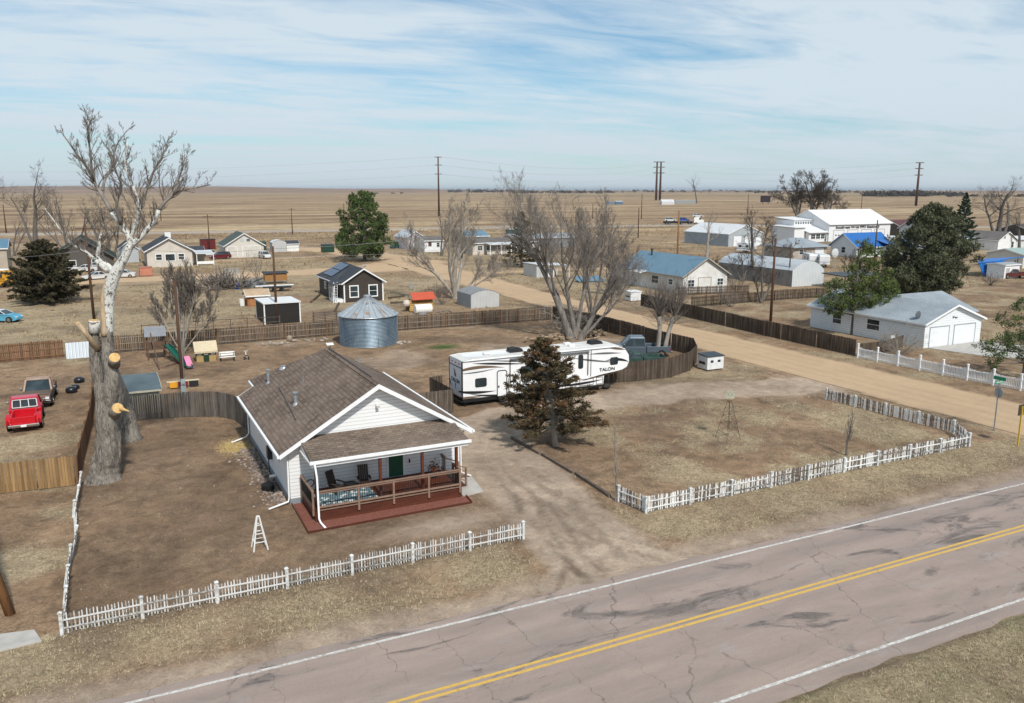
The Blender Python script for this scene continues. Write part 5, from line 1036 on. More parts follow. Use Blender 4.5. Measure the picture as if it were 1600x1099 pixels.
bt('bare_tree', 'bushy bare tree behind the white topped cottonwood, left of the two', (112,412), 285, .4, 33, (BARKG, TWIG), dict(levels=5, kids=(5,6,5,4,3), ratio=.55, ang=.75), [((-.1,0,1),11,.35),((.35,0,1),10,.3),((-.5,0,1),9.5,.25)])
bt('bare_tree', 'bushy bare tree behind the white topped cottonwood, right of the two', (172,414), 300, .4, 34, (BARKG, TWIG), dict(levels=5, kids=(5,6,5,4,3), ratio=.55, ang=.75), [((0,0,1),10,.35),((.45,0,1),9,.3),((-.4,.2,1),9,.3)])
bt('bare_tree', 'small bare tree at the left edge behind the dark conifer', (22,400), 335, .25, 35, GB, dict(levels=3, kids=(7,6,5), ratio=.5), [((0,0,1),6.5,.2),((.4,0,1),6,.18)])
bt('bare_tree', 'pale many limbed bare tree beside the small metal shed', (712,467), 300, .5, 36, (BARKP, TWIGP), dict(levels=5, kids=(6,7,6,5,3), ratio=.55, ang=.7, wob=.16, up=.16, f0=.3),
   [((-.05,.1,1),10.5,.42),((-.55,.2,1),8.5,.3),((.35,.4,1),8.5,.28),((.9,-.3,.8),6.5,.2),((-.25,-.1,1),9.5,.3),((1.2,-.6,.9),6.5,.17)])
bt('bare_tree', 'dark bare tree rising behind the pale tree, by the tall pole', (690,400), 330, .4, 37, (BARKG, TWIG), dict(levels=5, kids=(6,5,4,4,2), ratio=.5, ang=.6, up=.2), [((0,0,1),9,.3),((.35,.2,1),8,.25)])
bt('bare_tree', 'tallest bare tree behind the trailer, leaning left, with a fork of bright limbs', (892,531), 262, .55, 38, (BARKL, TWIGL), dict(xt=2, tl=2, up0=.5, levels=5, kids=(6,6,5,4,3), ratio=.64, ang=.74, wob=.15, up=.14, f0=.3), [((-.30,.14,1),5.2,.38),((-.12,.3,1),5.6,.2)])
bt('bare_tree', 'dense bare tree in the middle of the clump behind the trailer', (899,530), 288, .5, 39, (BARKL, TWIGL), dict(xt=2, tl=2, up0=.5, levels=5, kids=(6,6,5,4,3), ratio=.64, ang=.74, wob=.15, up=.14, f0=.3), [((-.05,.2,1),5.0,.30),((.2,-.05,1),4.8,.26)])
bt('bare_tree', 'bare tree with broken bent limbs leaning right behind the trailer', (907,531), 350, .5, 40, (BARKL, TWIGL), dict(xt=2, tl=2, up0=.5, levels=5, kids=(6,6,5,4,3), ratio=.64, ang=.74, wob=.24, up=.14, f0=.3), [((.42,-.18,1),5.4,.30),((.75,-.35,.9),5,.18)])
for i, (px_, tp, lab, sd) in enumerate((((925,497),305,'hazy grey bare tree behind the dark street fence, in the middle of the clump',91),((968,462),365,'scrubby bare tree left of the blue roofed white house',93))):
    bt('bare_tree', lab, px_, tp, .3, sd, (BARKG, TWIG), dict(levels=5, kids=(6,6,6,5,3), ratio=.56, ang=.65, up=.16, up0=.3, f0=.2), [((-.1,0,1),5,.2),((.3,.1,1),5,.17),((-.35,.2,1),4.6,.15)])
def pollard(label, px_, seed, hs, nb, L_, r):
    b = at(*px_); t = thing('pollarded_tree', label, 'tree', tuple(b)); T = Tubes(); C = Tubes(); rg = random.Random(seed); P = dict(levels=3, kids=(5,5,4), ratio=.5, ang=.5, wob=.14, up=.14, rmin=.009, tl=0)
    for (dx_, dy_) in ((-.55, .25), (.75, -.35)):
        tp = b + Vector((dx_ + .35, dy_ - .1, hs)); T.add([b - Vector((0,0,.05)), b + Vector((dx_*.5, dy_*.5, .6)), b.lerp(tp, .6), tp], [r*1.35, r, r*.85, r*.95], 12)
        for k in range(nb):
            d = Vector((rg.gauss(0, .5), rg.gauss(0, .5), 1)).normalized(); grow(rg, tp + Vector((0,0,-.05)), d, L_ * rg.uniform(.7, 1.1), .045, 1, T, C, P)
        for k in range(nb // 2): a = b.lerp(tp, rg.uniform(.7, 1)); grow(rg, a, Vector((rg.gauss(0, 1), rg.gauss(0, 1), .35)).normalized(), L_ * .55, .03, 2, T, C, P)
    T.build('trunk', BARKP, t); C.build('crown', TWIG, t)
pollard('bare tree with two stout pale trunks and a round twiggy head behind the curved fence', (1032,556), 41, 3.9, 26, 3.4, .23)
bt('bare_tree', 'small twisted bare tree before the grey steel building', (1104,405), 318, .35, 42, PB, dict(levels=3, kids=(5,6,6), ratio=.62, ang=1.0, wob=.3, up=.05), [((.1,0,1),9,.4)])
bt('bare_tree', 'dark bare tree left of the fire station', (1182,440), 322, .4, 43, DB, dict(levels=5, kids=(6,5,5,4,2), ratio=.55, ang=.85, wob=.22, up=.05), [((-.2,.2,1),9,.33),((.25,0,1),8.6,.28)])
bt('bare_tree', 'spreading dark bare tree whose limbs reach over the fire station', (1210,432), 340, .4, 44, DB, dict(levels=5, kids=(6,5,5,4,2), ratio=.55, ang=.95, wob=.24, up=.04), [((.1,.1,1),8,.33),((.5,-.2,1),7,.22)])
bt('bare_tree', 'dark scrubby bare tree behind the old gappy fence', (1190,474), 400, .25, 45, DB, dict(levels=4, kids=(6,6,5,4), ratio=.52, ang=.75), [((0,0,1),5,.2),((.5,0,1),4.6,.16),((-.6,0,1),4.6,.16)])
for i, (x, lab) in enumerate(((1246,'left'),(1270,'middle'),(1292,'right'))): bt('bare_tree', f'wide dark bare tree beyond the fire station, {lab} of three on the plain', (x,342), 290 + (i == 0)*3, 1.2, 46+i, DB, dict(levels=4, kids=(8,7,6,6), ratio=.55, ang=1.0, wob=.2, up=.06, rmin=.05, f0=.12), [((0,.1,1),14,.8),((-.5,0,1),14,.6),((.6,.2,1),13,.6)], hm=27)
bt('bare_tree', 'small lone bare tree beside the distant long trailer', (1088,318), 290, .8, 50, DB, dict(levels=3, kids=(6,6,5), ratio=.55, ang=.8), hm=38)
bt('bare_tree', 'broad old bare tree with crooked limbs at the right edge', (1560,378), 275, .9, 51, GB, dict(levels=5, kids=(6,5,5,4,3), ratio=.6, ang=1.05, wob=.24, up=.04), [((.0,.1,1),13,.85),((-.9,.3,1),13,.5),((.7,-.3,1),13,.5)])
bt('bare_tree', 'bare tree beyond the highway poles at the far right edge', (1592,392), 325, .5, 52, DB, dict(levels=3, kids=(7,6,6), ratio=.55, ang=.8), [((0,0,1),9,.4)])
bt('bare_tree', 'scrubby bare tree right of the big pine, before the white gabled shed', (640,392), 352, .2, 53, GB, dict(levels=3, kids=(7,6,5), ratio=.5), [((0,0,1),6,.2),((.5,0,1),5.5,.15),((-.5,.3,1),5.5,.15)])
bt('sapling', 'slender young bare tree at the driveway corner of the picket lot', (962,783), 650, .05, 54, (TWIGP, TWIGP), dict(levels=3, kids=(16,3,2), ratio=.28, ang=.5, wob=.06, up=.2, f0=.2, rmin=.005), [((.02,0,1),4.0,.045)])
bt('sapling', 'twiggy young bare tree inside the corner lot near the road', (1322,712), 640, .05, 55, (BARKG, TWIG), dict(levels=3, kids=(14,5,3), ratio=.36, ang=.6, wob=.09, up=.2, f0=.25, rmin=.005), [((.02,0,1),2.5,.05),((-.12,0,1),2.2,.035)])
for px_, tp, lab, sd in (((1120,452),398,'thicket of bare scrub right behind the blue roofed white house',94),((1160,440),392,'bare scrub left of the curved steel shed',95),((1330,432),388,'bare scrub between the campers and the bright blue roof',96),((1100,440),410,'small bare tree behind the white gable end',97)):
    bt('bare_tree', lab, px_, tp, .2, sd, (BARKG, TWIGD), dict(levels=4, kids=(6,6,5,5), ratio=.55, ang=.8), [((0,0,1),4,.16),((.6,0,1),3.6,.13),((-.6,.2,1),3.6,.13)])
def shrub(label, px_, h, n, seed, mats, spread=.6, name='bare_shrub', cat='shrub'):
    rg = random.Random(seed); bare_tree(name, label, at(*px_), h, .04, seed, mats, dict(levels=3, kids=(4,4,3), ratio=.55, ang=.55, wob=.16, up=.08, rmin=.006, f0=.2, tl=0), [(Vector((rg.gauss(0, spread), rg.gauss(0, spread), 1)), h * rg.uniform(.6, .8), .03) for _ in range(n)], cat=cat)
shrub('reddish brown thicket at the foot of the pale tree', (690,476), 3.4, 16, 61, (TWIG, M('twig_red', (.16,.095,.08), (.12,.07,.06), 2, .9, 0, .3)))
shrub('round bare shrub in front of the pale bungalow with the garage', (1405,556), 3.0, 26, 62, PB, .75)
shrub('bare shrub beside the junk pile', (403,440), 5.0, 12, 63, GB, .4); shrub('low bare shrub in front of the cream house with the dark roof', (262,414), 3.4, 12, 64, GB, .7)
shrub('grey brush behind the boards by the old gappy fence', (1140,480), 3.2, 16, 65, GB, .9); shrub('bare brush beside the blue roofed white house', (1150,458), 3.4, 14, 66, GB, .8)
shrub('dead brush patch before the small white shed on the right', (1548,446), 2.4, 20, 67, (TWIGD, TWIG), 1.2); shrub('small round dry bush beyond the steel building', (1180,376), 3.5, 18, 68, DB, 1.0); shrub('thin bare shrub behind the right end of the pen', (838,400), 4, 10, 69, GB, .5)
CEDL = leafmat('cedar_leaf', (.035, .029, .016), (.115, .092, .048), (.15, .080, .038)); CEDD = leafmat('dark_cedar_leaf', (.028, .027, .015), (.115, .098, .055)); CEDJ = leafmat('juniper_leaf', (.032, .040, .021), (.150, .158, .088))
PINE = leafmat('pine_needles', (.022, .042, .012), (.115, .165, .05)); PINEY = leafmat('yellow_green_needles', (.03, .05, .016), (.14, .175, .05)); SPR = leafmat('spruce_needles', (.018, .036, .022), (.065, .10, .06))
c = at(868, 697); conifer('cedar_tree', 'brown green cedar with a sparse top in front of the trailer', c, 6.9, 7.2, 71, CEDL, BARKP, z0=.16, nb=120, shape=.82, droop=-.12, lsize=.075, dens=330, tr=.15, lean=(-.75,.35), jag=.42, belly=.16)
c = at(74, 474); conifer('cedar_tree', 'broad dark cedar in the field at the left', c, top(74,474,377), 11.2, 72, CEDD, BARKG, z0=.08, nb=190, shape=.62, lsize=.17, dens=150, tr=.22, belly=.16, jag=.3)
c = at(815, 418); conifer('cedar_tree', 'dark cedar behind the bare trees near the white sheds', c, 11.5, 8.5, 73, CEDD, BARKG, z0=.05, nb=100, shape=.75, lsize=.2, dens=60, tr=.2)
c = at(1446, 474); clump_tree('juniper_tree', 'massive dense juniper behind the pale bungalow', c, 14.6, ovoid(13.7, 12.6, .9, 170, 1.05, 1.8, 74, .36, .8), 74, CEDJ, BARKG, .4, per=230, lsize=.26)
c = at(1392, 470); clump_tree('juniper_tree', 'smaller dark juniper at the left foot of the massive one', c, 7.0, ovoid(6.6, 6.2, .7, 40, .8, 1.2, 75), 75, CEDJ, BARKG, .2, per=260, lsize=.2)
c = at(1500, 400); conifer('spruce_tree', 'pointed green spruce peeking out behind the massive juniper', c, 15.3, 8, 76, SPR, BARKG, z0=.1, nb=110, shape=.9, lsize=.28, dens=60, tr=.3)
rg = random.Random(77)
def pine_clumps(h, w_, z0, n, r0, r1, seed, sh=.8, seedsq=None):
    rg = random.Random(seed); out = []
    for i in range(n):
        f = (i + rg.random()) / n; z = h * (z0 + (1 - z0) * f); R_ = w_/2 * (math.sin(math.pi * min(1, (.22 + .78 * (1 - f)))) ** sh if False else (1 - f) ** sh * min(1, .55 + 2.2*f)); th = i * 2.399; rr = R_ * rg.uniform(.45, 1.0); out.append(((rr*math.cos(th), rr*math.sin(th), z), rg.uniform(r0, r1) * (1 - .35*f)))
    out.append(((0, 0, h*.97), r0*.8)); return out
c = at(570, 408); clump_tree('pine_tree', 'tall full green pine behind the dark brown house', c, 16.6, pine_clumps(15.6, 17.0, .1, 78, 1.15, 1.95, 78, .5), 78, PINE, BARKG, .38, per=175, lsize=.34)
BIGP = lambda L, k, r: [((a[0]*k, a[1]*k, a[2]*k), q*r) for a, q in L]
c = at(1332, 523); clump_tree('pine_tree', 'open yellow green pine at the corner of the board fence across the street', c, 10.9, BIGP([((-2.6,.2,3.3),1.0),((-1.5,.4,4.2),1.0),((-.2,0,4.7),.9),((1.2,.2,5.6),1.0),((.4,-.3,6.8),.75),((.9,.2,8.0),.6),((1.7,.1,7.3),.7),((2.2,-.5,4.6),1.05),((3.0,-.6,3.7),1.0),((1.6,-.8,2.6),.9),((2.5,-.8,2.0),.8),((-1.9,.3,2.4),.8),((.3,.5,3.5),.9),((3.4,0,5.3),.6),((2.4,.2,6.3),.6),((-.6,.2,5.9),.6),((1.0,.4,7.5),.5),((.6,.2,2.6),.9),((-1.0,-.4,3.4),.8),((1.6,.5,4.2),.9),((2.9,-.9,2.9),.9),((3.5,-.4,4.4),.75),((.9,-.9,3.3),.8),((-1.6,-.5,2.7),.8)], 1.27, 1.6), 79, PINEY, BARKG, .22, per=430, lsize=.18)
c = at(1600, 592); clump_tree('pine_tree', 'green pine at the right edge behind the vinyl fence', c, 7.0, BIGP([((-2.2,.5,2.6),.9),((-1.5,.6,4.0),.85),((-.5,.4,4.9),.85),((.7,.2,4.7),.95),((-1.9,.9,1.7),.8),((-.6,.6,2.3),.95),((.8,.3,2.6),1.0),((.3,0,1.5),.9),((1.7,.1,3.6),1.0),((-2.6,1.3,2.2),.6),((-1.2,.3,3.0),.75),((.2,.5,3.7),.8),((-1.7,1.2,1.0),.55)], 1.28, 1.22), 80, PINE, BARKG, .2, per=480, lsize=.14)
# ------------------------------------------------------------ other buildings
def rect(px0, px1, depth):
    """front wall between two base pixels (x along the street), depth away"""
    a, b = at(*px0), at(*px1); y = (a.y + b.y) / 2; return a.x, b.x, y, y + depth
ASPHR = lambda n, c: shingle(n, (c, tuple(v*1.35 for v in c), tuple(v*1.15 for v in c)), 'x', .3, .6)
DG = ASPHR('dark_grey_shingles', (.050,.056,.066)); DGY = shingle('dark_grey_shingles_along', ((.050,.056,.066),(.068,.075,.088),(.058,.064,.076)), 'y', .3, .6)
GREENR = shingle('grey_green_shingles', ((.075,.095,.088),(.10,.125,.115),(.085,.11,.10)), 'y', .3, .6); GRYR = shingle('pale_grey_shingles', ((.26,.30,.335),(.34,.38,.415),(.30,.34,.37)), 'y', .2, .5)
BLUEM = corrugated('blue_metal_roof', (.115,.235,.33), (.155,.28,.375), .6, 1, .38, .25); BLUEB = corrugated('bright_blue_metal', (.015,.13,.42), (.02,.155,.47), .6, 0, .35, .15)
WMET = corrugated('white_metal_roof', (.72,.735,.74), (.64,.66,.67), .6, 0, .4, .1); SMETY = corrugated('silver_metal_roof_y', (.60,.64,.67), (.50,.54,.57), .5, 1, .42, .3, (.33,.28,.24)); SMETW = corrugated('silver_metal_wall', (.36,.41,.46), (.29,.33,.38), .3, 1, .45, .35); SMETX = corrugated('silver_metal_front', (.52,.56,.59), (.44,.48,.51), .3, 0, .45, .3)
STUC = M('white_stucco', (.74,.735,.71), (.60,.59,.56), 1.1, .85); CREAM = siding('cream_siding', (.62,.56,.48), .2); PALE = siding('pale_lap_siding', (.76,.80,.82), .24); WSID = siding('white_board_siding', (.74,.73,.71), .22)
WDOOR = M('white_panel_door', (.74,.76,.78), (.68,.70,.73), 2, .5); BRN = siding('dark_brown_siding', (.052,.042,.036), .18, (.10,.08,.07))
# dark brown house with solar panels
def brown_house():
    x0, x1, y = 30.6, 36.4, 117.0
    t = gable('brown_house', 'dark brown house with charcoal roof, white trimmed windows and solar panels', 'house', x0, x1, y, y+11, 2.95, 4.75, 'y', BRN, DGY, .4)
    m = MB(); m.box(30.2, 36.8, y+3.6, y+13.5, 0, 2.9); m.build('side_wing', BRN, t)
    m = MB(); a, b = y+3.2, y+13.9
    m.slab([(29.7,a,2.78),(33.5,a+3.6,4.95),(33.5,b-3.6,4.95),(29.7,b,2.78)],.12); m.slab([(37.2,b,2.78),(33.5,b-3.6,4.95),(33.5,a+3.6,4.95),(37.2,a,2.78)],.12); m.slab([(29.7,b,2.775),(33.5,b-3.6,4.945),(37.2,b,2.775)],.1)
    m.slab([(29.7,a,2.775),(37.2,a,2.775),(33.5,a+3.6,4.945)],.1); m.build('wing_roof', DGY, t); m = MB(); m.beam((29.68,a,2.72),(29.68,b,2.72),.08,.14); m.build('fascia', TRIM, t)
    sp_ = plain('solar_panel', (.03,.05,.10), .12, .2, .6)
    for i in range(2):
        for j in range(5):
            u0 = .15 + i*.38; X = lambda u: 29.8+3.7*u; Z = lambda u: 2.84+2.17*u + .14; yy = y+6.0 + j*1.05; m = MB(); m.slab([(X(u0),yy,Z(u0)),(X(u0+.35),yy,Z(u0+.35)),(X(u0+.35),yy+.98,Z(u0+.35)),(X(u0),yy+.98,Z(u0))],.05); o = m.build('solar_panel', sp_, t)
    window(t,'-y',y,x0+1.45,.8,1.1,1.5,.15); window(t,'-y',y,x1-1.5,.8,1.1,1.5,.15); window(t,'-x',30.2,y+9.5,1.2,.8,.9,.12)
    for x in (x0+.02, x1-.02): m = MB(); m.box(x-.09,x+.09,y-.03,y+.1,0,2.95); m.build('corner_board', TRIM, t); m = MB(); m.box(x0+.0,x1,y-.03,y,2.7-2.2,2.72-2.2+.1); 
    # glazed side porch and a leaning ladder
    m = MB(); m.box(29.3,30.55,y+.35,y+3.5,0,.45); 
    for yy in (y+.35,y+1.4,y+2.4,y+3.5): m.beam((29.3,yy,0),(29.3,yy,2.7),.1,.1)
    m.beam((29.3,y+.35,2.65),(29.3,y+3.5,2.65),.12,.1); m.beam((29.3,y+.35,1.2),(29.3,y+3.5,1.2),.05,.06); m.beam((29.3,y+.35,2.0),(29.3,y+3.5,2.0),.05,.06); m.beam((29.3,y+.35,2.65),(30.6,y+.35,2.65),.1,.1); m.build('side_porch', TRIM, t)
    m = MB(); m.slab([(29.0,y+.1,2.7),(30.9,y+.1,3.2),(30.9,y+3.7,3.2),(29.0,y+3.7,2.7)],.1); m.build('porch_roof', DGY, t)
    m = MB(); m.tube([(33.4,y+.6,4.8),(33.4,y+.6,5.4)],.05); m.ball((33.9,y+.7,5.1),.22,5,(1,.3,1)); m.build('roof_antenna', GALV, t)
    m = MB(); m.beam((28.9,y-.3,0),(29.25,y+.6,3.0),.05,.08); m.beam((29.4,y-.5,0),(29.75,y+.4,3.0),.05,.08)
    for k in range(8): f = (k+.5)/8; m.beam(Vector((28.9,y-.3,0)).lerp(Vector((29.25,y+.6,3.0)),f), Vector((29.4,y-.5,0)).lerp(Vector((29.75,y+.4,3.0)),f),.04,.04)
    tag(m.build('ladder', WHITE), 'white ladder leaning on the corner of the dark brown house', 'ladder')
brown_house()
for i, (a, b, lab) in enumerate((((26.2,118.9),(29.4,127),'long dark beam lying left of the dark brown house'),((27.0,108.5),(29.5,116),'dark beam lying in front of the brown house steps'),((36.2,113.0),(41.5,112.4),'dark beam lying right of the brown house'),((37.6,118.2),(40.6,119.6),'short dark beam on the bare soil behind the brown house'))): m = MB(); m.beam((a[0],a[1],.15),(b[0],b[1],.15),.22,.25); tag(m.build('timber_beam', M('old_timber',(.10,.075,.06),None,3,.9)), lab, 'beam')
# black and white shed
def box_shed():
    x0, x1, y0, y1 = 16.75, 21.0, 101.7, 107.5; t = thing('black_shed', 'black sided shed with white corner trim and flat white roof', 'shed', ((x0+x1)/2, y0, 0)); B = siding('black_siding', (.022,.020,.019), .16, (.06,.05,.045)); m = MB(); m.box(x0,x1,y0,y1,0,2.45); m.build('wall', B, t)
    m = MB(); m.slab([(x0-.15,y0-.15,2.62),(x1+.15,y0-.15,2.62),(x1+.15,y1+.15,2.55),(x0-.15,y1+.15,2.55)],.14); m.build('roof', M('white_flat_roof',(.70,.71,.71),(.62,.63,.63),1.5,.6), t)
    for x, y in ((x0,y0),(x1,y0),(x0,y1)): m = MB(); m.box(x-.07,x+.07,y-.07,y+.07,0,2.48); m.build('corner_trim', WHITE, t)
    m = MB(); m.box(x0+.2,x0+1.3,y0-.03,y0,.05,2.1); m.build('door', B, t)
box_shed()
t = gable('wooden_coop', 'orange plywood coop with a plain board roof', 'shed', 17.4, 20.2, 118.9, 121.6, 1.55, 2.15, 'x', M('orange_plywood',(.36,.15,.06),(.27,.11,.045),2,.8), M('bare_plywood',(.46,.34,.23),(.36,.26,.175),1.5,.85), .3)
door(t,'-y',118.9,18.2,.1,.9,1.1,CEDARW,.05,CEDARW)
t = gable('toy_playhouse', 'cream roofed toy playhouse with three arched white windows', 'playhouse', 7.0, 8.75, 81.7, 83.1, 1.05, 1.75, 'x', M('tan_plastic',(.42,.29,.12),(.36,.24,.10),2,.6), M('cream_plastic',(.56,.48,.33),(.50,.42,.29),2,.6), .14, M('cream_plastic',(.56,.48,.33)))
m = MB(); m.box(6.98,8.77,81.66,81.7,.62,1.08); m.box(7.62,8.12,81.64,81.7,0,.62); m.build('front_panel', plain('dark_green_plastic',(.012,.04,.022),.5), t)
for x in (7.27,7.87,8.47): 
    m = MB(); m.slab([(x-.17,81.64,.68),(x+.17,81.64,.68),(x+.17,81.64,.98),(x+.09,81.64,1.1),(x-.09,81.64,1.1),(x-.17,81.64,.98)],(0,.03,0)); o = m.build('window', WHITE, t); m = MB()
    for a, b in ((-.12,-.02),(.02,.12)): m.box(x+a,x+b,81.62,81.64,.73,.85); m.box(x+a,x+b,81.62,81.64,.89,1.0)
    m.build('pane', BLACK, o)
t = gable('small_shed', 'small shed with slate blue felt roof and cream edge behind the grey fence', 'shed', .0, 2.75, 64.0, 69.9, 1.7, 1.9, 'x', M('cream_board',(.55,.51,.40)), M('slate_felt',(.085,.115,.13),(.12,.155,.17),.9,.7), .18, M('cream_board',(.55,.51,.40)), th=.08)
def arched_shed(name, label, x0, x1, y0, y1, h, pk, wall, side, roof, doors=True):
    t = thing(name, label, 'shed', ((x0+x1)/2, y0, 0)); n = 6; prof = [(x0 + (x1-x0)*k/n, h + (pk-h)*math.sin(math.pi*k/n)**.8) for k in range(n+1)]
    m = MB(); F_ = [(x0,0)] + prof[:] + [(x1,0)]; m.add([(x,y0,z) for x,z in F_],[tuple(range(len(F_)-1,-1,-1))]); m.build('gable_wall', wall, t); m = MB(); m.add([(x,y1,z) for x,z in F_],[tuple(range(len(F_)))]); m.build('gable_wall', wall, t); m = MB(); m.box(x0-.01,x0+.01,y0,y1,0,h); m.box(x1-.01,x1+.01,y0,y1,0,h); m.build('side_wall', side, t)
    m = MB()
    for (xa, za), (xb, zb) in zip(prof[:-1], prof[1:]): m.add([(xa,y0-.06,za+.03),(xb,y0-.06,zb+.03),(xb,y1+.06,zb+.03),(xa,y1+.06,za+.03)],[(0,1,2,3)])
    m.build('roof', roof, t)
    if doors: m = MB(); xm = (x0+x1)/2; m.box(xm-.75,xm-.01,y0-.025,y0-.002,.05,h*.92); m.box(xm+.01,xm+.75,y0-.025,y0-.002,.05,h*.92); m.build('door', wall, t)
    return t
WM = corrugated('off_white_sheet', (.55,.56,.56), (.47,.48,.48), .22, 0, .5, .1, h=.01)
arched_shed('metal_shed', 'small grey sheet metal garden shed with barrel roof behind the long fence', 44.6, 48.9, 103.4, 108.3, 1.85, 2.45, WM, SMETW, M('grey_sheet_roof',(.20,.21,.22),(.27,.28,.29),1.5,.6))
arched_shed('white_shed', 'small white barrel roofed shed right of the garage', 39.6, 43.2, 222.3, 226, 2.5, 3.1, WM, WM, WMET)
t = thing('open_shelter', 'white shed with an open sided lean to behind the bare trees', 'shed', (73.5,136.5,0)); m = MB(); m.box(71.6,73.2,135.2,140.5,0,2.3); m.build('wall', WM, t); m = MB(); m.slab([(71.4,135,2.5),(77.4,132.6,2.35),(77.4,138,2.35),(71.4,140.7,2.5)],.1); m.build('roof', WMET, t)
for x, y in ((75.2,134),(77.2,132.9),(77.2,137.6)): m = MB(); m.beam((x,y,0),(x,y,2.3),.12,.12); m.build('post', WHITE, t)
m = MB(); m.box(73.5,75.0,134.6,134.7,0,1.9); m.build('side_panel', WHITE, t); window(t,'-y',134.6,74.3,.9,.9,.7,.08,mull=3)
# far left
def far_left():
    t = gable('cream_house', 'cream gabled house with dark roof at the left behind the dirt alley', 'house', 8.0, 16.9, 189.4, 203, 3.5, 6.0, 'y', M('cream_stucco',(.58,.54,.48),(.50,.46,.41),.8,.85), DGY, .55)
    window(t,'-y',189.4,10.3,1.5,1.1,1.15,.12); window(t,'-y',189.4,12.5,1.3,1.8,1.35,.12,mull=0); window(t,'-y',189.4,14.7,1.5,1.1,1.15,.12); m = MB(); m.box(12.2,13.4,196,197,5.4,6.9); m.build('chimney', WHITE, t)
    m = MB(); m.box(16.9,17.2,189.4,190,0,0.1); t2 = gable('house_annex', 'small dark roofed annex with a white porch right of the cream house', 'building', 17.0, 20.0, 196, 202, 2.6, 3.5, 'x', CREAM, DG, .3); m = MB(); m.slab([(17.6,189.4,2.6),(21.4,189.4,2.6),(21.4,195.6,2.9),(17.6,195.6,2.9)],.12); m.build('porch_roof', WMET, t2)
    for x in (17.8,21.2): m = MB(); m.beam((x,189.6,0),(x,189.6,2.5),.14,.14); m.build('post', WHITE, t2)
    m = MB(); m.box(17.8,21.2,189.55,189.65,.3,.9); m.build('railing', WHITE, t2)
    t = gable('garage', 'off white double garage with grey green roof', 'garage', 26.0, 34.9, 207.5, 219, 3.0, 5.75, 'y', M('off_white_wall',(.60,.57,.52),(.55,.52,.47),.8,.85), GREENR, .45)
    door(t,'-y',207.5,32.0,.1,4.1,2.6,M('garage_panel',(.64,.61,.56),None,1,.6),.1,None,4); door(t,'-y',207.5,27.6,.1,2.2,2.6,M('garage_panel',(.64,.61,.56)),.1,None,4); m = MB(); m.slab([(30.0+.5*math.cos(a),207.44,4.2+.45*math.sin(a)) for a in [k*math.pi/5 for k in range(10)]],(0,.05,0)); m.build('oval_sign', M('faded_sign',(.34,.42,.46),(.52,.55,.55),4,.6), t); window(t,'-y',207.5,31.4,3.85,.9,.6,.08)
    gable('white_shed', 'small white shed with dark roof at the right of the barrel roofed shed', 'shed', 43.4, 46.6, 223, 226, 2.0, 2.7, 'x', WHITE, DG, .2); t = thing('metal_tank', 'dark green steel tank box between garage and white sheds', 'tank', (38.2,232,0)); m = MB(); m.box(36.4,39.6,231,234,0,2.3); m.build('body', plain('dark_green_steel',(.03,.06,.05),.6), t, bevel=.1)
    m = MB(); m.box(23.8,27.6,240,243,0,2.8); t = thing('red_container','dark red container behind the garage','container',(25.7,240,0)); m.build('body', corrugated('red_steel',(.17,.03,.03),(.13,.025,.025),.3,0), t); m = MB(); m.box(23.7,27.7,239.95,240,0,.15); m.box(23.7,27.7,239.95,240,2.65,2.85); m.build('frame', DARK, t)
    t = gable('dark_roof_house', 'low house with dark green roof and shaded porch behind the dark cedar', 'house', -9.5, 1.5, 186, 200, 2.9, 6.6, 'y', M('dark_wall',(.10,.09,.08)), shingle('dark_green_shingles',((.03,.045,.04),(.045,.06,.055),(.035,.05,.045)),'y',.3,.6), .8, M('dark_trim',(.12,.13,.12))); window(t,'-y',186,-6,1.2,1.6,1,.1); window(t,'-y',186,-1.5,1.2,1.6,1,.1)
    t = gable('tan_building', 'tan two storey building with blue roof at the left edge', 'building', -24.0, -15.9, 176, 184, 5.6, 7.0, 'x', M('tan_block',(.42,.36,.29),(.36,.31,.25),.8,.85), BLUEM, .3); window(t,'-x',-24,180,3,1.2,1,.1); window(t,'-y',176,-18,3,1.4,1.1,.1)
    gable('white_cottage', 'pale cottage between the two bushy bare trees', 'house', 2.8, 7.0, 205, 213, 3, 4.6, 'y', M('pale_wall',(.46,.49,.52)), DGY, .3)
far_left()
# middle distance
t = gable('white_gabled_shed', 'pale lilac gabled shed with an arched doorway right of the big pine', 'shed', 74.0, 79.0, 215, 225, 3.4, 4.9, 'y', M('lilac_wall',(.60,.56,.62),None,1,.8), SMETY, .3); door(t,'-y',215,77,.05,2.0,2.6,M('grey_door',(.36,.38,.44)),.12)
t = gable('white_cabin', 'square white cabin with two small windows beside the pale lilac shed', 'cabin', 75.3, 80.5, 204.8, 211, 3.0, 3.9, 'x', M('bright_white_wall',(.78,.79,.80)), ASPHR('brown_grey_shingles',(.13,.12,.115)), .35); window(t,'-y',204.8,76.8,1.6,.75,.9,.1,M('rosy_trim',(.42,.20,.20))); window(t,'-y',204.8,79.1,1.3,.8,1.1,.1)
t = gable('mobile_home', 'long low cream and white home with a canopy behind the pale tree', 'house', 83, 101, 191, 199, 2.9, 3.8, 'x', M('cream_stucco',(.58,.54,.48)), ASPHR('brown_grey_shingles',(.13,.12,.115)), .4)
for x in (85,87.5,90,93,96,99): window(t,'-y',191,x,1.1,1.3,1.1,.1,mull=3)
m = MB(); m.slab([(86,187.2,2.7),(95,187.2,2.7),(95,190.6,3.0),(86,190.6,3.0)],.12); m.build('canopy', WMET, t)
for x in (86.2,89.2,92,94.8): m = MB(); m.beam((x,187.4,0),(x,187.4,2.6),.15,.15); m.build('post', WHITE, t)
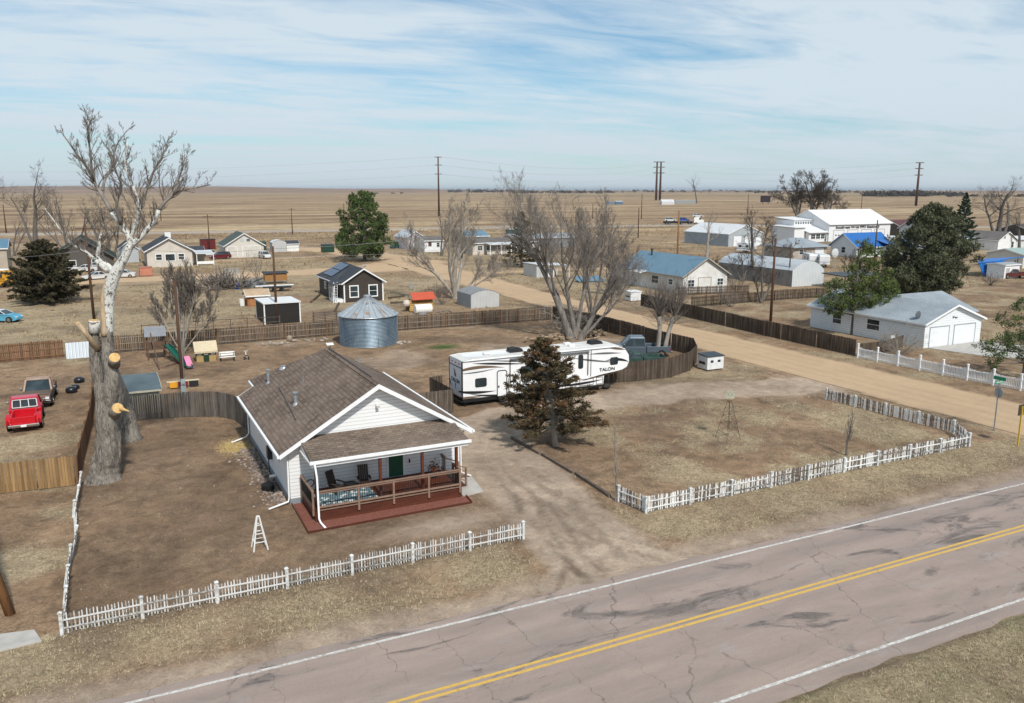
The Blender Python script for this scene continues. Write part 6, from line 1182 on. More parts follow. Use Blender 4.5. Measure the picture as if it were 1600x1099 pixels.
m = MB(); m.box(92.5,101,188.9,189.0,.1,1.5); m.box(86,92,188.9,189,.1,1.2); m.build('skirt', M('cream_stucco',(.58,.54,.48)), t)
gable('blue_roof_cabin', 'low building with pale blue metal roof behind the pale tree', 'building', 90, 97, 212, 220, 3.4, 4.6, 'x', SMETX, BLUEM, .3)
t = gable('long_shed', 'long grey shed roof seen behind the dark cedar', 'shed', 102, 122, 206, 213, 2.8, 3.8, 'x', M('grey_wall',(.30,.31,.32)), SMETX, .3)
t = thing('dumpster', 'dark teal container beside the dark cedar in the middle', 'dumpster', at(806,371)); b = at(806,371); m = MB(); m.box(b.x-2.6,b.x+2.6,b.y,b.y+3,0.1,2.6); m.build('body', plain('teal_steel',(.03,.10,.10),.5), t, bevel=.05); m = MB(); m.slab([(b.x-2.7,b.y-.1,2.8),(b.x+2.7,b.y-.1,2.8),(b.x+2.7,b.y+3.1,2.8),(b.x-2.7,b.y+3.1,2.8)],.1); m.build('lid', WMET, t)
m = MB(); a = at(921,441); m.slab([(a.x-2.2,a.y,.25),(a.x+2.6,a.y-1.2,.3),(a.x+3,a.y+1.8,.9),(a.x-2,a.y+2.6,.8)],.12); tag(m.build('roof_sheet', BLUEM), 'blue grey metal sheet lying in the grass left of the blue roofed house', 'metal sheet')
# right side
def right_side():
    x0, x1, y0, y1 = 80.8, 89.5, 103.6, 121; t = gable('blue_roof_house', 'white house with steel blue metal roof and white gable end with a door', 'house', x0, x1, y0, y1, 2.9, 5.45, 'y', STUC, corrugated('blue_metal_roof_a', (.125,.235,.32), (.16,.28,.365), .5, 1, .4, .2), .45, M('tan_trim',(.42,.37,.31)))
    door(t,'-y',y0,x0+4.2,.05,2.4,2.3,STUC,.12,M('tan_trim',(.42,.37,.31)),4); window(t,'-y',y0,x0+1.5,1.1,1.2,1.0,.1,mull=3); window(t,'-y',y0,x1-1.4,1.1,1.1,1.0,.1,mull=3); m = MB(); m.cyl((84.3,117,4.2),(84.3,117,6.0),.14); m.cyl((84.3,117,6.0),(84.3,117,6.15),.22); m.build('flue_pipe', DARK, t)
    window(t,'-x',x0,111,1.0,1.8,1.2,.12); window(t,'-x',x0,106.8,1.2,1.0,.8,.1); door(t,'-x',x0,114.2,.1,1.0,2.1,WDOOR,.1); m = MB(); m.slab([(79.2,113,2.6),(81.2,113,3.0),(81.2,116.2,3.0),(79.2,116.2,2.6)],.1); m.build('porch_roof', WMET, t)
    t = gable('steel_workshop', 'grey steel workshop with white roof and two roll doors in its gable', 'workshop', 160.5, 173.3, 186, 206, 3.6, 6.1, 'y', SMETX, WMET, .2); 
    door(t,'-y',186,163.8,.1,2.9,2.9,WDOOR,.12,SMETW,5); door(t,'-y',186,168.0,.1,2.9,2.9,WDOOR,.12,SMETW,5); door(t,'-y',186,171.6,.1,2.0,2.6,WDOOR,.12,SMETW,4); m = MB(); m.box(160.45,160.5,186,206,0,3.5); m.build('side_wall', SMETW, t)
    # steel shed with curved roof
    x0, x1, y0, y1 = 103.2, 110.4, 103.3, 122; arched_shed('steel_shed', 'pale corrugated steel shed with a low curved roof behind the gappy fence', x0, x1, y0, y1, 2.7, 4.3, corrugated('pale_steel_front', (.66,.70,.72), (.58,.62,.64), .35, 0, .45, .1), M('weathered_grey_wall',(.19,.18,.17),(.26,.25,.24),.8,.9), SMETY, False)
    t = thing('grey_roof_house', 'low grey hip roofed house in front of the fire station', 'house', (151,148,0)); m = MB(); m.box(145.6,156.4,146,156,0,2.7); m.build('wall', M('tan_wall',(.40,.36,.31),(.34,.30,.26),1,.85), t); m = MB(); a,b,c_,d_ = (145,145.3,2.7),(157,145.3,2.7),(157,156.7,2.7),(145,156.7,2.7); r1, r2 = (149,151,4.6),(153,151,4.6)
    m.slab([a,b,r2,r1],.12); m.slab([b,c_,r2],.12); m.slab([c_,d_,r1,r2],.12); m.slab([d_,a,r1],.12); m.build('roof', GRYR, t); window(t,'-y',146,148.2,1,1.2,1.1,.1); door(t,'-y',146,154,.1,2.6,2.1,WDOOR,.1,None,4)
    # fire station
    FW = M('bright_white_wall',(.78,.79,.80)); x0, x1, y0, y1 = 205, 232.5, 191, 209; t = gable('fire_station', 'large white fire station with four bay doors and dark lettering', 'fire station', x0, x1, y0, y1, 5.5, 9.6, 'x', FW, M('bright_white_roof',(.70,.705,.71),(.64,.65,.66),.5,.5), .5)
    for k in range(4):
        u = x0 + 4.3 + k*6.1; d = door(t,'-y',y0,u,.1,4.4,3.3,WDOOR,.2,M('rose_grey',(.42,.38,.39)),5,'bay_door'); m = MB()
        for j in (-1,0,1): fbox(m,'-y',y0,u+j*1.2-.35,u+j*1.2+.35,1.75,2.1,.02,.04)
        m.build('pane', GLASS, d)
    text('Southeast Weld FPD Station 3', 1.05, BLACK, t, (x0+2.8,y0-.1,3.98), (1,0,0), (0,0,1), sx=1.5, bold=2.2)
    m = MB(); m.box(197.2,x0,191.6,203.5,0,3.0); m.build('wing_wall', FW, t); m = MB(); m.slab([(196.6,190.9,3.0),(x0,190.9,3.0),(x0,198,4.9),(196.6,198,4.9)],.15); m.build('wing_roof', M('bright_white_roof',(.80,.80,.80)), t); m = MB(); m.box(197.2,x0,198,206,0,6.6); m.build('clerestory_wall', FW, t); m = MB(); m.slab([(196.6,197.6,6.7),(x0,197.6,6.7),(x0,206.5,7.4),(196.6,206.5,7.4)],.15); m.build('clerestory_roof', M('bright_white_roof',(.80,.80,.80)), t)
    for k in range(3): window(t,'-y',191.6,199.0+k*2.1,1.0,1.7,1.4,.1,mull=3)
    door(t,'-y',191.6,204.3,.05,.8,2.1,plain('teal_door',(.05,.12,.12)),.08)
    for k in range(7): window(t,'-y',198,197.9+k*1.05,5.3,.6,.75,.08,mull=0)
    m = MB(); m.box(192.5,197,193,203,0,4.6); m.build('annex_wall', FW, t); m = MB(); m.slab([(192,192.5,4.6),(197.2,192.5,4.6),(197.2,203.5,5.0),(192,203.5,5.0)],.15); m.build('annex_roof', M('bright_white_roof',(.80,.80,.80)), t)
    t = gable('bright_blue_roof_house', 'white house with bright blue metal roof in front of the fire station', 'house', 162, 174, 142, 150, 2.8, 5.6, 'x', PALE, BLUEB, .6); window(t,'-x',162,146,1.0,1.1,1.3,.1); window(t,'-y',142,164.5,1,1.2,1.2,.1); m = MB(); m.slab([(170,137.5,2.6),(178.5,137.5,2.6),(178.5,146,4.6),(170,146,4.6)],.12); m.build('lower_roof', BLUEB, t); m = MB(); m.box(171,178,138.2,144,0,2.6); m.build('annex_wall', PALE, t); m = MB(); m.add([(172.2,141.4,3.9),(175.6,141.4,3.9),(173.9,141.4,5.0),(173.9,144.5,5.0)],[(0,1,2),(1,3,2),(0,2,3)]); m.build('dormer', TRIM, t)
    t = gable('grey_roof_cottage', 'pale cottage with slate roof right of the fire station', 'house', 222, 238, 170, 179, 4.6, 7.4, 'x', M('pale_blue_wall',(.60,.63,.66)), ASPHR('slate_shingles',(.14,.165,.18)), .5); window(t,'-y',170,225.5,1.4,1.3,2.0,.14); window(t,'-y',170,230,1.4,1.3,2.0,.14)
    m = MB(); m.slab([(176.5,133,3.2),(180.5,133,3.2),(184.5,141,5.2),(180,141,5.2)],.15); t = thing('white_roof_shed','shed with a steep white roof beside the bright blue roofed house','shed',(180,136,0)); m.build('roof', WMET, t); m = MB(); m.box(177,182,134,139,0,3.1); m.build('wall', PALE, t)
    GTR = M('shaded_door_trim', (.30,.32,.34))  # grey frames stand in for the shadow in the garage door recesses
    # pale bungalow with two garage doors
    x0, x1, y0, y1 = 74.75, 83.6, 56.15, 71.5; t = gable('garage_bungalow', 'pale lap sided bungalow with light grey roof and two white garage doors', 'house', x0, x1, y0, y1, 2.6, 4.2, 'y', PALE, GRYR, .35)
    door(t,'-y',y0,x0+2.25,.03,2.9,2.05,WDOOR,.07,GTR,4,'garage_door'); door(t,'-y',y0,x0+6.2,.03,3.3,2.05,WDOOR,.07,GTR,4,'garage_door'); m = MB(); m.box(x0+4.1,x0+4.3,y0-.14,y0,2.95,3.05); m.box(x0+4.5,x0+4.8,y0-.1,y0,2.88,2.96); m.build('wall_light', DARK, t)
    window(t,'-x',x0,62.5,1.0,1.6,1.1,.1); window(t,'-x',x0,67.5,1.0,1.2,1.0,.1); m = MB(); m.box(x1-.5,88.5,60.5,69.5,0,2.5); m.build('wing_wall', PALE, t); m = MB(); m.slab([(x1-3.2,60.1,2.5),(88.9,60.1,2.5),(88.9,65,4.25),(x1-3.2,65,4.25)],.12); m.slab([(x1-3.2,65,4.25),(88.9,65,4.25),(88.9,69.9,2.5),(x1-3.2,69.9,2.5)],.12); m.build('wing_roof', GRYR, t); window(t,'-y',60.5,87,1.0,1.5,1.0,.1); 
    m = MB(); m.tube([(75.3,57.6,2.6),(75.3,57.6,3.1)],.035); m.ball((75.15,57.4,3.3),.42,8,(1,.22,1)); m.build('satellite_dish', plain('dish_grey',(.10,.11,.12),.5), t)
    m = MB(); m.slab([(75.2,56.0,.06),(84,56.0,.06),(88,46,.06),(86,30,.06),(82,30,.06),(82.5,45,.06),(76.5,50.5,.06)],.1); tag(m.build('concrete_driveway', CONC), kind='structure')
    t = thing('yard_sign', 'small white yard sign by the fence of the pale bungalow', 'sign', (71.6,57.4,0)); m = MB(); m.box(71.35,71.9,57.38,57.42,1.0,1.4); m.build('panel', WHITE, t); m = MB(); m.beam((71.6,57.4,0),(71.6,57.4,1.0),.05,.05); m.build('post', WOODD, t)
    # far right cluster
    t = gable('white_gable_house', 'small white gabled house at the far right behind the blue tarp', 'house', 214.5, 222, 141.8, 156, 2.9, 4.9, 'y', M('bright_white_wall',(.78,.79,.80)), ASPHR('brown_grey_shingles',(.13,.12,.115)), .4); window(t,'-y',141.8,217,3.2,.6,.6,.08); window(t,'-y',141.8,220.6,.8,.8,1.5,.1); m = MB(); m.box(222,236,143,149,0,2.6); m.build('porch_wall', M('pale_blue_wall',(.60,.63,.66)), t); m = MB(); m.slab([(222,142.5,2.7),(236,142.5,2.7),(236,149,3.2),(222,149,3.2)],.12); m.build('porch_roof', WMET, t)
    gable('grey_metal_shed', 'low silver roofed shed left of the small white gabled house', 'shed', 205, 214, 148, 160, 3, 5, 'x', M('grey_wall',(.30,.31,.32)), SMETX, .3); gable('red_roof_barn', 'long low dark red roof behind the juniper', 'barn', 255, 285, 205, 215, 3.2, 5.2, 'x', M('dark_wall',(.10,.09,.08)), M('dark_red_roof',(.10,.04,.045),None,1,.7), .3)
    gable('pale_green_shed', 'pale green roofed white shed at the right edge', 'shed', 170.5, 181, 107, 115, 2.8, 3.8, 'x', M('off_white_wall',(.60,.57,.52)), M('pale_green_roof',(.30,.40,.38)), .3); gable('dark_roof_barn', 'dark roofed barn at the far right edge under the bare tree', 'barn', 258, 292, 160, 172, 3.4, 5.4, 'x', M('dark_wall',(.10,.09,.08)), M('brown_roof',(.07,.06,.055)), .3)
    t = thing('tarp_shelter', 'shelter wrapped in a bright blue tarp', 'shelter', (153,102,0)); T_ = M('blue_tarp',(.012,.12,.42),(.02,.16,.50),2,.45); m = MB(); m.slab([(146,100,2.7),(149,98.6,3.0),(156,99.4,3.4),(164,102.5,3.0),(163,104.5,2.7),(152,104,2.9)],.15); m.build('tarp_top', T_, t); m = MB(); m.slab([(146.2,100,2.7),(149,98.7,2.9),(149.6,98.6,0.1),(147.4,99.4,.1)],(.1,.2,0)); m.slab([(149,98.7,2.9),(152.2,99,3.0),(152.2,98.9,.6),(149.6,98.6,.1)],(.0,.2,0)); m.build('tarp_side', T_, t)
    for x, y in ((163.4,103.6),(157,100)): m = MB(); m.beam((x,y,0),(x,y,2.8),.1,.1); m.build('post', DARK, t)
    t = gable('white_shed', 'white shed with a slanted roof in front of the blue tarp', 'shed', 147.3, 151.6, 95.6, 99.0, 2.5, 2.75, 'x', M('bright_white_wall',(.78,.79,.80)), M('grey_felt',(.30,.33,.35)), .15); door(t,'-y',95.6,148.2,.05,1.0,1.9,plain('grey_panel',(.42,.42,.42)),.06)
right_side()
# ------------------------------------------------------------ poles, wires, signs
def pl(label, px_, tp, r, mat, arms=(), hm=None, lean=(0,0), **k):
    b = at(*px_); h = hm or top(px_[0], px_[1], tp); return pole('utility_pole', label, b, h, r, mat, arms(h) if callable(arms) else arms, lean=lean, **k), b, h
A_ = pl('brown utility pole in front of the black shed', (433,506), 385, .15, POLEW); B_ = pl('brown utility pole behind the huge cut cottonwood', (147,500), 352, .15, POLEW, lambda h: [(h-.4,2.2)])
C_ = pl('bare topped pole with grey meter boxes by the grey fence', (289,642), 430, .15, POLEW, hm=9.6)
D_ = pl('dark red brown utility pole across the gravel street', (1204,502), 372, .16, POLEW); E_ = pl('orange brown utility pole behind the blue roofed white house', (1057,440), 330, .17, POLEO)
pl('orange utility pole at the lower left edge of the picture beside the concrete slab', (17,960), 0, .16, POLEO, hm=10.5, lean=(-2.2,1.1))
F1 = pl('thin pole left of the off white garage', (328,392), 335, .14, POLEW, lambda h: [(h-.5,2.4)]); G1 = pl('thin pole on the near side of the highway, right of the garage', (457,366), 325, .16, POLEW, lambda h: [(h-.6,2.6)], cat='utility pole')
pl('thin grey pole behind the steel shed with the curved roof', (1232,447), 381, .12, POLEW); pl('dark pole right of the bright blue roof', (1366,408), 344, .16, POLEW); pl('pole beyond the bare trees, left of the car carrier', (997,372), 325, .18, POLEW); pl('farther pole left of the car carrier', (1002,345), 303, .2, POLEW)
for i, (x, yb, yt) in enumerate(((926,345,318),(1168,335,303),(1345,335,300),(10,365,320),(252,348,320),(538,345,318))): pl(('small far pole behind the clump of bare trees','small far pole left of the dark billboard','small far pole right of the three dark trees','far pole at the left edge beyond the bare cottonwood','far pole seen through the pale limbs of the cottonwood','far pole left of the big pine crown')[i], (x, yb), yt, .2, POLEW)
STEEL = plain('rust_brown_steel', (.085,.045,.035), .6, .2); TW = []
for i, (xb, yb, xt, yt, lab) in enumerate(((686,338,685,245,'tall steel power pole behind the pale bare tree'),(1025,313,1027,253,'left one of the pair of tall steel power poles'),(1031,313,1033,253,'right one of the pair of tall steel power poles'),(1431,322,1438,254,'tall steel power pole above the juniper at the right'))):
    b = at(xb, yb); h = top(xb, yb, yt, xt); d = b.length; t = pole('transmission_pole', lab, b, h, d*(.0010,.0012,.0012,.0012)[i], STEEL, [(h-.3, d*.0085),(h*.86, d*.0085),(h*.71, d*.0085)], insul=False, cat='power pole', armx=(math.cos(AZ), -math.sin(AZ))); TW.append((b, h, d))
WIREM = plain('aluminium_wire', (.45,.46,.47), .4, .6)
for k, f in enumerate((1.0, .86, .71)):
    b, h, d = TW[0]; p = b + Vector((0,0,h*f)); q = at_d(-350, (262, 276, 290)[k], 620); wire(f'{("upper","middle","lower")[k]} high voltage wire running left from the tall power pole', p, q, 6, .05, WIREM)
    b2_, h2, _ = TW[1]; wire(f'{("upper","middle","lower")[k]} high voltage wire between the tall power pole and the pair of poles', p, b2_ + Vector((0,0,h2*f)), 9, .07, WIREM)
    b3_, h3, _ = TW[3]; wire(f'{("upper","middle","lower")[k]} high voltage wire between the pair of poles and the right power pole', TW[2][0] + Vector((0,0,TW[2][1]*f)), b3_ + Vector((0,0,h3*f)), 9, .07, WIREM)
def topz(P, dz=-.3): return P[1] + Vector((0,0,P[2]+dz))
wire('low wire from the left edge to the pole behind the cottonwood', at_d(-80, 402, 118), topz(B_, -3.0), .5, .02, WIREM); wire('wire from the pole behind the cottonwood to the shed pole', topz(B_, -2.2), topz(A_), .7, .018)
wire('wire across the big pine from the shed pole', topz(A_), at_d(800, 348, 190), 1.0, .03, WIREM); wire('lower wire across the big pine', topz(A_, -1.2), at_d(800, 374, 190), 1.0, .025, WIREM)
wire('guy wire left of the orange brown pole', topz(E_, -2), at(1010,400), .2, .02); wire('wire right of the orange brown pole', topz(E_, -2), at(1110,398,2), .4, .02); wire('wire from the dark red pole to the blue roofed house', topz(D_), (86,112,4.6), .8, .02); wire('wire from the dark red pole across the curved steel shed', topz(D_, -.6), (112,96,5.6), .8, .02)
t = C_[0]; b = C_[1]; MG = plain('meter_grey', (.36,.42,.43), .5)
m = MB(); m.box(b.x-.17,b.x+.17,b.y-.36,b.y-.15,1.25,1.95); m.build('meter_box', MG, t); m = MB(); m.box(b.x-.15,b.x+.15,b.y-.32,b.y-.15,2.0,2.45); m.cyl((b.x,b.y-.3,2.2),(b.x,b.y-.4,2.2),.1); m.build('electric_meter', MG, t); m = MB(); m.tube([(b.x-.14,b.y-.2,1.3),(b.x-.16,b.y-.2,1.1),(b.x+.1,b.y-.2,1.1),(b.x+.14,b.y-.2,1.3)],.03); m.tube([(b.x+.1,b.y-.18,2.4),(b.x+.1,b.y-.16,9.2)],.025); m.build('conduit', GALV, t)
# street corner signs
p = at(1553,672); t = thing('street_sign', 'green street name blades above the back of a stop sign on a thin post', 'street sign', tuple(p)); m = MB(); m.beam(p, p+Vector((0,0,3.2)),.07,.05); m.build('post', GALV, t)
GS = plain('sign_green', (.01,.22,.12), .4)
m = MB(); m.box(p.x-.40,p.x+.40,p.y-.015,p.y+.015,3.22,3.46); o = m.build('name_blade', GS, t); m = MB(); m.box(p.x-.015,p.x+.015,p.y-.42,p.y+.42,3.47,3.70); m.build('name_blade', GS, t)
m = MB(); rg = random.Random(3)
for k in range(9): m.box(p.x-.32+k*.072,p.x-.285+k*.072,p.y-.021,p.y-.016,3.28,3.38+.02*(k%3))
m.build('lettering', WHITE, o)
m = MB(); ux = Vector((.25,.97,0)); oc = [p + Vector((0.045,0,0)) + ux*.38*math.cos(math.pi/8+k*math.pi/4) + Vector((0,0,2.62+.38*math.sin(math.pi/8+k*math.pi/4))) for k in range(8)]; m.slab(oc, (.012,-.003,0)); m.build('stop_plate', M('sign_back_grey',(.40,.43,.45),(.34,.37,.39),2,.5,.4), t)
p = at(1590,697); t = thing('marker_post', 'yellow post with a dark sign plate at the right edge by the road', 'marker post', tuple(p)); m = MB(); m.beam(p, p+Vector((.0,0,2.6)),.09,.06); m.build('post', plain('marker_yellow',(.66,.42,.04),.5), t); m = MB(); m.box(p.x-.28,p.x+.28,p.y+.04,p.y+.06,2.0,2.7); m.build('sign_plate', plain('dark_sign_back',(.05,.048,.045),.6), t)
# lawn windmills
def windmill(name, label, px_, h, w_, mat, rot=True):
    p = at(*px_); t = thing(name, label, 'lawn windmill', tuple(p)); hh = h * (.80 if rot else .97); C4 = [Vector((sx*w_/2, sy*w_/2, 0)) for sx, sy in ((-1,-1),(1,-1),(1,1),(-1,1))]; m = MB(); pt = lambda k, f: p + C4[k%4]*(1-.86*f) + Vector((0,0,hh*f)); r = .013 if h > 2.5 else .03
    for k in range(4): m.beam(pt(k,0), pt(k,1), r*1.6, r*1.6)
    n = 5 if rot else 4
    for j in range(1, n+1):
        for k in range(4): m.beam(pt(k,j/n), pt(k+1,j/n), r, r)
        if rot:
            for k in range(4): m.beam(pt(k,(j-1)/n), pt(k+1,j/n), r*.8, r*.8)
    m.build('tower', mat, t)
    if rot:
        c = p + Vector((0,0,h*.88)); m = MB(); m.slab([c+Vector((-.2,-.2,-h*.07)),c+Vector((.2,-.2,-h*.07)),c+Vector((.2,.2,-h*.07)),c+Vector((-.2,.2,-h*.07))],.02); m.build('platform', WOODY, t); m = MB()
        for k in range(12): a = k*math.pi/6; d = Vector((math.cos(a)*.9, -math.cos(a)*.35, math.sin(a))); s_ = Vector((-math.sin(a)*.9, math.sin(a)*.35, math.cos(a))); m.slab([c+d*.08-s_*.02, c+d*.34-s_*.06, c+d*.34+s_*.06, c+d*.08+s_*.02], (.01,.01,0))
        m.build('rotor', M('painted_tin',(.20,.24,.16),(.50,.50,.42),9,.5), t); m = MB(); m.slab([c+Vector((.05,.15,-.02)),c+Vector((.3,.6,-.14)),c+Vector((.3,.6,.16)),c+Vector((.05,.15,.03))],(.01,0,0)); m.build('tail', M('painted_tin',(.2,.24,.16)), t)
windmill('lawn_windmill', 'dark lattice lawn windmill with a green rotor in the corner lot', (1137,686), 3.3, 1.15, plain('dark_rusty_iron',(.035,.032,.028),.7)); windmill('lawn_windmill', 'small white wooden tower ornament behind the roadside pickets', (406,857), 1.6, .62, WHITE, False)
# ------------------------------------------------------------ vehicles
RED = paintm('red_car_paint', (.52,.008,.018), .2)
pickup('red_pickup', 'shiny red vintage step side pickup seen from behind', (-5.85,64.9,0), R(91), RED, 2.05, 5.0, 1.85, (.0,1.5), step=True, frame=plain('white_window_rubber',(.75,.72,.72),.5), roofm=paintm('red_roof_paint',(.50,.05,.08),.25))
pickup('old_pickup', 'dull brown old pickup parked nose to nose with the red one', (-5.35,71.6,0), R(-92), M('dull_brown_paint',(.085,.075,.065),(.15,.09,.06),1.2,.5), 2.0, 5.2, 1.85, (-.5,1.1), roofm=M('rusty_pale_roof',(.42,.34,.27),(.26,.13,.08),2,.6), hoodm=M('brown_hood',(.10,.085,.07),(.16,.11,.08),1.5,.45))
cg = plain('charcoal_car_paint', (.10,.13,.165), .28, .2, .5)
p = at(1003,562); pickup('charcoal_pickup', 'charcoal blue crew cab pickup inside the curved dark fence', (p.x+.7,p.y+1.7,0), R(154), cg, 2.05, 6.0, 1.95, (-.55,1.55), crew=True)
p = at(1003,574); pickup('green_pickup', 'old dark green pickup half hidden by the curved fence', (p.x-.3,p.y+.15,0), R(160), M('faded_green_paint',(.02,.05,.045),(.045,.08,.07),2,.6), 1.85, 4.6, 1.42, (-.1,1.3))
car('sedan', 'light blue and white sedan at the left edge', at(4,503), R(-28), paintm('sky_blue_paint',(.10,.36,.52)), L_=4.5, two=paintm('pale_car_roof',(.66,.70,.74)), suv=True, H=1.5)
car('suv', 'dark red car in front of the off white garage', at(344,405), R(190), paintm('maroon_paint',(.13,.012,.018)), L_=4.9, H=1.72, suv=True); car('white_car', 'white car behind the dark red car', at(327,400), R(190), paintm('white_car_paint',(.62,.62,.62)))
car('white_car', 'white car facing the alley at the right of the garage', at(414,404), R(-80), paintm('white_car_paint',(.62,.62,.62)), suv=True, H=1.7); car('teal_car', 'dark teal car parked between the big pine and the lilac shed', at(621,388), R(200), paintm('teal_paint',(.02,.10,.13)), L_=4.8)
for i, (x, y, r_, lab) in enumerate(((105,425,170,'white car just right of the dark cedar'),(133,425,175,'white car behind the pole near the dark cedar'),(151,437,200,'white car behind the cottonwood trunk'),(192,434,165,'white car right of the cottonwood limbs'))): car('white_car', lab, at(x, y), R(r_), paintm('white_car_paint',(.62,.62,.62)), group='white cars at the dark roofed house')
pickup('red_truck', 'old dark red truck beside the small white shed at the far right', at(1583,435), R(160), M('old_red_paint',(.12,.02,.02),(.08,.03,.025),2,.6), 2, 5.4, 1.7)
def bus():
    t = local('school_bus', 'yellow school bus cut off by the left edge', 'bus', tuple(at(-30,449)), R(-26)); Y_ = plain('bus_yellow',(.62,.30,.02),.4); m = MB(); m.loft([(-5.5,.5,1.2),(-5.5,2.6,1.2),(-5.2,2.95,1.05),(4.6,2.95,1.05),(4.9,2.6,1.2),(5.0,1.5,1.2),(5.2,1.3,1.1),(5.2,.5,1.15)]); m.build('body', Y_, t, bevel=.08)
    m = MB(); m.loft([(-5.3,2.9,1.1),(-5.2,3.02,.9),(4.5,3.02,.9),(4.7,2.9,1.1)]); m.build('roof', WHITE, t)
    for k in range(9): m = MB(); m.box(-5.1+k*1.08,-4.2+k*1.08,-1.22,1.22,1.75,2.45); m.build('window', GLASS, t)
    for z in (1.15,1.5): m = MB(); m.box(-5.4,4.9,-1.215,1.215,z,z+.05); m.build('stripe', BLACK, t)
    for x in (-3.6,3.4):
        for s in (-1,1): wheel(t, x, s*1.08, .48, .28, s)
bus()
def carrier():
    c = at(1068,351); rz = -AZ - R(2); t = local('car_carrier', 'car carrier truck with a white cab on the highway', 'truck', tuple(c), rz); m = MB(); m.box(-9.5,4,-1.2,1.2,1.0,1.5); m.build('deck', DARK, t); m = MB(); m.loft([(4.6,.7,1.2),(4.6,3.3,1.2),(7.2,3.4,1.15),(8.0,2.4,1.2),(9.2,2.1,1.15),(9.3,.7,1.15)]); m.build('cab', WHITE, t, bevel=.1); m = MB(); m.box(7.0,7.9,-1.22,1.22,2.3,3.1); m.build('window', GLASS, t); m = MB(); m.box(-9.5,4.3,-1.15,1.15,.6,.95); m.build('chassis', BLACK, t)
    for x in (-8,-6.8,-1,2.6,5.6,8.3):
        for s in (-1,1): wheel(t, x, s*1.05, .55, .3, s)
    f = Vector((math.cos(rz), math.sin(rz), 0))
    for dx_, pm, lab, kw in ((-6.3,paintm('white_car_paint',(.62,.62,.62)),'white pickup like car riding on the back of the car carrier',dict(suv=True,H=1.8)),(.0,paintm('royal_blue_paint',(.02,.07,.36)),'royal blue car riding on the car carrier',dict(suv=True,H=1.8))): car('carried_car', lab, c + f*dx_ + Vector((0,0,1.5)), rz, pm, L_=5.4, W=2.0, **kw)
    car('carried_car', 'white van load above the carrier cab', c + f*6.5 + Vector((0,0,3.4)), rz, paintm('white_car_paint',(.62,.62,.62)), L_=5, suv=True, H=1.6)
carrier()
def trailer(label, px_, rz, L_=5.5, H=2.6):
    t = local('travel_trailer', label, 'camper', tuple(at(*px_)), rz); m = MB(); m.loft([(-L_/2,.5,1.1),(-L_/2,H-.3,1.1),(-L_/2+.3,H,1.05),(L_/2-.5,H,1.05),(L_/2,H-.6,1.1),(L_/2+.1,1.1,1.1),(L_/2-.3,.5,1.1)]); m.build('body', M('camper_white',(.66,.68,.70),(.55,.57,.60),1,.5), t, bevel=.08)
    for x in (-L_*.3, L_*.1): m = MB(); m.box(x-.35,x+.35,-1.12,1.12,1.4,2.0); m.build('window', GLASS, t)
    m = MB(); m.box(-L_/2,L_/2,-1.115,1.115,1.0,1.15); m.build('stripe', M('grey_stripe2',(.2,.22,.25)), t)
    for s in (-1,1): wheel(t, -.3, s*1.0, .35, .22, s)
trailer('grey and white camper, left of the pair before the hip roofed house', (1266,415), R(60)); trailer('white camper, right of the pair before the hip roofed house', (1282,416), R(60)); trailer('small white camper at the corner of the steel workshop', (1166,395), R(-60), 4.6)
# ------------------------------------------------------------ boxes, bins, play things, yard clutter
def dumpster(label, x0, x1, y0, y1, h, body, lid):
    t = thing('dumpster', label, 'dumpster', ((x0+x1)/2,(y0+y1)/2,0)); m = MB(); m.box(x0,x1,y0,y1,.1,h); m.build('body', body, t, bevel=.03); m = MB(); xm = (x0+x1)/2; m.slab([(x0-.05,y0-.08,h+.06),(xm-.01,y0-.08,h+.06),(xm-.01,y1+.05,h+.16),(x0-.05,y1+.05,h+.16)],.06); m.slab([(xm+.01,y0-.08,h+.06),(x1+.05,y0-.08,h+.06),(x1+.05,y1+.05,h+.16),(xm+.01,y1+.05,h+.16)],.06); m.build('lid', lid, t)
    m = MB(); m.box(x0-.06,x0,y0+.3,y1-.3,h*.45,h*.6); m.box(x1,x1+.06,y0+.3,y1-.3,h*.45,h*.6); m.build('lifting_pocket', DARK, t); m = MB()
    for x in (x0+.15,x1-.15): m.cyl((x,y0+.2,.08),(x+.05,y0+.2,.08),.08); m.cyl((x,y1-.2,.08),(x+.05,y1-.2,.08),.08)
    m.build('caster', BLACK, t); return t
DW = M('dumpster_white',(.72,.73,.74),(.60,.61,.62),2.5,.5)
t = dumpster('white dumpster with a dark lid near the end of the curved fence', 47.75, 49.6, 57.3, 58.7, 1.28, DW, plain('dark_lid',(.03,.04,.05),.5)); m = MB()
for x in (48.1,48.9): m.box(x,x+.3,57.27,57.3,.75,.95)
m.build('label_plate', DARK, t)
dumpster('white dumpster on the far side of the gravel street', 68.3, 70.2, 99.6, 101.2, 1.35, DW, DW); dumpster('dark green dumpster left of the big pine', 51.0, 54.0, 214.6, 217, 2.0, plain('dark_green_steel2',(.01,.045,.03),.5), plain('dark_lid',(.03,.04,.05)))
p = at(229,432); dumpster('faded coral dumpster in front of the cream house', p.x-1.1, p.x+1.1, p.y, p.y+1.8, 1.6, M('coral_steel',(.50,.20,.13),(.42,.17,.11),2,.7), M('coral_lid',(.40,.17,.12)))
p = at(379,478); m = MB(); m.cyl(p, p+Vector((0,0,.95)), .36, .42, 14); tag(m.build('white_bucket', WHITE), 'white bucket beside the orange plywood coop', 'bucket')
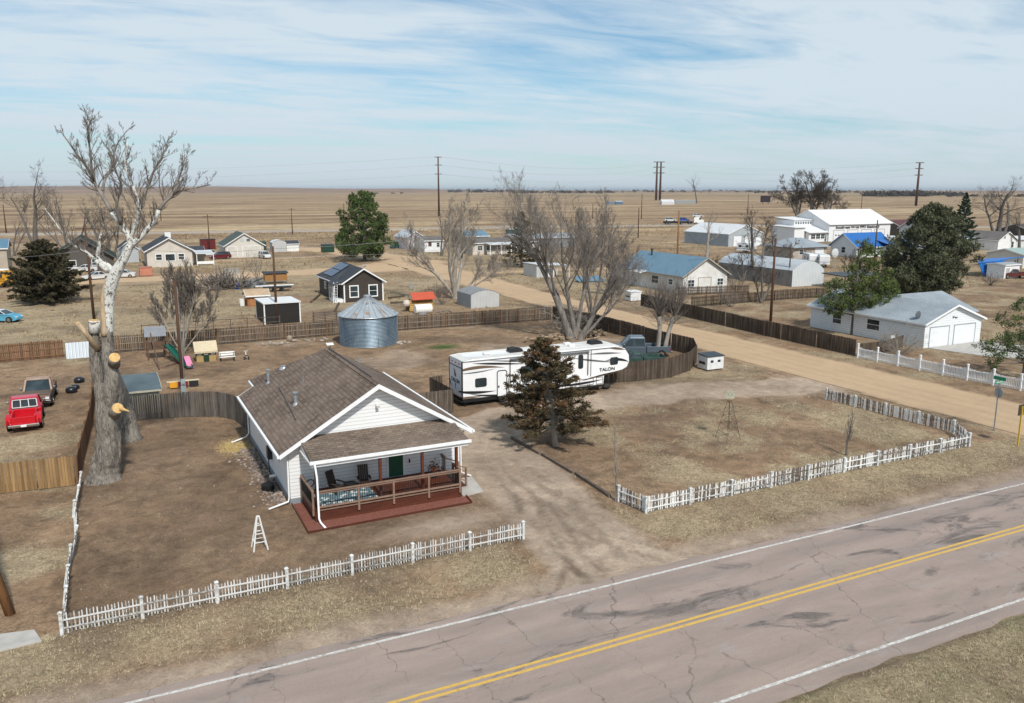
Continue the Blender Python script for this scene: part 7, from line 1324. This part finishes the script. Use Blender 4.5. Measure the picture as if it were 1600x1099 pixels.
def playset():
    x0, x1, y0, y1 = 2.95, 4.45, 84.7, 86.0; t = thing('play_tower', 'wooden play tower with grey canopy', 'play tower', (3.7,85.3,0)); PWD = M('play_wood',(.085,.05,.035),(.13,.08,.055),2,.85)
    for x in (x0,x1):
        for y in (y0,y1): m = MB(); m.beam((x,y,0),(x,y,2.6),.12,.12); m.build('post', PWD, t)
    m = MB(); m.box(x0,x1,y0,y1,1.1,1.17); m.box(x0,x1,y0-.03,y0,1.1,1.75); m.box(x0-.03,x0,y0,y1,1.1,1.75); m.box(x1,x1+.03,y0+.5,y1,1.1,1.75); m.build('platform', PWD, t); m = MB(); m.slab([(x0-.2,y0-.35,2.35),(x1+.2,y0-.35,2.35),(x1+.2,(y0+y1)/2,3.15),(x0-.2,(y0+y1)/2,3.15)],.05); m.slab([(x0-.2,(y0+y1)/2,3.15),(x1+.2,(y0+y1)/2,3.15),(x1+.2,y1+.35,2.35),(x0-.2,y1+.35,2.35)],.05); m.build('canopy', M('grey_canopy',(.24,.25,.27),(.19,.20,.22),2,.8), t)
    m = MB(); m.beam((3.3,y0,2.6),(3.6,79.5,.1),.1,.1); m.beam((4.3,y0,1.1),(5.4,81.6,.05),.1,.1); m.beam((4.3,80.8,.1),(5.6,81.9,.1),.08,.08); m.build('brace', PWD, t)
    m = MB(); pts = [Vector((4.6,84.9,1.35)),Vector((4.9,83.8,1.15)),Vector((5.25,82.4,.72)),Vector((5.6,80.9,.38)),Vector((6.0,79.3,.22)),Vector((6.15,78.6,.22))]; s_ = Vector((.26,.07,0)); 
    for a, b in zip(pts[:-1], pts[1:]): m.slab([a-s_,a+s_,b+s_,b-s_],.04); m.slab([a-s_+Vector((0,0,.16)),a-s_,b-s_,b-s_+Vector((0,0,.16))],(.04,0,0)); m.slab([a+s_,a+s_+Vector((0,0,.16)),b+s_+Vector((0,0,.16)),b+s_],(.04,0,0))
    m.build('slide', plain('green_plastic',(.008,.10,.07),.35), t)
playset()
t = thing('toy_slide', 'pink and purple toy slide beside the pale based yard tree', 'toy slide', (6.0,79.6,0)); m = MB(); m.slab([(5.75,80.1,1.0),(6.25,80.1,1.0),(6.5,79.0,.08),(5.95,79.0,.08)],.06); m.build('slide', plain('pink_plastic',(.62,.22,.36),.4), t); m = MB(); m.beam((5.72,80.2,0),(5.75,80.1,1.0),.06,.3); m.beam((6.25,80.3,0),(6.25,80.1,1.0),.06,.1); m.build('ladder', plain('purple_plastic',(.10,.06,.16),.4), t)
t = thing('yard_bench', 'white and black striped bench right of the toy playhouse', 'bench', (9.75,81.2,0)); m = MB()
for k in range(2): m.box(9.0,10.4,81.35+k*.02,81.40+k*.02,.5+k*.22,.66+k*.22)
for k in range(2): m.box(9.0,10.4,80.85+k*.2,81.0+k*.2,.40,.44)
m.build('slats', WHITE, t)
for x in (9.1,10.3): m = MB(); m.beam((x,80.9,0),(x,80.9,.4),.06,.06); m.beam((x,81.3,0),(x,81.42,.95),.06,.06); m.build('leg', BLACK, t)
t = thing('tricycle', 'small black and white tricycle right of the striped bench', 'tricycle', (11.4,81.0,0)); 
for x, y in ((11.2,80.9),(11.6,80.8),(11.45,81.4)): m = MB(); m.cyl((x-.03,y,.18),(x+.03,y,.18),.18,n=14); m.build('wheel', TYRE, t)
m = MB(); m.tube([(11.4,80.85,.25),(11.42,81.2,.4),(11.45,81.4,.7)],.03); m.tube([(11.25,81.42,.75),(11.65,81.42,.75)],.02); m.build('frame', WHITE, t); m = MB(); m.box(11.3,11.52,80.85,81.05,.38,.44); m.build('seat', BLACK, t)
t = thing('toy_bench', 'yellow and red plastic play bench behind the grey fence', 'toy', (5.0,71.4,0)); m = MB(); m.slab([(3.7,71.3,.62),(6.2,71.3,.62),(6.2,71.6,.6),(3.7,71.6,.6)],.08); m.build('beam', plain('cream_plastic2',(.62,.55,.40)), t); m = MB(); m.box(3.9,4.5,71.2,71.5,.1,.55); m.build('seat', plain('yellow_plastic',(.75,.36,.03),.4), t); m = MB(); m.box(4.55,5.3,71.2,71.5,.15,.52); m.build('panel', plain('dark_red_plastic',(.22,.02,.03),.4), t); m = MB(); m.box(5.4,6.1,71.2,71.5,.1,.5); m.build('panel', DARK, t)
p = at(122,600); 
for i, (x, y, s_) in enumerate(((124,598,.4),(112,614,.42),(118,608,.3))): p = at(x, y); m = MB(); m.ball((p.x,p.y,s_*.55), s_, 7, (1.1,1,.75)); o = m.build('rubbish_bag', plain('black_bag',(.015,.018,.022),.3), smooth=True); tag(o, ('black rubbish bag leaning at the brown fence, farthest of three','biggest black rubbish bag, nearest the old pickup','black rubbish bag in the middle of three by the fence')[i], 'rubbish bag')
t = thing('corrugated_panel', 'pale corrugated sheet leaning at the reddish fence behind the stump', 'metal sheet', (-3.1,88.6,0)); m = MB(); m.slab([(-4.1,89.3,1.5),(-2.0,89.4,1.5),(-2.0,88.9,0),(-4.1,88.8,0)],(0,.04,0)); m.build('sheet', SMETX, t); m = MB(); m.beam((-4.1,89.35,1.5),(-2,89.45,1.5),.05,.05); m.build('top_rail', WOODR, t)
# junk area behind the yard
rg = random.Random(15); c = at(353,452); m = MB()
for k in range(260): a = Vector((rg.gauss(0,1.7),rg.gauss(0,1.2),abs(rg.gauss(0,.6)))); d = Vector((rg.gauss(-.2,.6),rg.gauss(0,.6),rg.uniform(.1,1))).normalized()*rg.uniform(1.2,3.4); m.beam(c+a,c+a+d,.08,.08)
tag(m.build('brush_pile', TWIG), 'big pile of cut branches behind the yard', 'brush pile', kind='stuff')
p = at(372,452); m = MB(); m.cyl(p,p+Vector((0,0,1.0)),.32,.32,16); m.cyl(p+Vector((0,0,1.0)),p+Vector((0,0,1.03)),.34,.34,16); tag(m.build('blue_barrel', plain('blue_plastic',(.01,.08,.42),.4)), 'bright blue barrel beside the brush pile', 'barrel')
p = at(362,440); t = thing('lattice_frame', 'pale blue wire frame standing behind the brush pile', 'frame', tuple(p)); m = MB()
for k in range(9): m.beam(p+Vector((-1.3+k*.33,0,.2)),p+Vector((-1.3+k*.33,.3,2.3)),.04,.04); m.beam(p+Vector((-1.3,k*.03,.2+k*.26)),p+Vector((1.34,k*.03,.2+k*.26)),.04,.04)
m.build('mesh', M('pale_blue_wire',(.40,.48,.52)), t)
p = at(396,450); t = thing('scrap_trailer', 'grey machinery and scrap stacked right of the blue barrel', 'scrap', tuple(p)); m = MB()
for k in range(10): x, y = p.x+rg.uniform(-2,2), p.y+rg.uniform(-.3,2); m.box(x-rg.uniform(.2,.6),x+rg.uniform(.2,.6),y-.3,y+.4,0,rg.uniform(.5,1.5))
m.build('scrap', M('grey_scrap',(.22,.24,.26),(.12,.13,.14),1.5,.6,.3,.4), t); m = MB(); m.beam((p.x-2.2,p.y-.6,.1),(p.x+1.6,p.y-.8,1.7),.1,.12); m.build('arm', DARK, t)
p = at(432,444); t = thing('wood_hutch', 'orange brown hutch with a dark roof behind the junk', 'hutch', tuple(p)); m = MB(); m.box(p.x-1.9,p.x+1.9,p.y,p.y+1.5,.6,1.7); m.build('body', M('orange_hutch',(.34,.17,.06),(.26,.13,.05)), t); m = MB(); m.slab([(p.x-2.1,p.y-.2,1.95),(p.x+2.1,p.y-.2,1.95),(p.x+2.1,p.y+1.7,2.1),(p.x-2.1,p.y+1.7,2.1)],.15); m.build('roof', DG, t)
for x in (-1.8,1.8): m = MB(); m.beam(p+Vector((x,.1,0)),p+Vector((x,.1,.6)),.1,.1); m.build('leg', WOODG, t)
p = at(434,456); t = thing('flatbed_trailer', 'flatbed trailer with a long white board across it', 'trailer', tuple(p)); m = MB(); m.box(p.x-2,p.x+2.2,p.y,p.y+1.8,.55,.75); m.build('deck', DARK, t); m = MB(); m.box(p.x-3.4,p.x+2.6,p.y-.1,p.y+.6,.95,1.05); m.build('board', WHITE, t); 
for x in (-.6,.6): m = MB(); m.cyl((p.x+x,p.y-.1,.35),(p.x+x,p.y+.1,.35),.35); m.build('wheel', TYRE, t)
p = at(470,474); m = MB(); m.ball((p.x,p.y+1,-.25),1.6,10,(1.4,1,.75)); o = m.build('dirt_mound', GROUND if False else M('mound_soil',(.17,.115,.075),(.24,.17,.115),3,.95,0,0,.8), smooth=True); tag(o, 'small mound of brown soil right of the black shed', 'soil mound')
# yellow stack with red top, tank
t = thing('log_playhouse', 'stack of yellow timber with a red roof behind the long fence', 'play hut', (38,104.5,0)); m = MB()
for k in range(6): m.cyl((35.9+rg.uniform(-.1,.1),103.7+.12*k,.2+.24*k),(39.3,103.7+.12*k,.2+.24*k),.14,n=8); m.cyl((35.9,105.4,.2+.24*k),(39.3,105.4,.2+.24*k),.14,n=8)
m.build('log_wall', M('yellow_log',(.50,.32,.10),(.34,.20,.07),2,.7,0,.2), t); m = MB(); m.slab([(36.3,103.6,1.65),(39.6,103.6,1.65),(39.6,104.7,2.5),(36.3,104.7,2.5)],.08); m.slab([(36.3,104.7,2.5),(39.6,104.7,2.5),(39.6,105.8,1.65),(36.3,105.8,1.65)],.08); m.build('roof', plain('red_orange_roof',(.48,.085,.04),.5), t); m = MB(); m.add([(36.3,103.7,1.6),(36.3,104.7,2.42),(36.3,105.7,1.6)],[(0,1,2)]); m.ball((35.6,104.2,1.15),.5,6); m.build('gable', M('pale_gable',(.62,.55,.48)), t)
t = thing('water_tank', 'white plastic tank lying in front of the yellow timber stack', 'tank', (37.0,101.8,0)); m = MB(); m.cyl((35.9,101.8,.65),(38.2,101.8,.65),.62,n=18); m.build('tank', WHITE, t, bevel=.1); m = MB(); m.box(36.3,37.3,101.2,102.4,0,.35); m.build('cradle', GALV, t)
m = MB()
for k in range(26): x, y = 39.5+rg.gauss(0,.8), 101.8+rg.gauss(0,.4); m.ball((x,y,.08),rg.uniform(.08,.2),4)
tag(m.build('stone_heap', M('river_rock',(.3,.24,.2)) ), 'scatter of pale stones right of the white tank', 'stones', kind='stuff')
p = at(772,504) if False else Vector((49.5,110,0)); t = thing('tyre_stack', 'dark tyres leaning at the foot of the pale tree', 'tyres', (47.3,112.4,0)); m = MB()
for k in range(3): m.tube([(47.6+k*.35+.38*math.cos(a)*.3,112.2+.0*k,.4+.38*math.sin(a)) for a in [q*math.pi/6 for q in range(13)]],.12,6,False)
m.build('tyre', TYRE, t)
p = at(643,453); t = thing('garden_chair', 'white metal chair alone on the bare soil by the gravel road', 'chair', tuple(p)); m = MB(); m.box(p.x-.35,p.x+.35,p.y-.35,p.y+.35,.5,.55); m.build('seat', GALV, t); m = MB()
for k in range(5): m.beam(p+Vector((-.32+k*.16,.32,.5)),p+Vector((-.32+k*.16,.4,1.2)),.04,.04)
m.build('backrest', GALV, t)
for x, y in ((-.3,-.3),(.3,-.3),(.3,.3),(-.3,.3)): m = MB(); m.beam(p+Vector((x,y,0)),p+Vector((x,y,.5)),.05,.05); m.build('leg', GALV, t)
# driveway timbers, firewood, brush, stones in the yard
for i, (a, b) in enumerate((((22.9,46.6),(23.0,42.9)),((23.05,42.7),(23.1,39.0)),((23.15,38.8),(22.95,34.9)))): m = MB(); m.beam((a[0],a[1],.1),(b[0],b[1],.08),.15,.16); tag(m.build('landscape_timber', M('grey_timber',(.17,.135,.105),(.11,.085,.068),3,.9)), ('farthest of three old timbers along the driveway, under the cedar','middle one of three old timbers along the driveway','nearest of three old timbers along the driveway, by the slender sapling')[i], 'timber')
m = MB(); c = Vector((50.5-5.2,76.5,0))
for k in range(170): x, y = c.x+rg.gauss(0,2.2), c.y+rg.gauss(0,.7)+1; a = rg.uniform(0,3.14); r_ = rg.uniform(.07,.16); z = r_+abs(rg.gauss(0,.22)); d = Vector((math.cos(a),math.sin(a),rg.gauss(0,.15)))*rg.uniform(.2,.45); q = Vector((x,y,z)); m.cyl(q-d,q+d,r_,n=7)
tag(m.build('firewood_pile', M('split_wood',(.36,.27,.18),(.20,.15,.11),3,.85,0,.35)), 'heap of cut firewood behind the trailer by the clump of trees', 'firewood', kind='stuff')
m = MB(); c = Vector((48.6,82.5,0))
for k in range(170): a = Vector((rg.gauss(0,1.4),rg.gauss(0,1.6),abs(rg.gauss(0,.6)))); d = Vector((rg.gauss(0,1),rg.gauss(0,1),rg.uniform(.0,.9))).normalized()*rg.uniform(1.2,3.2); m.tube([c+a,c+a+d*.5+Vector((0,0,.15)),c+a+d],[.04,.03,.008],4)
tag(m.build('branch_pile', TWIGP), 'pile of cut bare branches against the dark fence behind the trailer', 'branch pile', kind='stuff')
m = MB()
for k in range(60): x, y = (rg.uniform(14,21), 88.2+rg.gauss(0,.4)) if k < 40 else (27.6+rg.gauss(0,.5), 82.6+rg.gauss(0,.5)); m.ball((x,y,.08),rg.uniform(.08,.24),4,(1,1,.7))
tag(m.build('scattered_stones', M('pale_stone',(.42,.37,.31),(.28,.24,.2),2,.9,0,.3)), 'pale stones and scraps lying along the foot of the long fence and grain bin', 'stones', kind='stuff')
for i, (x, y) in enumerate(((5.0,87.6),(17.1,88.9))): m = MB(); m.ball((x,y,.35),.3,6,(1,1,1.2)); m.ball((x+.45,y-.4,.15),.3,5,(1.2,1,.5)); tag(m.build('stump', M('pale_stump',(.36,.30,.23),(.24,.19,.15))), ('pale stump behind the meter pole','pale stump at the long fence below the black shed')[i], 'stump')
# junk behind the bungalow across the street
c = at(1372,462); m = MB()
for k in range(26): a = c+Vector((rg.gauss(0,3),rg.gauss(0,2.5),rg.uniform(.1,.9))); d = Vector((rg.gauss(0,1),rg.gauss(0,1),rg.gauss(0,.12))).normalized()*rg.uniform(1,2.6); m.beam(a-d,a+d,rg.uniform(.2,.8),.08)
tag(m.build('lumber_pile', M('mixed_lumber',(.42,.38,.33),(.20,.15,.11),.7,.8,0,.5)), 'untidy pile of boards and sheets behind the yellow green pine', 'lumber', kind='stuff')
c = at(1340,452); t = thing('carport', 'dark flat roofed carport with junk behind the yellow green pine', 'carport', tuple(c)); m = MB(); m.slab([(c.x-3,c.y,2.2),(c.x+6,c.y,2.2),(c.x+6,c.y+5,2.4),(c.x-3,c.y+5,2.4)],.15); m.build('roof', DARK, t)
for x in (-2.8,5.8): m = MB(); m.beam(c+Vector((x,.2,0)),c+Vector((x,.2,2.1)),.12,.12); m.build('post', WOODD, t)
p = at(1303,420); t = thing('satellite_dish', 'big white satellite dish on a post in front of the bright blue roofed house', 'satellite dish', tuple(p)); m = MB(); m.tube([p,p+Vector((0,0,2.6))],.07); m.build('post', GALV, t); m = MB(); m.ball(p+Vector((0,0,3.2)),1.0,8,(1,.25,1)); m.build('dish', M('pale_dish',(.55,.56,.56)), t)
# ------------------------------------------------------------ far plain
def far_box(name, label, cat, xa, xb, yb, yt, mat, roof=None, dep=8, rz=.25):
    a, b = at(xa, yb), at(xb, yb); h = top((xa+xb)/2, yb, yt); t = thing(name, label, cat, tuple((a+b)/2)); n_ = (b-a).normalized(); k = Vector((-n_.y, n_.x, 0))*dep; m = MB(); H_ = Vector((0,0,h*(1-rz))); m.add([a,b,b+k,a+k,a+H_,b+H_,b+k+H_,a+k+H_],[(0,1,5,4),(1,2,6,5),(2,3,7,6),(3,0,4,7)]); m.build('wall', mat, t); m = MB(); R0, R1 = a+k*.5+Vector((0,0,h)), b+k*.5+Vector((0,0,h)); m.add([a+H_,b+H_,b+k+H_,a+k+H_,R0,R1],[(0,1,5,4),(3,4,5,2),(0,4,3),(1,2,5)]); m.build('roof', roof or mat, t); return t
BGW = M('far_grey_blue',(.13,.16,.20),(.20,.23,.26),.05,.8)
far_box('far_barn', 'white barn far out on the plain, left of the long trailer', 'barn', 1034, 1054, 320, 312, M('far_white',(.62,.62,.62)), WMET, 14, .4); far_box('far_trailer', 'long grey trailer far out beside the lone bare tree', 'trailer', 1055, 1087, 319, 313, M('far_grey',(.30,.31,.31)), None, 6, .1)
far_box('far_shed', 'low blue grey shed on the plain behind the clump of bare trees', 'shed', 947, 961, 320, 315, BGW, None, 8); far_box('far_shed', 'blue shed with a pale end on the plain beside the low one', 'shed', 962, 973, 320, 314, M('far_blue',(.10,.17,.24)), SMETX, 8)
p = at(1196,319); h = top(1196,319,306); t = thing('billboard', 'dark square billboard standing alone on the plain', 'billboard', tuple(p)); s_ = p.length/FPX; ux = Vector((math.cos(AZ),-math.sin(AZ),0)); m = MB(); m.slab([p-ux*7*s_+Vector((0,0,2)),p+ux*7*s_+Vector((0,0,2)),p+ux*7*s_+Vector((0,0,h)),p-ux*7*s_+Vector((0,0,h))],(0,.8,0)); m.build('panel', M('dark_board',(.03,.02,.03)), t)
for s in (-4,4): m = MB(); m.beam(p+ux*s*s_,p+ux*s*s_+Vector((0,0,2.2)),.5,.5); m.build('post', STEEL, t)
rgn = np.random.default_rng(4); cen = []; siz = []
for (xa, xb, y, n, hh) in ((700,800,300.5,120,7),(1350,1450,306.5,170,7),(1452,1500,305.5,40,6),(930,1180,300.3,110,6),(1480,1600,308,30,4),(560,640,303,12,4),(800,960,302,60,7),(1180,1420,301.5,80,6)):
    for k in range(n):
        x = rgn.uniform(xa, xb); p = at(x, y + rgn.normal()*.5); s_ = rgn.uniform(.5,1.4)*hh*(p.length/2500)**.5
        for j in range(26): cen.append((p.x+rgn.normal()*s_*.7, p.y+rgn.normal()*s_*.7, abs(rgn.normal())*s_*.45+.3*s_)); siz.append(s_*.5)
tag(leaves('distant_treeline', cen, siz, leafmat('far_tree_mass',(.035,.032,.026),(.085,.075,.06)), None, 5, elong=1.5), 'thin dark line of far trees and bushes along the horizon', 'trees', kind='stuff')
# scattered sagebrush tufts on the near plain
# ------------------------------------------------------------ dry grass blades in the foreground
def grass():
    rg = np.random.default_rng(11); X = []; 
    def region(x0, x1, y0, y1, n): 
        x = rg.uniform(x0, x1, n); y = rg.uniform(y0, y1, n); za, zb = paint(x, y); keep = rg.random(n) < np.clip((za[:,2]-.12)*1.5, 0.03, 1) * (1-za[:,0]) * (1-.85*za[:,1]); keep &= ~((x > 6.3) & (x < 18) & (y > 37) & (y < 58)) & ~((x > 23) & (x < 36) & (y > 55) & (y < 58)); keep &= (y > 27.2) | (y < 17.3); return x[keep], y[keep]
    parts = [region(-8, 75, 27, 33, 26000), region(8, 60, 11, 17.5, 15000), region(22, 50, 32, 52, 26000), region(-12, 17, 33, 62, 9000), region(50, 68, 27, 60, 8000), region(-12, -2.5, 50, 88, 4000), region(60, 76, 30, 58, 5000)]
    x = np.concatenate([p[0] for p in parts]); y = np.concatenate([p[1] for p in parts]); n = len(x); nb = 6
    x = np.repeat(x, nb) + rg.normal(size=n*nb)*.045; y = np.repeat(y, nb) + rg.normal(size=n*nb)*.045; tn = np.repeat(rg.random(n), nb)*.7 + rg.random(n*nb)*.3; hs = np.repeat(rg.uniform(.5, 1.3, n), nb)
    th = rg.uniform(0, 6.28, n*nb); L_ = rg.uniform(.05, .12, n*nb) * hs; z0 = np.full(n*nb, -.01); tx = np.cos(th)*L_*.9; ty = np.sin(th)*L_*.9; wx = -np.sin(th)*.009; wy = np.cos(th)*.009
    V = np.stack([np.stack([x-wx, y-wy, z0], -1), np.stack([x+wx, y+wy, z0], -1), np.stack([x+tx, y+ty, z0+L_*.65+.02], -1)], 1).reshape(-1, 3); F = np.arange(len(V)).reshape(-1, 3)
    s = NT('dry_grass_blade', .85, 0, .2); a = s.attr('rnd'); c = s.mix(a, (.15,.108,.064), (.66,.55,.37)); c = s.mix(s.ramp(s.noise(.35,4,.6), .4,.62), c, s.mix(.4, c, (.40,.35,.22))); yy_ = s.sep(s.v)[1]; c = s.mix(s.math('MULTIPLY', s.math('LESS_THAN', yy_, 18), s.ramp(s.noise(.5,4,.7), .42, .68)), c, s.mix(a, (.08,.082,.038), (.38,.36,.20))); s.col(c)
    return mesh_np('dry_grass', V, F, s.m, np.repeat(tn, 3))
tag(grass(), 'short straw coloured dry grass on the verges and lots', 'grass', kind='stuff')
def weeds():
    rg = np.random.default_rng(23); P = []
    for x0, x1, y0, y1, n, s_, tone in ((-12,50,28,60,2600,.07,0),(-14,50,60,90,2200,.10,0),(50,110,28,90,2600,.14,.25),(-40,60,92,155,5000,.22,.3),(62,170,90,170,6500,.26,.3),(-40,160,172,260,6500,.34,.35),(20,260,240,330,5000,.5,.35)):
        x = rg.uniform(x0,x1,n); y = rg.uniform(y0,y1,n); za, zb = paint(x,y); k = (za[:,0] < .15) & (za[:,1] < .5) & ~((x > 6.3) & (x < 18) & (y > 37) & (y < 58)) & (fbm(x, y, .09, 7) > .42); P.append(np.stack([x[k], y[k], np.full(k.sum(), s_), np.full(k.sum(), tone)], -1))
    P = np.concatenate(P); n = len(P); nb = 9; Q = np.repeat(P, nb, 0); m_ = len(Q); th = rg.uniform(0,6.28,m_); sz = Q[:,2]*rg.uniform(.5,1.4,m_)*np.repeat(rg.uniform(.5,1.5,n), nb); x = Q[:,0]+rg.normal(size=m_)*Q[:,2]*.5; y = Q[:,1]+rg.normal(size=m_)*Q[:,2]*.5; wx = -np.sin(th)*sz*.1; wy = np.cos(th)*sz*.1; z0 = np.full(m_, -.01)
    V = np.stack([np.stack([x-wx,y-wy,z0],-1),np.stack([x+wx,y+wy,z0],-1),np.stack([x+np.cos(th)*sz*.6,y+np.sin(th)*sz*.6,sz*.8],-1)],1).reshape(-1,3); rr = np.clip(np.repeat(rg.random(n), nb)*.6+Q[:,3]+rg.random(m_)*.3, 0, 1)
    s = NT('dead_weed', .9, 0, .1); s.col(s.mix(s.attr('rnd'), (.075,.050,.032), (.42,.32,.19))); return mesh_np('dead_weeds', V, np.arange(len(V)).reshape(-1,3), s.m, np.repeat(rr, 3))
tag(weeds(), 'clumps of dead brown weeds scattered over the lots and fields', 'weeds', kind='stuff')
rgn = np.random.default_rng(8); n = 5200; hx = 6.3+rgn.normal(size=n)*.42; hy = 52.7+rgn.normal(size=n)*.75; k = hx < 7.35
tag(leaves('straw_patch', np.stack([hx, hy, .01+np.abs(rgn.normal(size=n))*.03], -1)[k], [.07]*int(k.sum()), leafmat('yellow_straw', (.42,.31,.13), (.72,.56,.27)), None, 8, elong=9), 'yellow straw heap lying against the left wall of the white bungalow', 'straw', kind='stuff')
HAZE = 1
if HAZE:
    m = MB(); m.box(-30000,44000,-6000,44000,-3,75); h = m.build('haze', None); h.data.materials.clear(); hm = bpy.data.materials.new('haze_air'); hm.use_nodes = True; hm.node_tree.nodes.clear(); vo = hm.node_tree.nodes.new('ShaderNodeVolumePrincipled'); ou = hm.node_tree.nodes.new('ShaderNodeOutputMaterial'); vo.inputs['Color'].default_value = (.74,.82,.92,1); vo.inputs['Density'].default_value = .00004; vo.inputs['Anisotropy'].default_value = .2; hm.node_tree.links.new(vo.outputs[0], ou.inputs['Volume']); h.data.materials.append(hm); h['kind'] = 'stuff'
GRP = dict(utility_pole='wooden utility poles', transmission_pole='tall steel power poles', power_line='overhead wires', dumpster='dumpsters', travel_trailer='campers parked in the town', landscape_timber='old timbers edging the driveway', rubbish_bag='rubbish bags by the brown fence', timber_beam='dark beams round the brown house', stump='pale stumps in the yard', sapling='young trees of the corner lot', board_fence='wooden board fences', picket_fence='old white picket fences', bare_tree='bare winter trees', carried_car='cars on the car carrier', white_car='parked white cars', bare_shrub='bare shrubs', cedar_tree='dark cedars', juniper_tree='junipers behind the bungalow', pine_tree='green pines', far_shed='sheds far out on the plain', lawn_windmill='lawn windmills')
for o in list(bpy.data.objects):
    if o.parent is None and o.get('label') and not o.get('group'):
        k = o.name.split('.')[0]
        if k in GRP: o['group'] = GRP[k]
